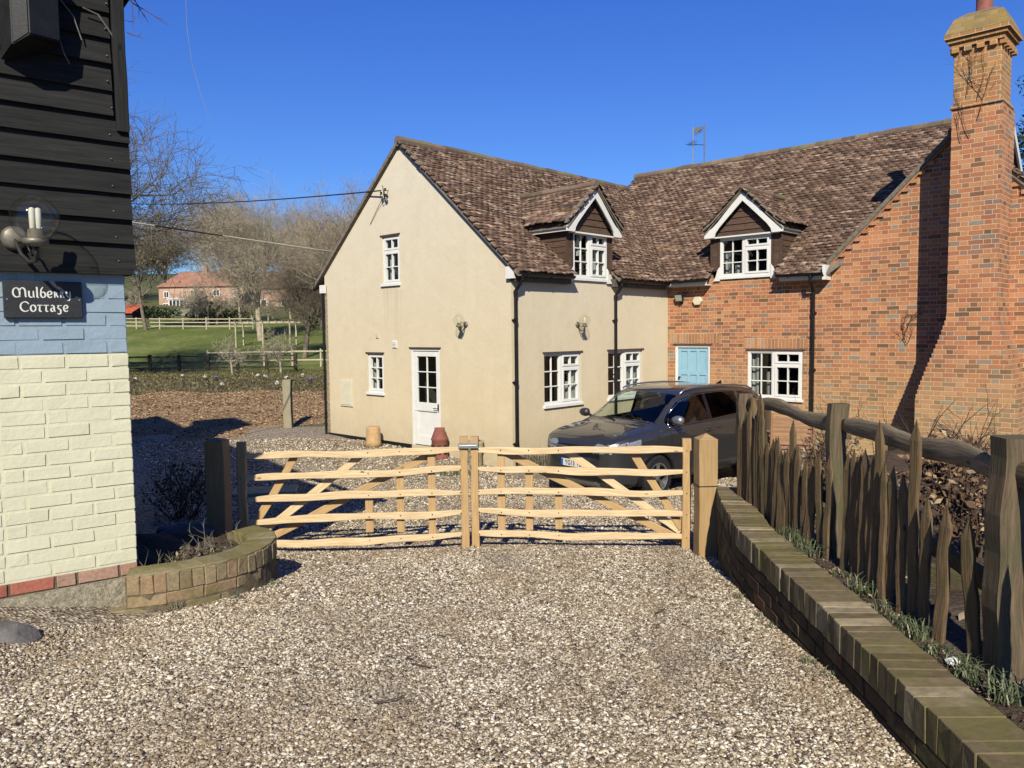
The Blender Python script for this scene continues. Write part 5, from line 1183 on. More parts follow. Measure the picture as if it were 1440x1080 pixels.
# ------------------------------------------------------------------ curved brick planter wall
def path_pts(pts, n=60):
    P_ = [Vector((*p, 0)) for p in pts]; out = []
    for i in range(len(P_) - 1):
        a, b, c, d = P_[max(i - 1, 0)], P_[i], P_[i + 1], P_[min(i + 2, len(P_) - 1)]
        for k in range(12):
            t = k / 12; out.append(.5 * ((2 * b) + (c - a) * t + (2 * a - 5 * b + 4 * c - d) * t * t + (3 * b - a - 3 * c + d) * t ** 3))
    out.append(P_[-1]); return out
def resample(pl, step):
    out = [pl[0]]; acc = 0
    for a, b in zip(pl, pl[1:]):
        L0 = (b - a).length; t = step - acc
        while t <= L0: out.append(a.lerp(b, t / L0)); t += step
        acc = (acc + L0) % step
    return out
def brick_path(mb, line, z0, z1, step, depth, side, gap=.008, jit=.003, seed=0, skip=0, mi=0, off=0):
    """bricks along an outer line; side=+1 thickness to the left of travel"""
    rg = random.Random(seed); pts = resample(line, step)
    if skip: pts = [line[0].lerp(line[1], .5)] + [p for p in resample(line, step)][0:]; pts = [pts[1] + (pts[2] - pts[1]) * (-.5)] + [a.lerp(b, .5) for a, b in zip(pts[1:], pts[2:])]
    for a, b in zip(pts, pts[1:]):
        d = (b - a); ln = d.length; d.normalize(); n = Vector((-d.y, d.x, 0)) * side
        c = (a + b) / 2 + n * (depth / 2 + rg.uniform(-.003, .003) + off) + Vector((0, 0, (z0 + z1) / 2 + rg.uniform(-.002, .002)))
        mb.obox(c, d, n, Vector((0, 0, 1)), ln / 2 - gap / 2, depth / 2, (z1 - z0) / 2 - gap / 2, jit=jit, mi=mi)
PLN = path_pts([(-2.44, 4.80), (-2.24, 4.88), (-2.02, 5.04), (-1.83, 5.28), (-1.76, 5.55), (-1.80, 5.82), (-1.95, 6.02), (-2.12, 6.12)])
pw = empty('planter_wall', (0, 0, 0), label='low curved mossy brick planter wall joining the corner of the cream painted wall', cat='wall')
mb = MB(); brick_path(mb, PLN, .56, .685, .0785, .215, 1, seed=2, jit=.004, gap=.005); mb.build('brick_on_edge_top', 'pbrick', pw, bevel=.005)
mb = MB(); brick_path(mb, PLN, .682, .694, .157, .205, 1, seed=3, jit=.003, gap=-.004, off=.004); mb.build('moss', 'mosstop', pw, bevel=.003)
mb = MB()
for k in range(3): brick_path(mb, PLN, .56 - .08 * (k + 1), .56 - .08 * k, .232, .1, 1, seed=5 + k, skip=k % 2, jit=.004)
mb.build('brick_course', 'pbrick', pw, bevel=.005)
mb = MB()
for a, b in zip(PLN[::4], PLN[4::4]):
    d = (b - a); ln = d.length; d.normalize(); n = Vector((-d.y, d.x, 0)); mb.obox((a + b) / 2 + n * .108 + Vector((0, 0, .45)), d, n, Vector((0, 0, 1)), ln / 2 + .008, .1, .225)
mb.build('mortar_core', 'mortar', pw)
# bed behind it
mb = MB(); inner = PLN
bx = [(-2.30, 4.80)] + [(p.x + 0, p.y) for p in PLN[2:]] + [(-2.6, 6.6), (-3.4, 7.2), (-3.9, 6.8)]
cx_, cy_ = -2.6, 5.9
for (a, b) in zip(bx, bx[1:] + bx[:1]):
    n = 6
    for i in range(n):
        f0, f1 = i / n, (i + 1) / n
        q = [(cx_ + (a[0] - cx_) * f0, cy_ + (a[1] - cy_) * f0), (cx_ + (a[0] - cx_) * f1, cy_ + (a[1] - cy_) * f1), (cx_ + (b[0] - cx_) * f1, cy_ + (b[1] - cy_) * f1), (cx_ + (b[0] - cx_) * f0, cy_ + (b[1] - cy_) * f0)]
        q = [(cx_ + (x - cx_) * .93, cy_ + (y - cy_) * .93) for x, y in q]
        mb.add([(x, y, .62 + .02 * math.sin(x * 20) * math.sin(y * 17) - max(0, (y - 6.2)) * .35) for x, y in q], [(0, 1, 2, 3)])
tag(mb.build('planter_soil', 'soil', smooth=True), kind='structure')
def blades(mb, c, n, h, spread, w, rg, lean=.6, flat=0):
    for _ in range(n):
        a = rg.uniform(0, 2 * PI); r = spread * math.sqrt(rg.random()); p = Vector(c) + Vector((math.cos(a) * r, math.sin(a) * r, 0))
        b = rg.uniform(0, 2 * PI); hh = h * rg.uniform(.5, 1.1); ln = lean * rg.uniform(.3, 1.2); dr = Vector((math.cos(b), math.sin(b), 0)); s = Vector((-dr.y, dr.x, 0)) * w
        m1 = p + dr * hh * ln * .35 + Vector((0, 0, hh * .65)); t_ = p + dr * hh * ln + Vector((0, 0, hh * (1 - .35 * ln)))
        mb.add([p - s, p + s, m1 + s * .8, m1 - s * .8, t_], [(0, 1, 2, 3), (3, 2, 4)])
def leaves(mb, c, rad, n, size, rg, squash=1.0):
    for _ in range(n):
        d = Vector([rg.gauss(0, 1) for _ in range(3)]).normalized() * rg.random() ** .4
        p = Vector(c) + Vector((d.x * rad[0], d.y * rad[1], d.z * rad[2])); u = Vector([rg.uniform(-1, 1) for _ in range(3)]).normalized(); v = u.orthogonal().normalized(); s = size * rg.uniform(.5, 1.3)
        mb.add([p - u * s, p + v * s * .5, p + u * s, p - v * s * .5], [(0, 1, 2, 3)])
rg = random.Random(31)
pl = empty('bedding_plants', (-2.12, 5.35, .62), label='straggly half-dead plants behind the top of the curved planter wall', cat='plants')
mb = MB()
for _ in range(26):
    twig(mb, (rg.uniform(-.32, .16), rg.uniform(-.35, .35), 0), (rg.uniform(-.7, .7), rg.uniform(-.7, .7), .8), rg.uniform(.08, .22), .004, rg, 1)
mb.build('stems', 'lavender', pl)
mb = MB()
for _ in range(14): blades(mb, (rg.uniform(-.3, .15), rg.uniform(-.4, .35), 0), 9, .07, .04, .003, rg, 1.0)
mb.build('leaves', 'greenleaf', pl); mb = MB(); leaves(mb, (-.08, 0, .03), (.3, .4, .04), 260, .018, rg); mb.build('dead_leaves', 'litter', pl)
for i, (x, y, r0) in enumerate(((-2.95, 6.9, .22), (-3.1, 7.6, .28), (-2.7, 6.2, .15), (-3.5, 8.3, .3), (-2.75, 7.45, .16))):
    rock('stone', (x, y, zg(y) + (.22 if y < 7.1 else .04)), (r0 * 1.2, r0 * .9, r0 * .35), 40 + i, mt='darkrock', label='smooth grey stone in the deep shade of the black cottage', cat='rock', group='stones in the shaded bed')
sh = empty('shrub', (-4.1, 9.6, zg(9.6)), label='bare twiggy shrub in the deep shade between the black cottage and the gate post', cat='shrub')
mb = MB()
for _ in range(26): twig(mb, (rg.uniform(-.15, .15), rg.uniform(-.15, .15), 0), (rg.uniform(-.7, .7), rg.uniform(-.5, .5), 1), rg.uniform(.4, .8), .008, rg, 2)
mb.build('stems', 'twigwood', sh); mb = MB(); leaves(mb, (0, 0, .4), (.5, .5, .3), 350, .03, rg); mb.build('leaves', 'ivy', sh)

# ------------------------------------------------------------------ gates
def gate_leaf(hinge, meet, label, rails, verts, diag, seed, stile_z, hz):
    H = Vector((*hinge, 0)); Mt = Vector((*meet, 0)); d = (Mt - H); Lg = d.length; ang = math.atan2(d.y, d.x)
    g = empty('gate', (H.x, H.y, .15), ang, label=label, cat='gate', group='pair of cleft timber driveway gates')
    zz = lambda z: z - .15
    fl = -1 if abs(ang) < 1.5 else 1   # which local y faces the drive
    mb = MB(); mb.plank((.03, fl * .012, zz(hz[0])), (.03, fl * .012, zz(hz[1])), .078, .06, up=(1, 0, 0), seg=6, wob=.003, wv=.03, seed=seed); mb.build('hinge_stile', 'sawn', g)
    mb = MB(); mb.plank((Lg, 0, zz(stile_z[0])), (Lg, 0, zz(stile_z[1])), .072, .06, up=(1, 0, 0), seg=6, wob=.002, wv=.02, seed=seed + 1); mb.build('meeting_stile', 'sawn', g)
    for i, (z0, z1) in enumerate(rails):
        mb = MB(); mb.plank((.064, fl * .024, zz(z0)), (Lg - .033, fl * .024, zz(z1)), .062, .03, up=(0, 0, 1), seg=30, wob=.009, wv=.10, taper=.35, seed=seed * 7 + i); mb.build('rail', 'cleft', g)
    for i, (s, za, zb) in enumerate(verts):
        mb = MB(); mb.plank((s, -fl * .012, zz(za)), (s, -fl * .012, zz(zb)), .068, .022, up=(1, 0, 0), seg=5, wv=.05, seed=seed * 11 + i); mb.build('upright', 'sawn', g)
    for i, (s0, za, s1, zb) in enumerate(diag):
        mb = MB(); mb.plank((s0, -fl * (.036 + .012 * i), zz(za)), (s1, -fl * (.036 + .012 * i), zz(zb)), .068, .022, up=(0, 0, 1), seg=8, wv=.05, wob=.004, seed=seed * 13 + i); mb.build('brace', 'cleft' if i % 2 else 'sawn', g)
    mb = MB()
    for z0, z1 in rails:
        for s in [0.03, Lg - .04] + [v[0] for v in verts]: mb.lathe([(0, fl * .0465), (.005, fl * .046), (.006, fl * .043)], (s, 0, zz(z0 + (z1 - z0) * s / Lg)), 6, axis='y')
    mb.build('nails', 'iron', g); return g
rl = [(1.10, 1.118), (.905, .930), (.712, .716), (.508, .520), (.285, .305)]
gate_leaf((-2.49, 7.0), (-.455, 7.22), 'left leaf of the pale cleft timber gate, partly in the black cottage shadow', rl, [(1.16, .36, .70), (1.448, .35, .90), (1.74, .30, 1.07)],
          [(.06, .36, .497, 1.088), (.10, .33, 1.131, 1.097), (.12, .27, 1.778, 1.085)], 3, (.185, 1.235), (.30, 1.235))
gate_leaf((1.62, 7.07), (-.356, 7.22), 'right leaf of the pale cleft timber gate, in front of the parked car', [(1.105, 1.112), (.910, .922), (.713, .722), (.515, .53), (.300, .318)], [(1.735, .35, 1.07), (1.474, .35, .89), (1.2, .36, .69)],
          [(.06, .371, .515, 1.085), (.07, .34, 1.103, 1.075), (.059, .251, 1.698, 1.075)], 4, (.185, 1.235), (.15, 1.215))
t = empty('gate_latch', (-.405, 7.17, 1.16), R(0), label='galvanised latch plate with a short chain joining the two gate leaves', cat='latch')
mb = MB(); mb.box(-.10, .085, -.012, -.004, -.03, .02); mb.box(-.055, .05, -.02, -.012, -.012, .008); mb.tube([(-.09, -.02, -.005), (.07, -.02, -.005)], .007, 6); mb.build('plate', 'galv', t, bevel=.002)
mb = MB()
for k in range(8):
    c = Vector((-.002 + .010 * math.sin(k * 1.4), -.02, -.06 - .022 * k)); pts = [c + Vector((math.cos(a) * .008, math.sin(a) * .006 * (k % 2), math.sin(a) * .014)) for a in [2 * PI * i / 8 for i in range(9)]]; mb.tube(pts, .0025, 5, cap=False)
mb.build('chain', 'oldmetal', t)
def post(name, x, y, w, z0, z1, ptop, label, mt, seed, rz=0, d=None, cat='post'):
    t = empty(name, (x, y, z0), rz, label=label, cat=cat); h = z1 - z0; d = d or w
    mb = MB(); mb.plank((0, 0, -.1), (0, 0, h), w, d, up=(1, 0, 0), seg=10, wob=.003, wv=.008, seed=seed, chamf=.05); mb.build('shaft', mt, t)
    if ptop:
        mb = MB(); a, b = w / 2 * 1.0, d / 2 * 1.0
        mb.add([(-a, -b, 0), (a, -b, 0), (a, b, 0), (-a, b, 0), (0, 0, ptop)], [(0, 1, 4), (1, 2, 4), (2, 3, 4), (3, 0, 4), (3, 2, 1, 0)])
        mb.v = [(x_, y_, z_ + h - .001) for x_, y_, z_ in mb.v]; mb.build('pointed_top', mt, t)
    return t
post('gate_post', 1.69, 6.75, .165, .16, 1.255, .05, 'square oak post with pointed top between the right gate leaf and the low wall', 'oak', 5, rz=R(4))
mb = MB(); mb.box(1.605, 1.775, 6.664, 6.831, .845, .852); o = mb.build('saw_kerf', 'iron'); o.parent = [x for x in COL.objects if x.name.startswith('gate_post')][-1]; o.matrix_parent_inverse = Matrix.Translation((1.69, 6.75, .16)).inverted()
post('gate_post', -2.70, 7.05, .17, .15, 1.245, .03, 'square oak gate post in deep shadow left of the gate', 'oak', 6)

# ------------------------------------------------------------------ low brick wall on the right
LW = path_pts([(1.45, 1.6), (1.462, 2.6), (1.48, 3.2), (1.500, 3.8), (1.512, 4.5), (1.524, 5.17), (1.585, 5.66), (1.65, 6.1), (1.722, 6.48), (1.78, 6.72)])
lw = empty('low_wall', (0, 0, 0), label='low retaining brick wall running along the right side of the gravel drive', cat='wall')
mb = MB(); brick_path(mb, LW, .712, .852, .078, .238, -1, seed=4, jit=.003, gap=.0018)
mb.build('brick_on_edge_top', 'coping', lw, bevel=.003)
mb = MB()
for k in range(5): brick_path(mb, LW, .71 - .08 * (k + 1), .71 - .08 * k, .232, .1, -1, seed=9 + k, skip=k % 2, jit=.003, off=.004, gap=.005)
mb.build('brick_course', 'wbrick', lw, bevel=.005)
mb = MB()
for a, b in zip(LW[::4], LW[4::4]):
    d = (b - a); ln = d.length; d.normalize(); n = Vector((d.y, -d.x, 0)); mb.obox((a + b) / 2 + n * .115 + Vector((0, 0, .53)), d, n, Vector((0, 0, 1)), ln / 2 + .008, .1, .3)
mb.build('mortar_core', 'mortar', lw)

# ------------------------------------------------------------------ rustic picket fence on top of the bank
fe = empty('picket_fence', (0, 0, 0), label='rustic weathered picket fence of uneven cleft stakes behind the low brick wall', cat='fence')
def fx(y): return float(np.interp(y, [1.5, 3.1, 4.6, 5.6, 6.5, 7.2], [1.88, 1.88, 1.91, 1.865, 1.85, 1.87]))
def fpost(y, top, w, seed, lean=0):
    x = fx(y) + .085; mb = MB(); mb.plank((x, y, zsoil(x, y) - .1), (x + lean, y, top), w, w * .9, up=(1, 0, 0), seg=14, wob=.012, wv=.06, seed=seed, chamf=.25); mb.build('post', 'oldoak', fe)
fpost(3.02, 1.77, .15, 3); fpost(4.72, 1.745, .10, 4); fpost(6.42, 1.675, .11, 5); fpost(1.5, 1.78, .15, 6)
# top rails: thick wandering split oak
def rail(pts, w, t, seed, mt='oldoak'):
    mb = MB(); rgx = random.Random(seed); n = 26; P_ = [Vector(p) for p in pts]; line = []
    for i in range(n + 1):
        f = i / n * (len(P_) - 1); k = min(int(f), len(P_) - 2); s = f - k; a, b, c, d = P_[max(k - 1, 0)], P_[k], P_[k + 1], P_[min(k + 2, len(P_) - 1)]
        line.append(.5 * ((2 * b) + (c - a) * s + (2 * a - 5 * b + 4 * c - d) * s * s + (3 * b - a - 3 * c + d) * s ** 3))
    vs = []; fs = []; uvs = []; m_ = 12; u = 0; off = rgx.uniform(0, 9)
    for i, p in enumerate(line):
        if i: u += (p - line[i - 1]).length
        dd = (line[min(i + 1, n)] - line[max(i - 1, 0)]).normalized(); up = Vector((0, 0, 1)); up = (up - dd * up.dot(dd)).normalized(); sd = dd.cross(up)
        ww = w / 2 * (1 + .12 * math.sin(i * .55 + seed) + .05 * math.sin(i * 1.7)); tt = t / 2 * (1 + .1 * math.sin(i * .8))
        if i in (0, n): ww *= .8
        for k in range(m_):
            a = 2 * PI * k / m_; e = 1 + .05 * math.sin(k * 2.7 + i * .3)
            cx, sx = math.cos(a), math.sin(a); cx = math.copysign(abs(cx) ** .7, cx); sx = math.copysign(abs(sx) ** .7, sx); vs.append(p + up * ww * cx * e + sd * tt * sx * e)
        line[i] = p
        if i < n:
            for k in range(m_):
                fs.append((i * m_ + k, i * m_ + (k + 1) % m_, (i + 1) * m_ + (k + 1) % m_, (i + 1) * m_ + k)); u1 = u + (line[i + 1] - p).length
                uvs.append([(u, off + k * .025), (u, off + (k + 1) * .025), (u1, off + (k + 1) * .025), (u1, off + k * .025)])
    fs += [tuple(range(m_))[::-1], tuple(range(n * m_, n * m_ + m_))]; uvs += [[(0, 0)] * m_] * 2
    mb.add(vs, fs, uvs); mb.build('rail', mt, fe, smooth=True)
rail([(fx(3.0) + .06, 2.98, 1.60), (1.975, 3.35, 1.645), (1.98, 3.75, 1.625), (1.99, 4.15, 1.635), (2.01, 4.68, 1.62)], .10, .04, 3, 'rail')
rail([(2.00, 4.74, 1.615), (1.99, 5.2, 1.60), (1.96, 5.8, 1.64), (1.95, 6.42, 1.58)], .095, .04, 5, 'rail')
rail([(1.96, 1.5, 1.62), (1.96, 2.2, 1.66), (1.96, 3.0, 1.63)], .10, .06, 8)
rail([(fx(3) + .08, 3.0, 1.14), (2.03, 4.0, 1.16), (2.04, 4.62, 1.13)], .09, .05, 13); rail([(2.01, 4.74, 1.12), (2.0, 5.5, 1.13), (1.97, 6.4, 1.05)], .08, .05, 14)
# curved brace at the far end post
rail([(1.95, 6.36, 1.60), (1.93, 6.2, 1.615), (1.90, 6.06, 1.50), (1.885, 6.0, 1.25), (1.885, 6.0, .8)], .07, .05, 17, 'picket')
PK = [  # y, top, width, lean
 (3.34, 1.42, .058), (3.50, 1.435, .055), (3.68, 1.44, .052), (3.80, 1.775, .052), (3.94, 1.50, .048), (4.03, 1.52, .042), (4.10, 1.53, .04),
 (4.20, 1.73, .045), (4.27, 1.53, .045), (4.36, 1.56, .05), (4.45, 1.52, .04), (4.76, 1.60, .045), (4.86, 1.45, .04), (4.95, 1.53, .045), (5.08, 1.56, .045), (5.20, 1.66, .05), (5.30, 1.57, .04),
 (5.42, 1.60, .05), (5.52, 1.42, .045), (5.62, 1.66, .055), (5.72, 1.60, .05), (5.80, 1.74, .05), (5.92, 1.56, .04), (6.02, 1.62, .045), (6.14, 1.58, .05), (6.26, 1.5, .05), (4.585, 1.50, .045), (4.62, 1.46, .04), (4.52, 1.54, .042), (4.90, 1.62, .045), (5.01, 1.50, .05), (5.14, 1.58, .05), (5.25, 1.60, .05), (5.36, 1.52, .05), (5.47, 1.58, .05), (5.57, 1.50, .05), (5.67, 1.58, .05), (5.76, 1.62, .05), (5.86, 1.60, .05), (5.97, 1.5, .05), (6.08, 1.55, .05), (6.2, 1.5, .05), (4.40, 1.35, .05), (2.85, 1.46, .055), (2.70, 1.44, .055), (2.55, 1.45, .055), (2.40, 1.47, .055)]
for i, (y, top, w) in enumerate(PK):
    if y < 4.6: y *= .953
    if 4.74 < y < 5.74: top = 1.60 if y == 5.20 else 1.36 + .11 * ((i * 37) % 10) / 10
    rgx = random.Random(i * 5 + 2); x = fx(y) + rgx.uniform(-.012, .012); zb = zsoil(x, y) - .05
    mb = MB(); mb.plank((x + rgx.uniform(-.02, .02), y + rgx.uniform(-.03, .03), zb), (x, y, top - .10), w * (1.12 if y < 4.0 else 1.25), .020, up=(-.24, 1, 0), seg=12, wob=.006, wv=.045, seed=i + 50, chamf=.22)
    n0 = len(mb.v) - 8; last = [Vector(v) for v in mb.v[n0:n0 + 8]]; tip = Vector((x, y + rgx.uniform(-.006, .006), top)); b = len(mb.v)
    mb.v.append(tuple(tip))
    for k in range(8): mb.f.append([n0 + k, n0 + (k + 1) % 8, b]); mb.uv.append([(0, .1), (0, .13), (.1, .12)]); mb.mi.append(0)
    mb.build('picket', 'picket', fe)
# grass tufts between wall and fence
rg = random.Random(77)
for i, (y, n, h) in enumerate(((5.05, 70, .13), (4.85, 50, .11), (4.65, 40, .13), (3.98, 45, .12), (3.75, 26, .06), (3.42, 60, .10), (3.22, 40, .07), (2.98, 60, .09), (2.82, 70, .11), (4.25, 22, .06), (3.60, 26, .06), (3.08, 30, .08))):
    x = 1.79 + rg.uniform(0, .04); mb = MB(); blades(mb, (0, 0, 0), n, h, .045 + h * .25, .0032, rg, 1.1)
    o = mb.build('grass_tuft', 'greenleaf'); o.location = (x, y, zsoil(x, y) + .005); tag(o, 'small grass tuft between the low brick wall and the picket fence', 'grass tuft', group='grass tufts along the low wall')
mb = MB()
for _ in range(1900):
    y = rg.uniform(2.2, 6.4); leaves(mb, (rg.uniform(1.76, 2.0), y, zsoil(1.9, y) + .012), (.02, .02, .008), 1, rg.uniform(.006, .016), rg)
for _ in range(5200):
    y = rg.uniform(2.3, 10.5); x = rg.uniform(2.0, 6.5) if y > 3 else rg.uniform(2, 3.2)
    if x < xb(y) + .3: continue
    leaves(mb, (x, y, zsoil(x, y) + .02), (.02, .02, .015), 1, rg.uniform(.012, .034), rg)
tag(mb.build('leaf_litter', 'litter'), kind='stuff')
rock('stone', (1.80, 3.12, .83), (.035, .03, .02), 91, mt='petal', label='small white stone lying among the grass tufts by the low wall', cat='stone')
# garden behind the fence
def dead_shrub(loc, h, r, label, n=16, seed=1, leaf=420, ls=.035, mt='deadleaf', twigs=2):
    rg = random.Random(seed); t = empty('shrub', (loc[0], loc[1], zsoil(loc[0], loc[1])), label=label, cat='shrub')
    mb = MB()
    for _ in range(n): twig(mb, (rg.uniform(-.08, .08), rg.uniform(-.08, .08), 0), (rg.uniform(-.6, .6) * r / h, rg.uniform(-.6, .6) * r / h, 1), h * rg.uniform(.6, 1.1), .008, rg, twigs)
    mb.build('stems', 'twigwood', t)
    if leaf: mb = MB(); leaves(mb, (0, 0, h * .55), (r, r, h * .38), leaf, ls, rg); mb.build('leaves', mt, t)
    return t
dead_shrub((3.15, 5.5), .75, .38, 'hydrangea bush with brown dead leaves behind the middle of the picket fence', 20, 3, 620, .04)
dead_shrub((2.75, 4.55), .62, .26, 'small bush of dead leaves just behind the tallest pickets', 12, 4, 260, .035)
dead_shrub((4.1, 7.1), .65, .32, 'low brown-leaved bush in the flower bed beyond the picket fence', 14, 5, 300, .04)
dead_shrub((4.3, 10.2), 1.0, .3, 'leggy shrub with a few dead flower heads in front of the brick downpipe', 10, 6, 70, .05)
for i, (x, y, h, s) in enumerate(((5.9, 9.9, 1.25, 11), (6.5, 9.4, 1.0, 12), (6.95, 9.2, 1.3, 13), (5.1, 10.6, .9, 14))):
    dead_shrub((x, y), h, .16, ['bare rose stems against the left of the chimney base', 'bare rose stems against the middle of the chimney base', 'tall bare rose stem against the right of the chimney base', 'thin bare stems left of the chimney shadow'][i], 4, s, 0, twigs=1)
dead_shrub((3.55, 8.7), .7, .42, 'tangled dry border plants beside the garden chair', 26, 22, 380, .03, 'litter')
rock('stepping_stone', (3.6, 5.3, zsoil(3.6, 5.3) + .05), (.30, .24, .05), 60, mt='stonepot', label='pale flat stone lying in the flower bed behind the fence', cat='stone')
t = empty('log_edging', (0, 0, 0), label='dark sleeper edging board low in the bed behind the fence', cat='edging')
mb = MB(); mb.plank((2.15, 4.5, .84), (2.9, 3.1, .84), .12, .05, seg=4, seed=4); mb.build('board', 'oldoak', t)
# wooden garden chair
t = empty('garden_chair', (4.28, 11.9, zsoil(4.3, 11.9) + .14), R(166), label='slatted varnished wooden garden chair below the brick wall window', cat='chair')
for s in (-1, 1):
    mb = MB(); mb.plank((s * .30, .22, 0), (s * .30, .30, .98), .05, .035, up=(0, 1, 0), seed=1); mb.build('leg', 'chairwood', t)
    mb = MB(); mb.plank((s * .30, -.25, 0), (s * .30, -.25, .62), .05, .035, up=(0, 1, 0), seed=2); mb.build('leg', 'chairwood', t)
    mb = MB(); mb.plank((s * .30, -.30, .635), (s * .30, .26, .635), .07, .03, up=(1, 0, 0), seed=3); mb.build('armrest', 'chairwood', t)
mb = MB()
for k in range(8): z = .46 + k * .062; mb.plank((-.285, .245 + .03 * k / 8, z), (.285, .245 + .03 * k / 8, z), .042, .018, seed=k)
mb.build('backrest', 'chairwood', t)
mb = MB()
for k in range(7): mb.plank((-.30, -.25 + k * .075, .42), (.30, -.25 + k * .075, .42), .055, .02, up=(0, 1, 0), seed=k + 20)
mb.build('seat', 'chairwood', t)
# plants and pots by the cream wall
def on_w(x, y): return HM @ Vector((x, y, 0))
p = on_w(-3.86, -.33); t = empty('upturned_pot', (p.x, p.y, zg(p.y)), label='upturned pale terracotta pot by the cream gable wall', cat='pot')
mb = MB(); mb.lathe([(.18, 0), (.20, .0), (.165, .10), (.15, .38), (.135, .42), (.06, .425), (0, .425)], (0, 0, 0), 24); mb.build('pot', 'terra', t, smooth=True, bevel=0)
p = on_w(-1.80, -.22); t = empty('chimney_pot', (p.x, p.y, zg(p.y)), label='old red clay chimney pot with side slots standing by the glazed door', cat='pot')
mb = MB(); mb.lathe([(.17, 0), (.18, .03), (.165, .06), (.165, .36), (.18, .38), (.165, .42), (.10, .58), (.11, .61), (.08, .61), (.08, .5)], (0, 0, 0), 20); mb.build('body', 'redclay', t, smooth=True)
mb = MB()
for a in range(0, 360, 45):
    for z in (.12, .26): mb.obox((math.cos(R(a)) * .166, math.sin(R(a)) * .166, z), Vector((-math.sin(R(a)), math.cos(R(a)), 0)), Vector((math.cos(R(a)), math.sin(R(a)), 0)), Vector((0, 0, 1)), .035, .008, .02)
mb.build('slots', 'cable', t)
p = on_w(-.80, -.20); t = empty('stone_pot', (p.x, p.y, zg(p.y)), label='lichened stone pot with a rolled rim left of the corner downpipe', cat='pot')
mb = MB(); mb.lathe([(.12, 0), (.14, .05), (.135, .30), (.155, .34), (.165, .40), (.155, .43), (.17, .46), (.165, .49), (.13, .49), (.12, .42), (0, .42)], (0, 0, 0), 24); mb.build('bowl', 'stonepot', t, smooth=True)
mb = MB(); leaves(mb, (0, 0, .47), (.11, .11, .05), 90, .03, rg); mb.build('dead_plant', 'lavender', t)
t = empty('lavender_bush', (on_w(.45, .55).x, on_w(.45, .55).y, zg(14)), label='grey-brown lavender bush at the foot of the courtyard wall beside the car', cat='bush')
mb = MB()
for _ in range(34): blades(mb, (rg.uniform(-.55, .55), rg.uniform(-.25, .25), 0), 26, rg.uniform(.3, .5), .10, .005, rg, .55)
mb.build('stems', 'lavender', t)
t = empty('lavender_bush', (-1.0, 13.9, zg(13.9)), label='low dry plants at the foot of the cream corner, behind the latch', cat='bush')
mb = MB()
for _ in range(12): blades(mb, (rg.uniform(-.35, .35), rg.uniform(-.12, .12), 0), 14, .16, .07, .005, rg, .9)
mb.build('stems', 'greenleaf', t)

# ------------------------------------------------------------------ parked car (local +x = nose, +y = the side towards the drive)
cpos = Vector((2.60, 13.27, 0))
car = empty('parked_car', (cpos.x, cpos.y, -.375), math.atan2(-.66, -.75), label='dark grey family car parked behind the right gate leaf against the cream wall', cat='car')
car.scale = (.985, .985, .985)
KX = [-2.28, -2.22, -2.02, -1.6, -1.0, -.4, .15, .5, .85, 1.18, 1.5, 1.85, 2.08, 2.18]
def KP(x, vals): 
    # smooth interpolation through the knots
    i = int(np.clip(np.searchsorted(KX, x) - 1, 0, len(KX) - 2)); t = (x - KX[i]) / (KX[i + 1] - KX[i])
    def sl(k): 
        a, b = max(k - 1, 0), min(k + 1, len(KX) - 1); return (vals[b] - vals[a]) / (KX[b] - KX[a])
    h = KX[i + 1] - KX[i]; m0, m1 = sl(i) * h, sl(i + 1) * h
    return (2 * t ** 3 - 3 * t * t + 1) * vals[i] + (t ** 3 - 2 * t * t + t) * m0 + (-2 * t ** 3 + 3 * t * t) * vals[i + 1] + (t ** 3 - t * t) * m1
VW = [.66, .76, .85, .89, .905, .91, .91, .91, .905, .90, .885, .845, .76, .66]
VB = [.46, .38, .29, .25, .24, .24, .24, .24, .24, .24, .24, .22, .22, .24]
VT = [1.10, 1.17, 1.21, 1.20, 1.17, 1.14, 1.115, 1.105, 1.09, 1.07, 1.045, 1.0, .945, .885]
VZ = [1.10, 1.22, 1.47, 1.605, 1.66, 1.675, 1.655, 1.575, 1.37, 1.175, 1.12, 1.055, .985, .92]
VR = [.62, .61, .60, .61, .63, .64, .64, .635, .66, .74, .76, .73, .66, .58]
VC = [1, 1, 1, 1, 1, 1, 1, 1, .75, .12, 0, 0, 0, 0]    # how much of a cabin the section has
def section(x):
    W, B, T, Z, Rr, C_ = [KP(x, v) for v in (VW, VB, VT, VZ, VR, VC)]; C_ = min(1, max(0, C_))
    cab = [(Rr + .055, Z - .13), (Rr + .005, Z - .055), (Rr - .07, Z - .018), (Rr * .5, Z - .003), (0, Z)]
    hd = [(W * .90, T + (Z - T) * .35), (W * .82, T + (Z - T) * .6), (W * .7, T + (Z - T) * .8), (W * .4, T + (Z - T) * .96), (0, Z)]
    up = [(a[0] * C_ + b[0] * (1 - C_), a[1] * C_ + b[1] * (1 - C_)) for a, b in zip(cab, hd)]
    return [(0, B), (W * .8, B), (W * .955, B + .05), (W * .99, B + .18), (W * .985, .58), (W * 1.0, .80), (W * .992, T - .09), (W * .965, T - .012), (W * .935, T + .008)] + up
def subs(keys, sub):
    out = []; n = len(keys)
    for i in range(n - 1):
        a, b, c, d = keys[max(i - 1, 0)], keys[i], keys[i + 1], keys[min(i + 2, n - 1)]
        for k in range(sub):
            t = k / sub; h = .7
            out.append(tuple(.5 * ((2 * b[j]) + h * (c[j] - a[j]) * t + (2 * h * a[j] - (6 - h) * b[j] + (6 - 2 * h) * c[j] - h * d[j]) * t * t + (-h * a[j] + (4 - h) * b[j] + (h - 4) * c[j] + h * d[j]) * t ** 3) for j in (0, 1)))
    out.append(keys[-1]); return out
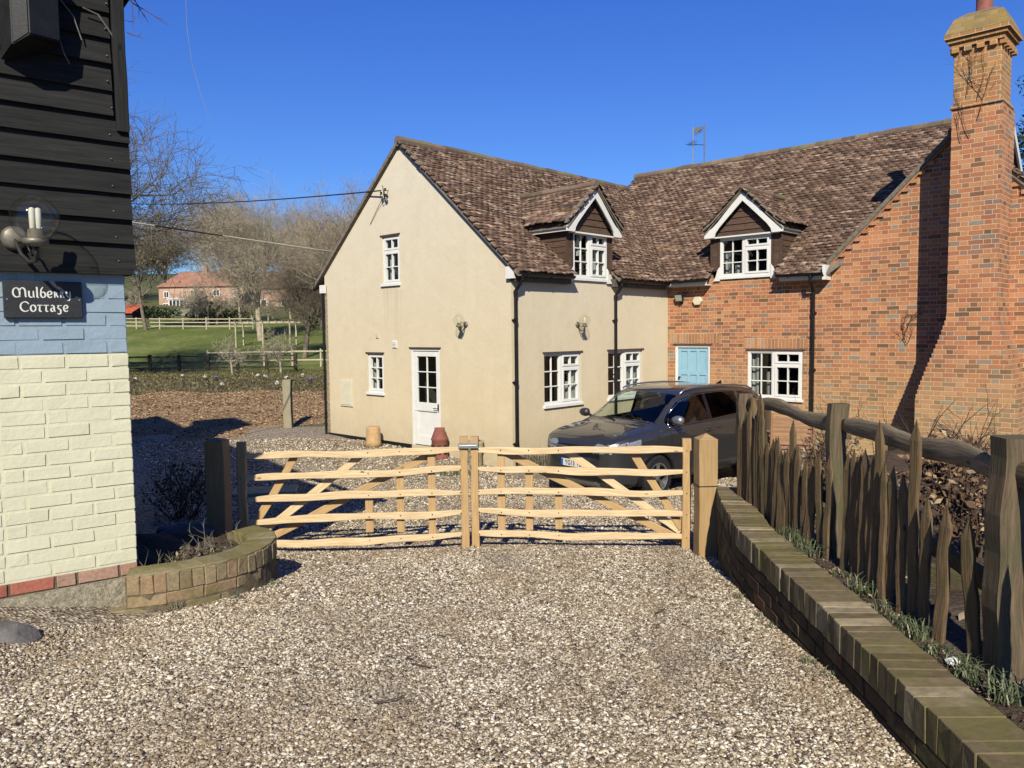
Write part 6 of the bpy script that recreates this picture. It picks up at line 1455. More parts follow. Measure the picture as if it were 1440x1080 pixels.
SUB = 5; stn = [-2.28 + (2.18 + 2.28) * i / 150 for i in range(151)]
rings = [[(x, y, z) for y, z in subs(section(x), SUB)] for x in stn]
last = rings[-1]; first = rings[0]
for k in range(1, 15):
    s = 1 - k / 14; e = .05 * math.sin(PI / 2 * min(1, k / 5)); rings.append([(2.18 + e + .02 * (k > 1) * (1 - ((z - .55) / .4) ** 2), y * s, .53 + (z - .53) * s) for (_, y, z) in last])
for k in range(1, 9):
    s = 1 - k / 8; rings.insert(0, [(-2.28 - .04 * min(1, k / 3), y * s, .75 + (z - .75) * s) for (_, y, z) in first])
nk = len(rings[0]); parts = {}
def cls(c):
    x, y, z = c; T = KP(min(max(x, -2.28), 2.18), VT); Z = KP(min(max(x, -2.28), 2.18), VZ); Rr = KP(min(max(x, -2.28), 2.18), VR)
    for ax in (1.31, -1.31):
        if (x - ax) ** 2 + (z - .345) ** 2 < .385 ** 2 and y > .5: return None
    if .50 < x < 1.14 and y < Rr - .02 - .05 * (x - .5) and z > T + .03 and z > Z - .06: return 'windscreen'
    if T + .02 < z < Z - .075 and y > Rr - .03:
        lim = Z - .10
        if -.12 < x < .98 and z < lim: return 'front_window'
        if -1.10 < x < -.2 and z < lim: return 'rear_window'
        if -1.86 + (z - T) * .5 < x < -1.17 and z < lim: return 'quarter_window'
        if -.2 <= x <= -.12 and z < lim: return 'trim'
    if x < -2.05 and z > 1.16 and y < .58 and z < 1.5: return 'back_window'
    if x > 1.66 and y > .40:
        f = (x - 1.66) / .56
        if .775 + .075 * (1 - f) < z < .90 + .075 * (1 - f): return 'headlight'
    if x > 2.13:
        if .69 < z < .865 and y < .52: return 'trim'
        if .34 < z < .47 and y < .62: return 'trim'
        if .25 < z < .33 and y < .5: return 'skid'
    if z < .30 and x > -2.2 and abs(x) < 2.0: return 'trim'
    return 'body'
acc = {}
for i in range(len(rings) - 1):
    for j in range(nk - 1):
        q = [rings[i][j], rings[i + 1][j], rings[i + 1][j + 1], rings[i][j + 1]]
        c = tuple(sum(p[k] for p in q) / 4 for k in range(3)); k_ = cls(c)
        if k_: acc.setdefault(k_, []).append(q)
def grid_part(name, quads, mt, mirror=True):
    bm = bmesh.new(); vd = {}
    def gv(p):
        k = tuple(round(a, 5) for a in p)
        if k not in vd: vd[k] = bm.verts.new(p)
        return vd[k]
    for q in quads:
        for sg in ((1, -1) if mirror else (1,)):
            vs = [gv((p[0], p[1] * sg if abs(p[1]) > 1e-6 else 0, p[2])) for p in q]; u = []
            for v in vs:
                if v not in u: u.append(v)
            if len(u) > 2:
                try: f = bm.faces.new(u if sg == 1 else u[::-1]); f.smooth = True
                except ValueError: pass
    bmesh.ops.recalc_face_normals(bm, faces=bm.faces)
    me = bpy.data.meshes.new(name); bm.to_mesh(me); bm.free(); return obj_of(me, name, mt, car)
for k_, nm_, mt_ in (('body', 'body', 'paint'), ('windscreen', 'windscreen', 'carglass'), ('trim', 'black_trim', 'black'), ('back_window', 'rear_screen', 'privacy'), ('skid', 'skid_plate', 'silver')):
    if k_ in acc: grid_part(nm_, acc[k_], mt_)
for k_, nm_, mt_ in (('front_window', 'side_window', 'carglass'), ('rear_window', 'side_window', 'privacy'), ('quarter_window', 'side_window', 'privacy'), ('headlight', 'headlight', 'lamp')):
    if k_ not in acc: continue
    for sg in (1, -1):
        grid_part(nm_, [[(p[0], p[1] * sg, p[2]) for p in (q if sg == 1 else q[::-1])] for q in acc[k_]], mt_, mirror=False)
def sideY(x, z):
    sec = subs(section(x), SUB); best = min(sec[8:], key=lambda p: abs(p[1] - z) if p[0] > .4 else 9); return best[0]
# glazing over the headlamp, grille bar, badge-free nose
mb = MB(); mb.tube([(2.19, -.62, .845), (2.232, -.45, .83), (2.252, 0, .815), (2.232, .45, .83), (2.19, .62, .845)], .013, 8); mb.build('grille_bar', 'chrome', car, smooth=True)
mb = MB(); mb.tube([(2.17, -.62, .70), (2.225, -.45, .69), (2.25, 0, .685), (2.225, .45, .69), (2.17, .62, .70)], .009, 8); mb.build('bumper_line', 'chrome', car, smooth=True)
for sg in (1, -1):
    mb = MB()
    for (x_, y_, z_, r0) in ((2.165, .60, .865, .05), (2.06, .70, .885, .045), (1.95, .79, .905, .03)): mb.lathe([(0, -.02), (r0 * .7, -.012), (r0, .012), (r0 * .95, .02)], (x_, sg * y_, z_), 14, axis='x')
    mb.build('lamp_reflector', 'chrome', car, smooth=True)
mb = MB(); mb.box(2.248, 2.262, -.27, .27, .52, .63); pl_ = mb.build('number_plate', 'signwhite', car, bevel=.002)
mb = MB(); mb.box(2.2625, 2.264, -.268, -.225, .522, .628); mb.build('plate_band', 'plateblue', pl_)
def text_mesh(s, size, name, mt, parent, mtx):
    cu = bpy.data.curves.new(name, 'FONT'); cu.body = s; cu.size = size; cu.align_x = 'CENTER'; cu.align_y = 'CENTER'; cu.extrude = .001; cu.offset = .0018; cu.space_character = 1.08
    tmp = bpy.data.objects.new(name, cu); COL.objects.link(tmp); bpy.context.view_layer.update()
    me = bpy.data.meshes.new_from_object(tmp.evaluated_get(bpy.context.evaluated_depsgraph_get())); bpy.data.objects.remove(tmp); bpy.data.curves.remove(cu)
    me.transform(mtx); return obj_of(me, name, mt, parent)
text_mesh('YG15 TZY', .105, 'plate_lettering', 'signblack', pl_, Matrix.Translation((2.264, .022, .573)) @ Matrix(((0, 0, 1, 0), (1, 0, 0, 0), (0, 1, 0, 0), (0, 0, 0, 1))) @ Matrix.Diagonal((.82, 1, 1, 1)))
for sg in (1, -1):
    for ax in (1.31, -1.31):
        wh = empty('wheel', (ax, sg * .80, .345)); wh.parent = car
        mb = MB(); mb.lathe([(.22, -.11), (.31, -.112), (.338, -.09), (.345, -.05), (.345, .05), (.338, .09), (.31, .112), (.22, .11), (.22, -.11)], (0, 0, 0), 40, axis='y')
        for k in range(40): a = 2 * PI * k / 40; mb.obox((math.cos(a) * .345, 0, math.sin(a) * .345), Vector((-math.sin(a), 0, math.cos(a))), Vector((0, 1, 0)), Vector((math.cos(a), 0, math.sin(a))), .008, .1, .0035)
        mb.build('tyre', 'rubber', wh, smooth=False)
        mb = MB(); mb.lathe([(.225, sg * .105), (.215, sg * .10), (.205, sg * .02), (0, sg * .02)], (0, 0, 0), 40, axis='y'); mb.build('rim_well', 'iron', wh, smooth=True)
        mb = MB(); mb.lathe([(.232, sg * .108), (.222, sg * .114), (.208, sg * .104), (.214, sg * .09)], (0, 0, 0), 40, axis='y')
        for k in range(5):
            for da in (-.12, .12):
                a = 2 * PI * k / 5 + .3; b = a + da
                mb.plank((math.cos(a) * .04, sg * .085, math.sin(a) * .04), (math.cos(b) * .212, sg * .10, math.sin(b) * .212), .034, .02, up=(-math.sin(a), 0, math.cos(a)), seg=3, seed=1)
        mb.lathe([(0, sg * .1), (.035, sg * .1), (.05, sg * .09), (.05, sg * .06)], (0, 0, 0), 20, axis='y'); mb.build('rim', 'silver', wh)
        mb = MB(); pts = [(ax + math.cos(R(a)) * .388, sg * (sideY(ax, .6) - .002 if False else .893 - .02 * (abs(ax + math.cos(R(a)) * .388) > 1.55)), .345 + math.sin(R(a)) * .388) for a in range(-12, 193, 8)]
        vs = []
        for (x_, y_, z_) in pts:
            dx, dz_ = (x_ - ax) / .388, (z_ - .345) / .388
            for rr, yy in ((-.012, .015), (.03, .012), (.04, -.01), (-.012, -.35)): vs.append((x_ + dx * rr, y_ + sg * yy, z_ + dz_ * rr))
        fs = []
        for i in range(len(pts) - 1):
            for k in range(4): fs.append((4 * i + k, 4 * i + (k + 1) % 4, 4 * i + 4 + (k + 1) % 4, 4 * i + 4 + k))
        mb.add(vs, fs); mb.build('wheel_arch', 'black', car, smooth=False)
mb = MB()
for x_ in (1.0, -.16, -1.12):
    for sg in (1, -1):
        p_ = [(x_ - (.12 * (z - .9) if x_ > .5 and z > .9 else 0) - (.25 * max(0, .75 - z) * 0), 0, z) for z in [.3 + .05 * i for i in range(int((KP(x_, VT) - .3) / .05) + 1)]]
        pts = []
        for (xx, _, z) in p_:
            sec = subs(section(xx), SUB)[SUB * 2:SUB * 8 + 1]; y_ = float(np.interp(z, [s[1] for s in sec], [s[0] for s in sec])); pts.append((xx, sg * (y_ + .0005), z))
        mb.tube(pts, .0035, 4)
mb.build('door_gap', 'cable', car)
for sg in (1, -1):
    mb = MB(); pts = []
    for i in range(30): x_ = .98 - i * .1 if .98 - i * .1 > -1.9 else -1.9; pts.append((x_, sg * (KP(x_, VW) * .955 + .002), KP(x_, VT) + .008))
    mb.tube(pts, .007, 6)
    pts = [(x_, sg * (KP(x_, VR) + .05), KP(x_, VZ) - .115) for x_ in [.80, .5, .2, -.2, -.6, -1.0, -1.4, -1.7]]; mb.tube(pts, .006, 6); mb.tube([(.80, sg * .705, 1.26), (.9, sg * .77, 1.19), (.99, sg * .84, 1.10)], .006, 6)
    mb.build('window_trim', 'chrome', car, smooth=True)
    mb = MB(); pts = [(x_, sg * (KP(x_, VR) + .0), KP(x_, VZ) + (.0 if abs(x_ + .6) > 1.0 else .03) - .03) for x_ in [.42, .3, .0, -.4, -.8, -1.2, -1.6, -1.8]]; mb.tube(pts, .016, 8); mb.build('roof_rail', 'silver', car, smooth=True)
    t_ = MB(); t_.lathe([(0, -.13), (.055, -.12), (.085, -.06), (.09, 0), (.075, .06), (.03, .085), (0, .09)], (0, 0, 0), 16, axis='y'); t_.v = [(.92 + x_ * .8, sg * 1.0 + y_ * .95, 1.205 + z_ * .85) for x_, y_, z_ in t_.v]; mi_ = t_.build('door_mirror', 'silver' if sg > 0 else 'paint', car, smooth=True)
    mb = MB(); mb.tube([(.86, sg * .84, 1.12), (.90, sg * .95, 1.17)], .025, 8); mb.build('mirror_arm', 'black', mi_)
    for x_ in (.0, -.98): mb = MB(); mb.tube([(x_ + .08, sg * .905, .97), (x_ + .05, sg * .935, .975), (x_ - .08, sg * .935, .985), (x_ - .11, sg * .905, .985)], .013, 8); mb.build('door_handle', 'paint', car, smooth=True)
mb = MB(); mb.add([(-1.72, -.02, 1.59), (-1.72, .02, 1.59), (-1.5, 0, 1.61), (-1.73, 0, 1.68)], [(0, 1, 3), (1, 2, 3), (2, 0, 3)]); mb.build('aerial_fin', 'black', car)
mb = MB(); mb.tube([(1.19, .62, 1.15), (1.15, .1, 1.19), (1.12, -.25, 1.20)], .010, 6); mb.tube([(1.19, -.1, 1.19), (1.14, -.45, 1.175), (1.08, -.68, 1.17)], .010, 6); mb.build('wiper', 'black', car)
mb = MB()
mb.box(.70, 1.12, -.72, .72, .80, 1.10); mb.box(-1.8, 1.0, -.72, .72, .30, .36)
for y_ in (-.36, .36):
    mb.box(-.55, -.05, y_ - .25, y_ + .25, .38, .62); mb.obox((-.58, y_, .92), Vector((.97, 0, .22)), Vector((0, 1, 0)), Vector((-.22, 0, .97)), .07, .24, .34); mb.obox((-.68, y_, 1.36), Vector((.97, 0, .15)), Vector((0, 1, 0)), Vector((-.15, 0, .97)), .05, .13, .09)
mb.obox((-1.45, 0, .92), Vector((.97, 0, .22)), Vector((0, 1, 0)), Vector((-.22, 0, .97)), .07, .62, .30)
for y_ in (-.4, 0, .4): mb.obox((-1.54, y_, 1.27), Vector((1, 0, 0)), Vector((0, 1, 0)), Vector((0, 0, 1)), .04, .12, .07)
mb.box(-1.0, 1.12, -.70, .70, .32, .42); mb.build('interior', 'seatcloth', car, bevel=.03, bseg=2)
mb = MB(); sw = [Vector((.58, -.36, 1.0)) + Vector((.4 * math.sin(a) * .185 * -1, math.cos(a) * .185, math.sin(a) * .17)) for a in [2 * PI * i / 24 for i in range(25)]]; mb.tube(sw, .016, 8, cap=False); mb.tube([(.60, -.36, .98), (.8, -.36, .92)], .03, 8); mb.build('steering_wheel', 'black', car, smooth=True)
mb = MB(); mb.obox((.62, 0, 1.47), Vector((1, 0, 0)), Vector((0, 1, 0)), Vector((0, 0, 1)), .015, .11, .03); mb.build('rear_view_mirror', 'black', car, bevel=.008)

# ------------------------------------------------------------------ post in the mulch, paddock fences
def zf(x, y): return fz(x, y)
t = empty('marker_post', (-5.72, 19.75, zg(19.75)), label='weathered square timber post standing alone at the edge of the bark mulch', cat='post')
mb = MB(); mb.plank((0, 0, -.1), (.01, 0, 1.24), .20, .19, up=(1, 0, 0), seg=8, wob=.006, wv=.03, seed=4, chamf=.08); mb.build('shaft', 'greywood', t)
def rail_fence(name, pts, nrail, hgt, pw_, mt, label, gap, rmt=None):
    t = empty(name, (0, 0, 0), label=label, cat='fence'); rgx = random.Random(len(label))
    line = resample([Vector((*p, 0)) for p in pts], gap)
    for p in line:
        z = zf(p.x, p.y); mb = MB(); mb.plank((p.x, p.y, z - .2), (p.x + rgx.uniform(-.02, .02), p.y, z + hgt + rgx.uniform(0, .08)), pw_, pw_ * .8, up=(1, 0, 0), seed=int(p.x * 7) % 97, seg=2); mb.build('post', mt, t)
    for k in range(nrail):
        h = hgt * (k + .75) / (nrail)
        mb = MB()
        for a, b in zip(line, line[1:]):
            mb.plank((a.x, a.y - .06, zf(a.x, a.y) + h + rgx.uniform(-.02, .02)), (b.x, b.y - .06, zf(b.x, b.y) + h + rgx.uniform(-.02, .02)), .10, .035, seed=k, seg=1)
        mb.build('rail', rmt or mt, t)
    return t
rail_fence('field_fence', [(-32, 52), (-14.2, 52)], 3, 1.15, .20, 'darkwood', 'dark post and rail fence across the near side of the green paddock', 1.95)
rail_fence('paddock_fence', [(-60, 87), (-28, 87)], 3, 1.2, .12, 'palewood', 'pale three-rail fence along the far side of the green paddock', 2.6)
rail_fence('garden_fence', [(-21.5, 55), (-9, 55)], 2, 1.25, .11, 'palewood', 'light new timber rails behind the dark field fence', 2.0)
# pergola
t = empty('pergola', (-22, 69, zf(-22, 69)), label='pale timber pergola frame under the tall bare tree', cat='pergola')
for i, (x, y) in enumerate(((-2.4, 0), (2.4, 0), (-2.4, 2), (2.4, 2), (0, 0))):
    mb = MB(); mb.plank((x, y, -.2), (x, y, 2.2), .13, .13, up=(1, 0, 0), seed=i); mb.build('post', 'palewood', t)
for y in (0, 2): mb = MB(); mb.plank((-2.8, y, 2.25), (2.8, y, 2.25), .14, .06, seed=i); mb.build('beam', 'palewood', t)
for k in range(9): mb = MB(); mb.plank((-2.4 + .6 * k, -.3, 2.37), (-2.4 + .6 * k, 2.3, 2.37), .09, .05, seed=k); mb.build('rafter', 'palewood', t)

# ------------------------------------------------------------------ distant houses, hedge, sheds
t = empty('farmhouse', (-54.2, 137, 6.9), R(-6), label='distant salmon brick farmhouse with orange-red roof and white bay window', cat='house'); t.scale = (.95, .9, .86)
mb = MB(); mb.box(-8.3, 8.3, 0, 6.5, -1.5, 4.6); mb.build('wall', 'farbrick', t)
mb = MB(); mb.add([(-8.6, -.4, 4.5), (8.6, -.4, 4.5), (7.0, 3.25, 7.9), (-5.2, 3.25, 7.9), (-8.6, 7, 4.5), (8.6, 7, 4.5)], [(0, 1, 2, 3), (5, 4, 3, 2), (4, 0, 3), (1, 5, 2)]); rf_ = mb.build('roof', 'farroof', t)
mb = MB(); mb.box(-1.0, -.1, 2.6, 3.6, 7.2, 9.0); mb.build('chimney', 'farbrick', rf_)
for (x, z, w, h) in ((-6.8, 3.0, 1.1, 1.3), (-1.5, 3.2, 1.3, 1.4), (2.9, 3.2, 1.3, 1.4), (6.8, 3.0, 1.2, 1.3), (-7.0, .6, 1.2, 1.3), (1.6, .5, 1.3, 1.3), (4.6, .6, 1.3, 1.5), (7.0, .6, 1.2, 1.3)):
    mb = MB(); mb.box(x - w / 2, x + w / 2, -.06, .05, z - h / 2, z + h / 2); wn = mb.build('window', 'white', t)
    mb = MB(); mb.box(x - w / 2 + .15, x - .06, -.08, -.03, z - h / 2 + .15, z + h / 2 - .15); mb.box(x + .06, x + w / 2 - .15, -.08, -.03, z - h / 2 + .15, z + h / 2 - .15); mb.build('pane', 'darkglass', wn)
mb = MB(); mb.box(-5.6, -1.4, -1.6, -.01, -1.2, 1.9); mb.box(-5.8, -1.2, -1.8, 0, 1.9, 2.1); cv = mb.build('bay_window', 'white', t)
mb = MB(); [mb.box(-5.4 + k * .68, -4.92 + k * .68, -1.64, -1.55, .0, 1.7) for k in range(6)]; mb.build('pane', 'darkglass', cv)
t = empty('farmhouse', (-41.2, 138, 6.9), R(-4), label='lower brown-roofed range joined to the right of the distant salmon brick farmhouse', cat='house')
mb = MB(); mb.box(-4.8, 6, 0, 6, -1.5, 3.6); mb.build('wall', 'farbrick', t); mb = MB(); mb.add([(-5, -.4, 3.5), (6.3, -.4, 3.5), (6.3, 3, 6.6), (-5, 3, 6.6), (-5, 6.4, 3.5), (6.3, 6.4, 3.5)], [(0, 1, 2, 3), (5, 4, 3, 2), (4, 0, 3), (1, 5, 2)]); mb.build('roof', 'farroof2', t)
for x in (-2.5, 1.2, 4.2):
    mb = MB(); mb.box(x - .6, x + .6, -.06, .05, .2, 1.6); wn = mb.build('window', 'white', t); mb = MB(); mb.box(x - .45, x + .45, -.08, -.03, .35, 1.45); mb.build('pane', 'darkglass', wn)
t = empty('shed', (-49.5, 100, zf(-49.5, 100)), label='small shed with a bright orange-red roof far off by the edge of the black boards', cat='shed')
mb = MB(); mb.box(-2, 1, 0, 3, -.3, 1.1); mb.build('wall', 'darkwood', t); mb = MB(); mb.add([(-2.2, -.3, 1.0), (1.1, -.3, 1.0), (1.1, 3.3, 2.2), (-2.2, 3.3, 2.2)], [(0, 1, 2, 3)]); mb.v += [(x, y, z - .1) for x, y, z in mb.v]; mb.f += [[7, 6, 5, 4], [0, 4, 5, 1]]; mb.uv += [None, None]; mb.mi += [0, 0]; mb.build('roof', 'orange', t)
t = empty('shed', (-43.9, 110, zf(-43.9, 110)), R(-8), label='black flat-fronted shed below the distant farmhouse', cat='shed')
mb = MB(); mb.box(-1.4, 1.4, 0, 2.5, -.3, 1.6); mb.build('wall', 'darkwood', t); mb = MB(); mb.add([(-1.6, -.2, 1.6), (1.6, -.2, 1.95), (1.6, 2.7, 1.95), (-1.6, 2.7, 1.6), (-1.6, -.2, 1.7), (1.6, -.2, 2.05), (1.6, 2.7, 2.05), (-1.6, 2.7, 1.7)], [(0, 1, 2, 3), (7, 6, 5, 4), (0, 4, 5, 1), (1, 5, 6, 2), (2, 6, 7, 3), (3, 7, 4, 0)]); mb.build('roof', 'darkwood', t)
mb = MB(); mb.box(-53, -45.6, 112, 112.3, 4.6, 6.0); o = mb.build('garden_wall', 'dull'); tag(o, 'low pale garden wall in front of the distant farmhouse', 'wall')
rg = random.Random(9)
for i, (x, y, rx_, rz_, n, lab) in enumerate(((-49, 104, 5.5, .9, 1500, 'long dark hedge below the pale garden wall'), (-37.5, 100, 4.5, 1.0, 1100, 'dark hedge right of the black shed, behind the pale fence'), (-50.5, 124, 2.0, 1.3, 400, 'round green bush in front of the farmhouse bay window'), (-44.5, 122, 3.0, 1.2, 500, 'brownish bushes below the right end of the farmhouse'))):
    mb = MB(); leaves(mb, (0, 0, rz_ * .8), (rx_, 1.0, rz_), n, .20, rg); o = mb.build('hedge', ['evergreen', 'evergreen', 'ivy', 'ivy'][i]); o.location = (x, y, zf(x, y)); tag(o, lab, 'hedge' if i < 2 else 'bush')

# ------------------------------------------------------------------ bare trees
def tube_np(acc, p0, p1, r0, r1, k):
    acc.append((p0, p1, r0, r1, k))
def tree_mesh(name, seed, H, spread, trunk=.32, levels=5, kids=(6, 6, 5, 4, 3), r0=.28, up=.25, wob=.22, min_r=.012, trunk_h=.3, mt='bark', droop=0):
    rg = random.Random(seed); segs = []
    def grow(p, d, ln, r, lv):
        n = 5 if lv == 0 else (4 if lv < 3 else 2); pts = [p]; rr = [r]
        for i in range(n):
            d = (d + Vector((rg.gauss(0, wob), rg.gauss(0, wob), rg.gauss(0, wob) + (up if 0 < lv < levels else 0) * .3 - droop * (lv > 2)))).normalized() if lv else (d + Vector((rg.gauss(0, .05), rg.gauss(0, .05), .1))).normalized()
            p = p + d * (ln / n); pts.append(p); rr.append(max(min_r * .7, r * (1 - (.55 if lv < levels else .5) * (i + 1) / n)))
        for i in range(n): segs.append((pts[i], pts[i + 1], rr[i], rr[i + 1], 6 if lv == 0 else (5 if lv == 1 else 3)))
        if lv >= levels: return
        nk_ = kids[lv]
        for c in range(nk_):
            f = (.35 if lv else .55) + (.65 if lv else .45) * (c + rg.random()) / nk_; f = min(f, .999); i = int(f * n); q = pts[i].lerp(pts[i + 1], f * n - i)
            a = rg.uniform(0, 2 * PI); side = d.orthogonal().normalized(); side = (Matrix.Rotation(a, 3, d) @ side)
            ang = rg.uniform(.45, 1.05) * (spread if lv < 2 else 1); nd = (d * math.cos(ang) + side * math.sin(ang)).normalized()
            if lv == 0 and c == nk_ - 1: nd = (d + side * .2).normalized()
            grow(q, nd, ln * rg.uniform(.55, .8) * (1.25 if lv == 0 else 1), max(min_r, rr[i] * rg.uniform(.45, .65)), lv + 1)
    grow(Vector((0, 0, 0)), Vector((rg.uniform(-.1, .1), rg.uniform(-.1, .1), 1)).normalized(), H * trunk_h, r0, 0)
    P0 = np.array([s[0] for s in segs]); P1 = np.array([s[1] for s in segs]); A = np.array([s[2] for s in segs]); B = np.array([s[3] for s in segs]); K = np.array([s[4] for s in segs])
    top = max(P1[:, 2].max(), .1); sc = H / top; VV = []; FF = []; b = 0
    P0 *= sc; P1 *= sc
    for k in (3, 5, 6):
        m_ = K == k
        if not m_.any(): continue
        p0, p1, a, c = P0[m_], P1[m_], A[m_], B[m_]; d = p1 - p0; d /= np.linalg.norm(d, axis=1)[:, None] + 1e-9
        ref = np.where(np.abs(d[:, 2:3]) > .9, np.array([[1., 0, 0]]), np.array([[0, 0, 1.]])); u = np.cross(d, ref); u /= np.linalg.norm(u, axis=1)[:, None] + 1e-9; v = np.cross(d, u)
        vs = []
        for (pp, r_k) in ((p0, a), (p1, c)):
            for j in range(k):
                t = 2 * PI * j / k; vs.append(pp + (u * math.cos(t) + v * math.sin(t)) * r_k[:, None])
        vs = np.stack(vs, 1); n = len(p0); f0 = np.array([[j, (j + 1) % k, k + (j + 1) % k, k + j] for j in range(k)])
        VV.append(vs.reshape(-1, 3)); FF.append((f0[None] + (np.arange(n) * 2 * k)[:, None, None]).reshape(-1, 4) + b); b += n * 2 * k
    return np.concatenate(VV), np.concatenate(FF), [(P1[i], A[i]) for i in range(len(A)) if A[i] <= min_r * 1.3]
TREES = {}
def make_tree(key, **kw): TREES[key] = tree_mesh(key, **kw)
make_tree('oak', seed=3, H=15, spread=.95, kids=(8, 6, 6, 5, 4), r0=.32, min_r=.011, trunk_h=.34)
make_tree('ash', seed=8, H=14, spread=.8, kids=(7, 6, 6, 4, 3), r0=.22, min_r=.010, trunk_h=.4, up=.5)
make_tree('wide', seed=14, H=16, spread=1.15, kids=(9, 7, 6, 5, 4), r0=.42, min_r=.011, trunk_h=.28, wob=.24)
make_tree('small', seed=21, H=3.2, spread=1.1, levels=4, kids=(6, 5, 4, 3), r0=.09, min_r=.012, trunk_h=.3, wob=.3)
TM = {}
def place_tree(key, x, y, s, rz, mt, label, cat='tree', group=None, z=None, leaf=None, sx=1):
    k = (key, mt)
    t = empty('tree', (x, y, (zf(x, y) if z is None else z) - .1), rz, label=label, cat=cat, group=group)
    V, F, tips = TREES[key]
    if k not in TM:
        n = len(F); tr = V[F[:, 0], 2] < (V[:, 2].max() * .30)
        rad = np.linalg.norm(V[F[:, 0]] - V[F[:, 3]], axis=1)
        cen = V[F].mean(1); w = (np.abs(cen[:, 0]) < .9) & (np.abs(cen[:, 1]) < .9) & tr
        def mk(nm, mask):
            FF_ = F[mask]; used = np.unique(FF_); mp = np.zeros(len(V), np.int64); mp[used] = np.arange(len(used))
            me = bpy.data.meshes.new(nm); o = fast_mesh(nm, V[used], mp[FF_], mt, None, k=4); d = o.data; bpy.data.objects.remove(o); bpy.data.meshes.remove(me); return d
        TM[k] = (mk('trunk', w), mk('crown', ~w))
    for nm, d in zip(('trunk', 'crown'), TM[k]):
        o = bpy.data.objects.new(nm, d); COL.objects.link(o); o.parent = t
    t.scale = (s * sx, s * sx, s)
    if leaf:
        rgx = random.Random(int(x)); mb = MB(); 
        for i in rgx.sample(range(len(tips)), min(leaf[1], len(tips))): leaves(mb, tuple(tips[i][0]), (.25, .25, .25), 2, leaf[2], rgx)
        mb.build('foliage', leaf[0], t)
    return t
place_tree('wide', -26.0, 46, 1.25, 1.0, 'bark3', 'large spreading bare tree whose branches reach out from behind the black boards', z=-.1)
place_tree('ash', -40.3, 86, 1.05, 2.0, 'bark3', 'ivy-clad dark bushy tree at the left end of the pale paddock fence', leaf=('ivy', 1500, .16), sx=1.0)
place_tree('oak', -24.1, 75, 1.13, .4, 'bark2', 'tall pale-trunked bare tree at the right end of the pale paddock fence')
place_tree('wide', -16.5, 62, .60, 3.0, 'bark3', 'crooked dark bare tree close to the left edge of the cream gable')
place_tree('ash', -12.6, 60, 1.10, 4.0, 'bark', 'bare tree rising behind the left slope of the cream gable roof')
place_tree('ash', -1.9, 38, .66, 1.3, 'bark', 'bare twigs just showing over the ridge of the cream wing', z=0)
place_tree('small', -16.9, 47, .85, 0, 'bark2', 'small leaning fruit tree in front of the dark fence, left one')
place_tree('small', -14.4, 48.5, 1.0, 1.7, 'bark2', 'spreading small fruit tree in front of the light rails, right one')
place_tree('ash', -34, 98, .75, .9, 'bark2', 'slim bare tree in front of the right end of the distant farmhouse')
for i, (x, y, s, k) in enumerate(((-66, 150, 1.25, 'oak'), (-58, 158, 1.35, 'wide'), (-50, 160, 1.3, 'ash'), (-43, 156, 1.25, 'oak'), (-34, 150, 1.1, 'wide'), (-29, 130, .95, 'ash'), (-23, 120, .85, 'oak'), (-19, 100, .72, 'wide'), (-27, 105, .75, 'ash'), (-15, 84, .62, 'oak'), (-75, 140, 1.3, 'wide'), (-38, 145, 1.05, 'oak'), (-21, 86, .55, 'wide'), (-62, 170, 1.5, 'wide'), (-47, 172, 1.5, 'oak'), (-54, 166, 1.4, 'ash'), (-38, 165, 1.3, 'wide'), (-29, 112, .8, 'oak'))):
    place_tree(k, x, y, s, i * 1.3, 'bark', 'bare tree in the wood on the rise behind the distant farmhouse', group='bare trees of the far wood')
# scrub layer on the far rise
V, F, _ = TREES['small']; VV = []; FF = []; b = 0; rs2 = np.random.RandomState(4)
for i in range(90):
    x, y = rs2.uniform(-70, -12), rs2.uniform(92, 150); 
    if -64 < x < -33 and y > 108: continue
    s = rs2.uniform(.8, 1.8); a = rs2.uniform(0, 6.28); v = V * s; v = np.stack([v[:, 0] * np.cos(a) - v[:, 1] * np.sin(a) + x, v[:, 0] * np.sin(a) + v[:, 1] * np.cos(a) + y, v[:, 2] + zf(x, y)], 1); VV.append(v); FF.append(F + b); b += len(V)
tag(fast_mesh('scrub', np.concatenate(VV), np.concatenate(FF), 'bark2', k=4), kind='stuff')
# right: evergreen behind the chimney
t = empty('evergreen_tree', (20.6, 30, -.1), label='dark evergreen tree at the right edge behind the brick chimney', cat='tree')
mb = MB(); mb.tube([(0, 0, 0), (.1, 0, 5), (0, .1, 11)], [.3, .22, .05], 8)
rgx = random.Random(6)
for k in range(40):
    z = 2 + 9.2 * k / 40; a = rgx.uniform(0, 6.28); l_ = (12.3 - z) * .26 + .5; mb.tube([(0, 0, z), (math.cos(a) * l_, math.sin(a) * l_, z + .4)], [.07, .02], 4)
mb.build('trunk', 'bark3', t)
mb = MB()
for k in range(230):
    z = 1.2 + 10.9 * rgx.random() ** .8; a = rgx.uniform(0, 6.28); l_ = ((12.6 - z) * .25 + .5) * rgx.uniform(.4, 1.08); leaves(mb, (math.cos(a) * l_, math.sin(a) * l_, z), (.55, .55, .38), 46, .11, rgx)
mb.build('crown', 'evergreen', t)
n = 26000; x = rs.uniform(-34, -3, n); y = rs.uniform(30, 51.5, n); hh = rs.uniform(.03, .10, n); a = rs.uniform(0, 6.28, n); w_ = rs.uniform(.02, .05, n)
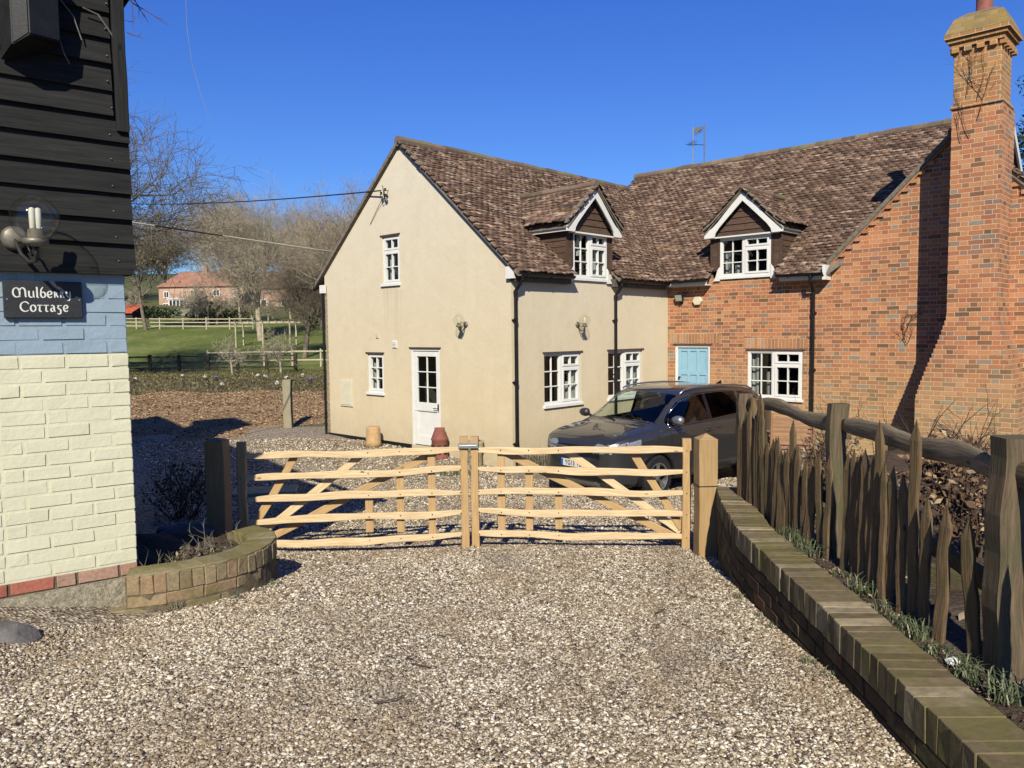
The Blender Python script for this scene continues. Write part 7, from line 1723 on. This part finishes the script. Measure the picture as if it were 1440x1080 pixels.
zz_ = np.interp(y, GY, GZ); v = np.zeros((n, 3, 3)); v[:, 0] = np.stack([x - w_ * np.cos(a), y - w_ * np.sin(a), zz_], 1); v[:, 1] = np.stack([x + w_ * np.cos(a), y + w_ * np.sin(a), zz_], 1); v[:, 2] = np.stack([x + rs.uniform(-.08, .08, n), y + rs.uniform(-.08, .08, n), zz_ + hh], 1)
M['rough'] = m_island('rough_grass_blades', [(0, (.05, .04, .022)), (.4, (.12, .10, .045)), (.7, (.19, .155, .08)), (1, (.34, .28, .18))], nscale=2, bmp=0)
tag(fast_mesh('rough_grass', v.reshape(-1, 3), np.arange(n * 3).reshape(-1, 3), 'rough', k=3), kind='stuff')
# scattered garden oddments on the rough grass: small clumps, white flowers, a fallen branch
rg = random.Random(50)
spots = [(-20.2, 40, 0), (-18.9, 39, 0), (-17.8, 42, 1), (-16.0, 40.5, 0), (-15.0, 39.5, 2), (-13.4, 41, 1), (-12.7, 40, 0), (-11.2, 38.5, 0), (-12.5, 33.5, 3), (-10.9, 40.5, 1), (-9.6, 37, 2), (-8.9, 41, 0), (-10.3, 34, 1)]
for i, (x, y, k) in enumerate(spots):
    t = empty('garden_plant', (x, y, zf(x, y)), label='small dark clump with a pale bloom dotted over the rough grass beyond the mulch', cat='plant', group='small plants on the rough grass')
    mb = MB(); blades(mb, (0, 0, 0), 22, .35, .12, .012, rg, .8); mb.build('stems', 'twigwood' if k != 1 else 'ivy', t)
    mb = MB(); leaves(mb, (0, 0, .22), (.10, .08, .08), 26, .05, rg); mb.build('blooms', 'petalblue' if k == 2 else 'petal', t)
t = MB(); t.tube([(0, 0, .02), (.7, .2, .16), (1.5, .3, .42)], [.05, .04, .02], 6); o = t.build('fallen_branch', 'signwhite'); o.location = (-20.9, 39, zf(-20.9, 39)); tag(o, 'pale fallen branch lying on the rough grass at the left', 'branch')
t = empty('paving_slab', (-4.0, 12.4, zg(12.4) + .05), .2, label='pale slab lying at the shadow edge left of the gate post', cat='slab')
mb = MB(); mb.box(-.5, .5, -.3, .3, -.05, .03); mb.build('slab', 'stonepot', t, bevel=.01)

# weeds and blown leaves along the edges of the drive
rg = random.Random(14)
for i in range(16):
    if i < 9: y = rg.uniform(3.4, 6.4); x = float(np.interp(y, [2, 5.2, 6.6], [1.47, 1.49, 1.72])) - rg.uniform(.0, .04)
    else: k = rg.choice(PLN[4:-8]); x, y = k.x + rg.uniform(.01, .06), k.y - rg.uniform(.0, .05)
    mb = MB(); blades(mb, (0, 0, 0), rg.randint(8, 22), rg.uniform(.03, .07), .03, .0025, rg, 1.2); o = mb.build('weed', 'greenleaf'); o.location = (x, y, float(zgn(x, y)) + .005)
    tag(o, 'tiny green weed at the foot of the low right-hand brick wall' if i < 9 else 'tiny green weed at the foot of the curved planter wall', 'weed', group='weeds at the foot of the low wall' if i < 9 else 'weeds at the foot of the planter')
mb = MB()
for i in range(420):
    y = rg.uniform(2.6, 8.5); x = rg.choice((rg.gauss(1.25, .2), rg.uniform(-2.6, 1.5)))
    if not drive(np.array([x]), np.array([y]))[0]: continue
    leaves(mb, (x, y, float(zgn(x, y)) + .018), (.01, .01, .004), 1, rg.uniform(.006, .014), rg)
tag(mb.build('blown_leaves', 'deadleaf'), kind='stuff')
# small twigs lying on the gravel
rg = random.Random(3)
for i, (x, y, a, lab) in enumerate(((-.62, 3.30, .1, 'short dark twig lying on the gravel left of the middle of the drive'), (-.52, 3.78, -.3, 'small curved twig lying on the gravel beyond the short dark one'), (.85, 4.6, .8, 'thin twig lying on the gravel towards the low brick wall'))):
    mb = MB(); twig(mb, (0, 0, 0), (1, .1, 0), .16, .004, rg, 1, Vector((0, 0, 1))); o = mb.build('twig', 'twigwood'); o.location = (x, y, float(zgn(x, y)) + .022); o.rotation_euler = (0, 0, a); tag(o, lab, 'twig')
# overall albedo trim: every surface a little darker, the exposure a little higher
for mm in bpy.data.materials:
    if not mm.use_nodes: continue
    b_ = mm.node_tree.nodes.get('Principled BSDF')
    if not b_: continue
    i_ = b_.inputs['Base Color']
    if i_.is_linked:
        src = i_.links[0].from_socket; mx_ = mm.node_tree.nodes.new('ShaderNodeMix'); mx_.data_type = 'RGBA'; mx_.blend_type = 'MULTIPLY'; mx_.inputs[0].default_value = 1; mx_.inputs[7].default_value = (.655, .655, .63, 1)
        mm.node_tree.links.new(src, mx_.inputs[6]); mm.node_tree.links.new(mx_.outputs[2], i_)
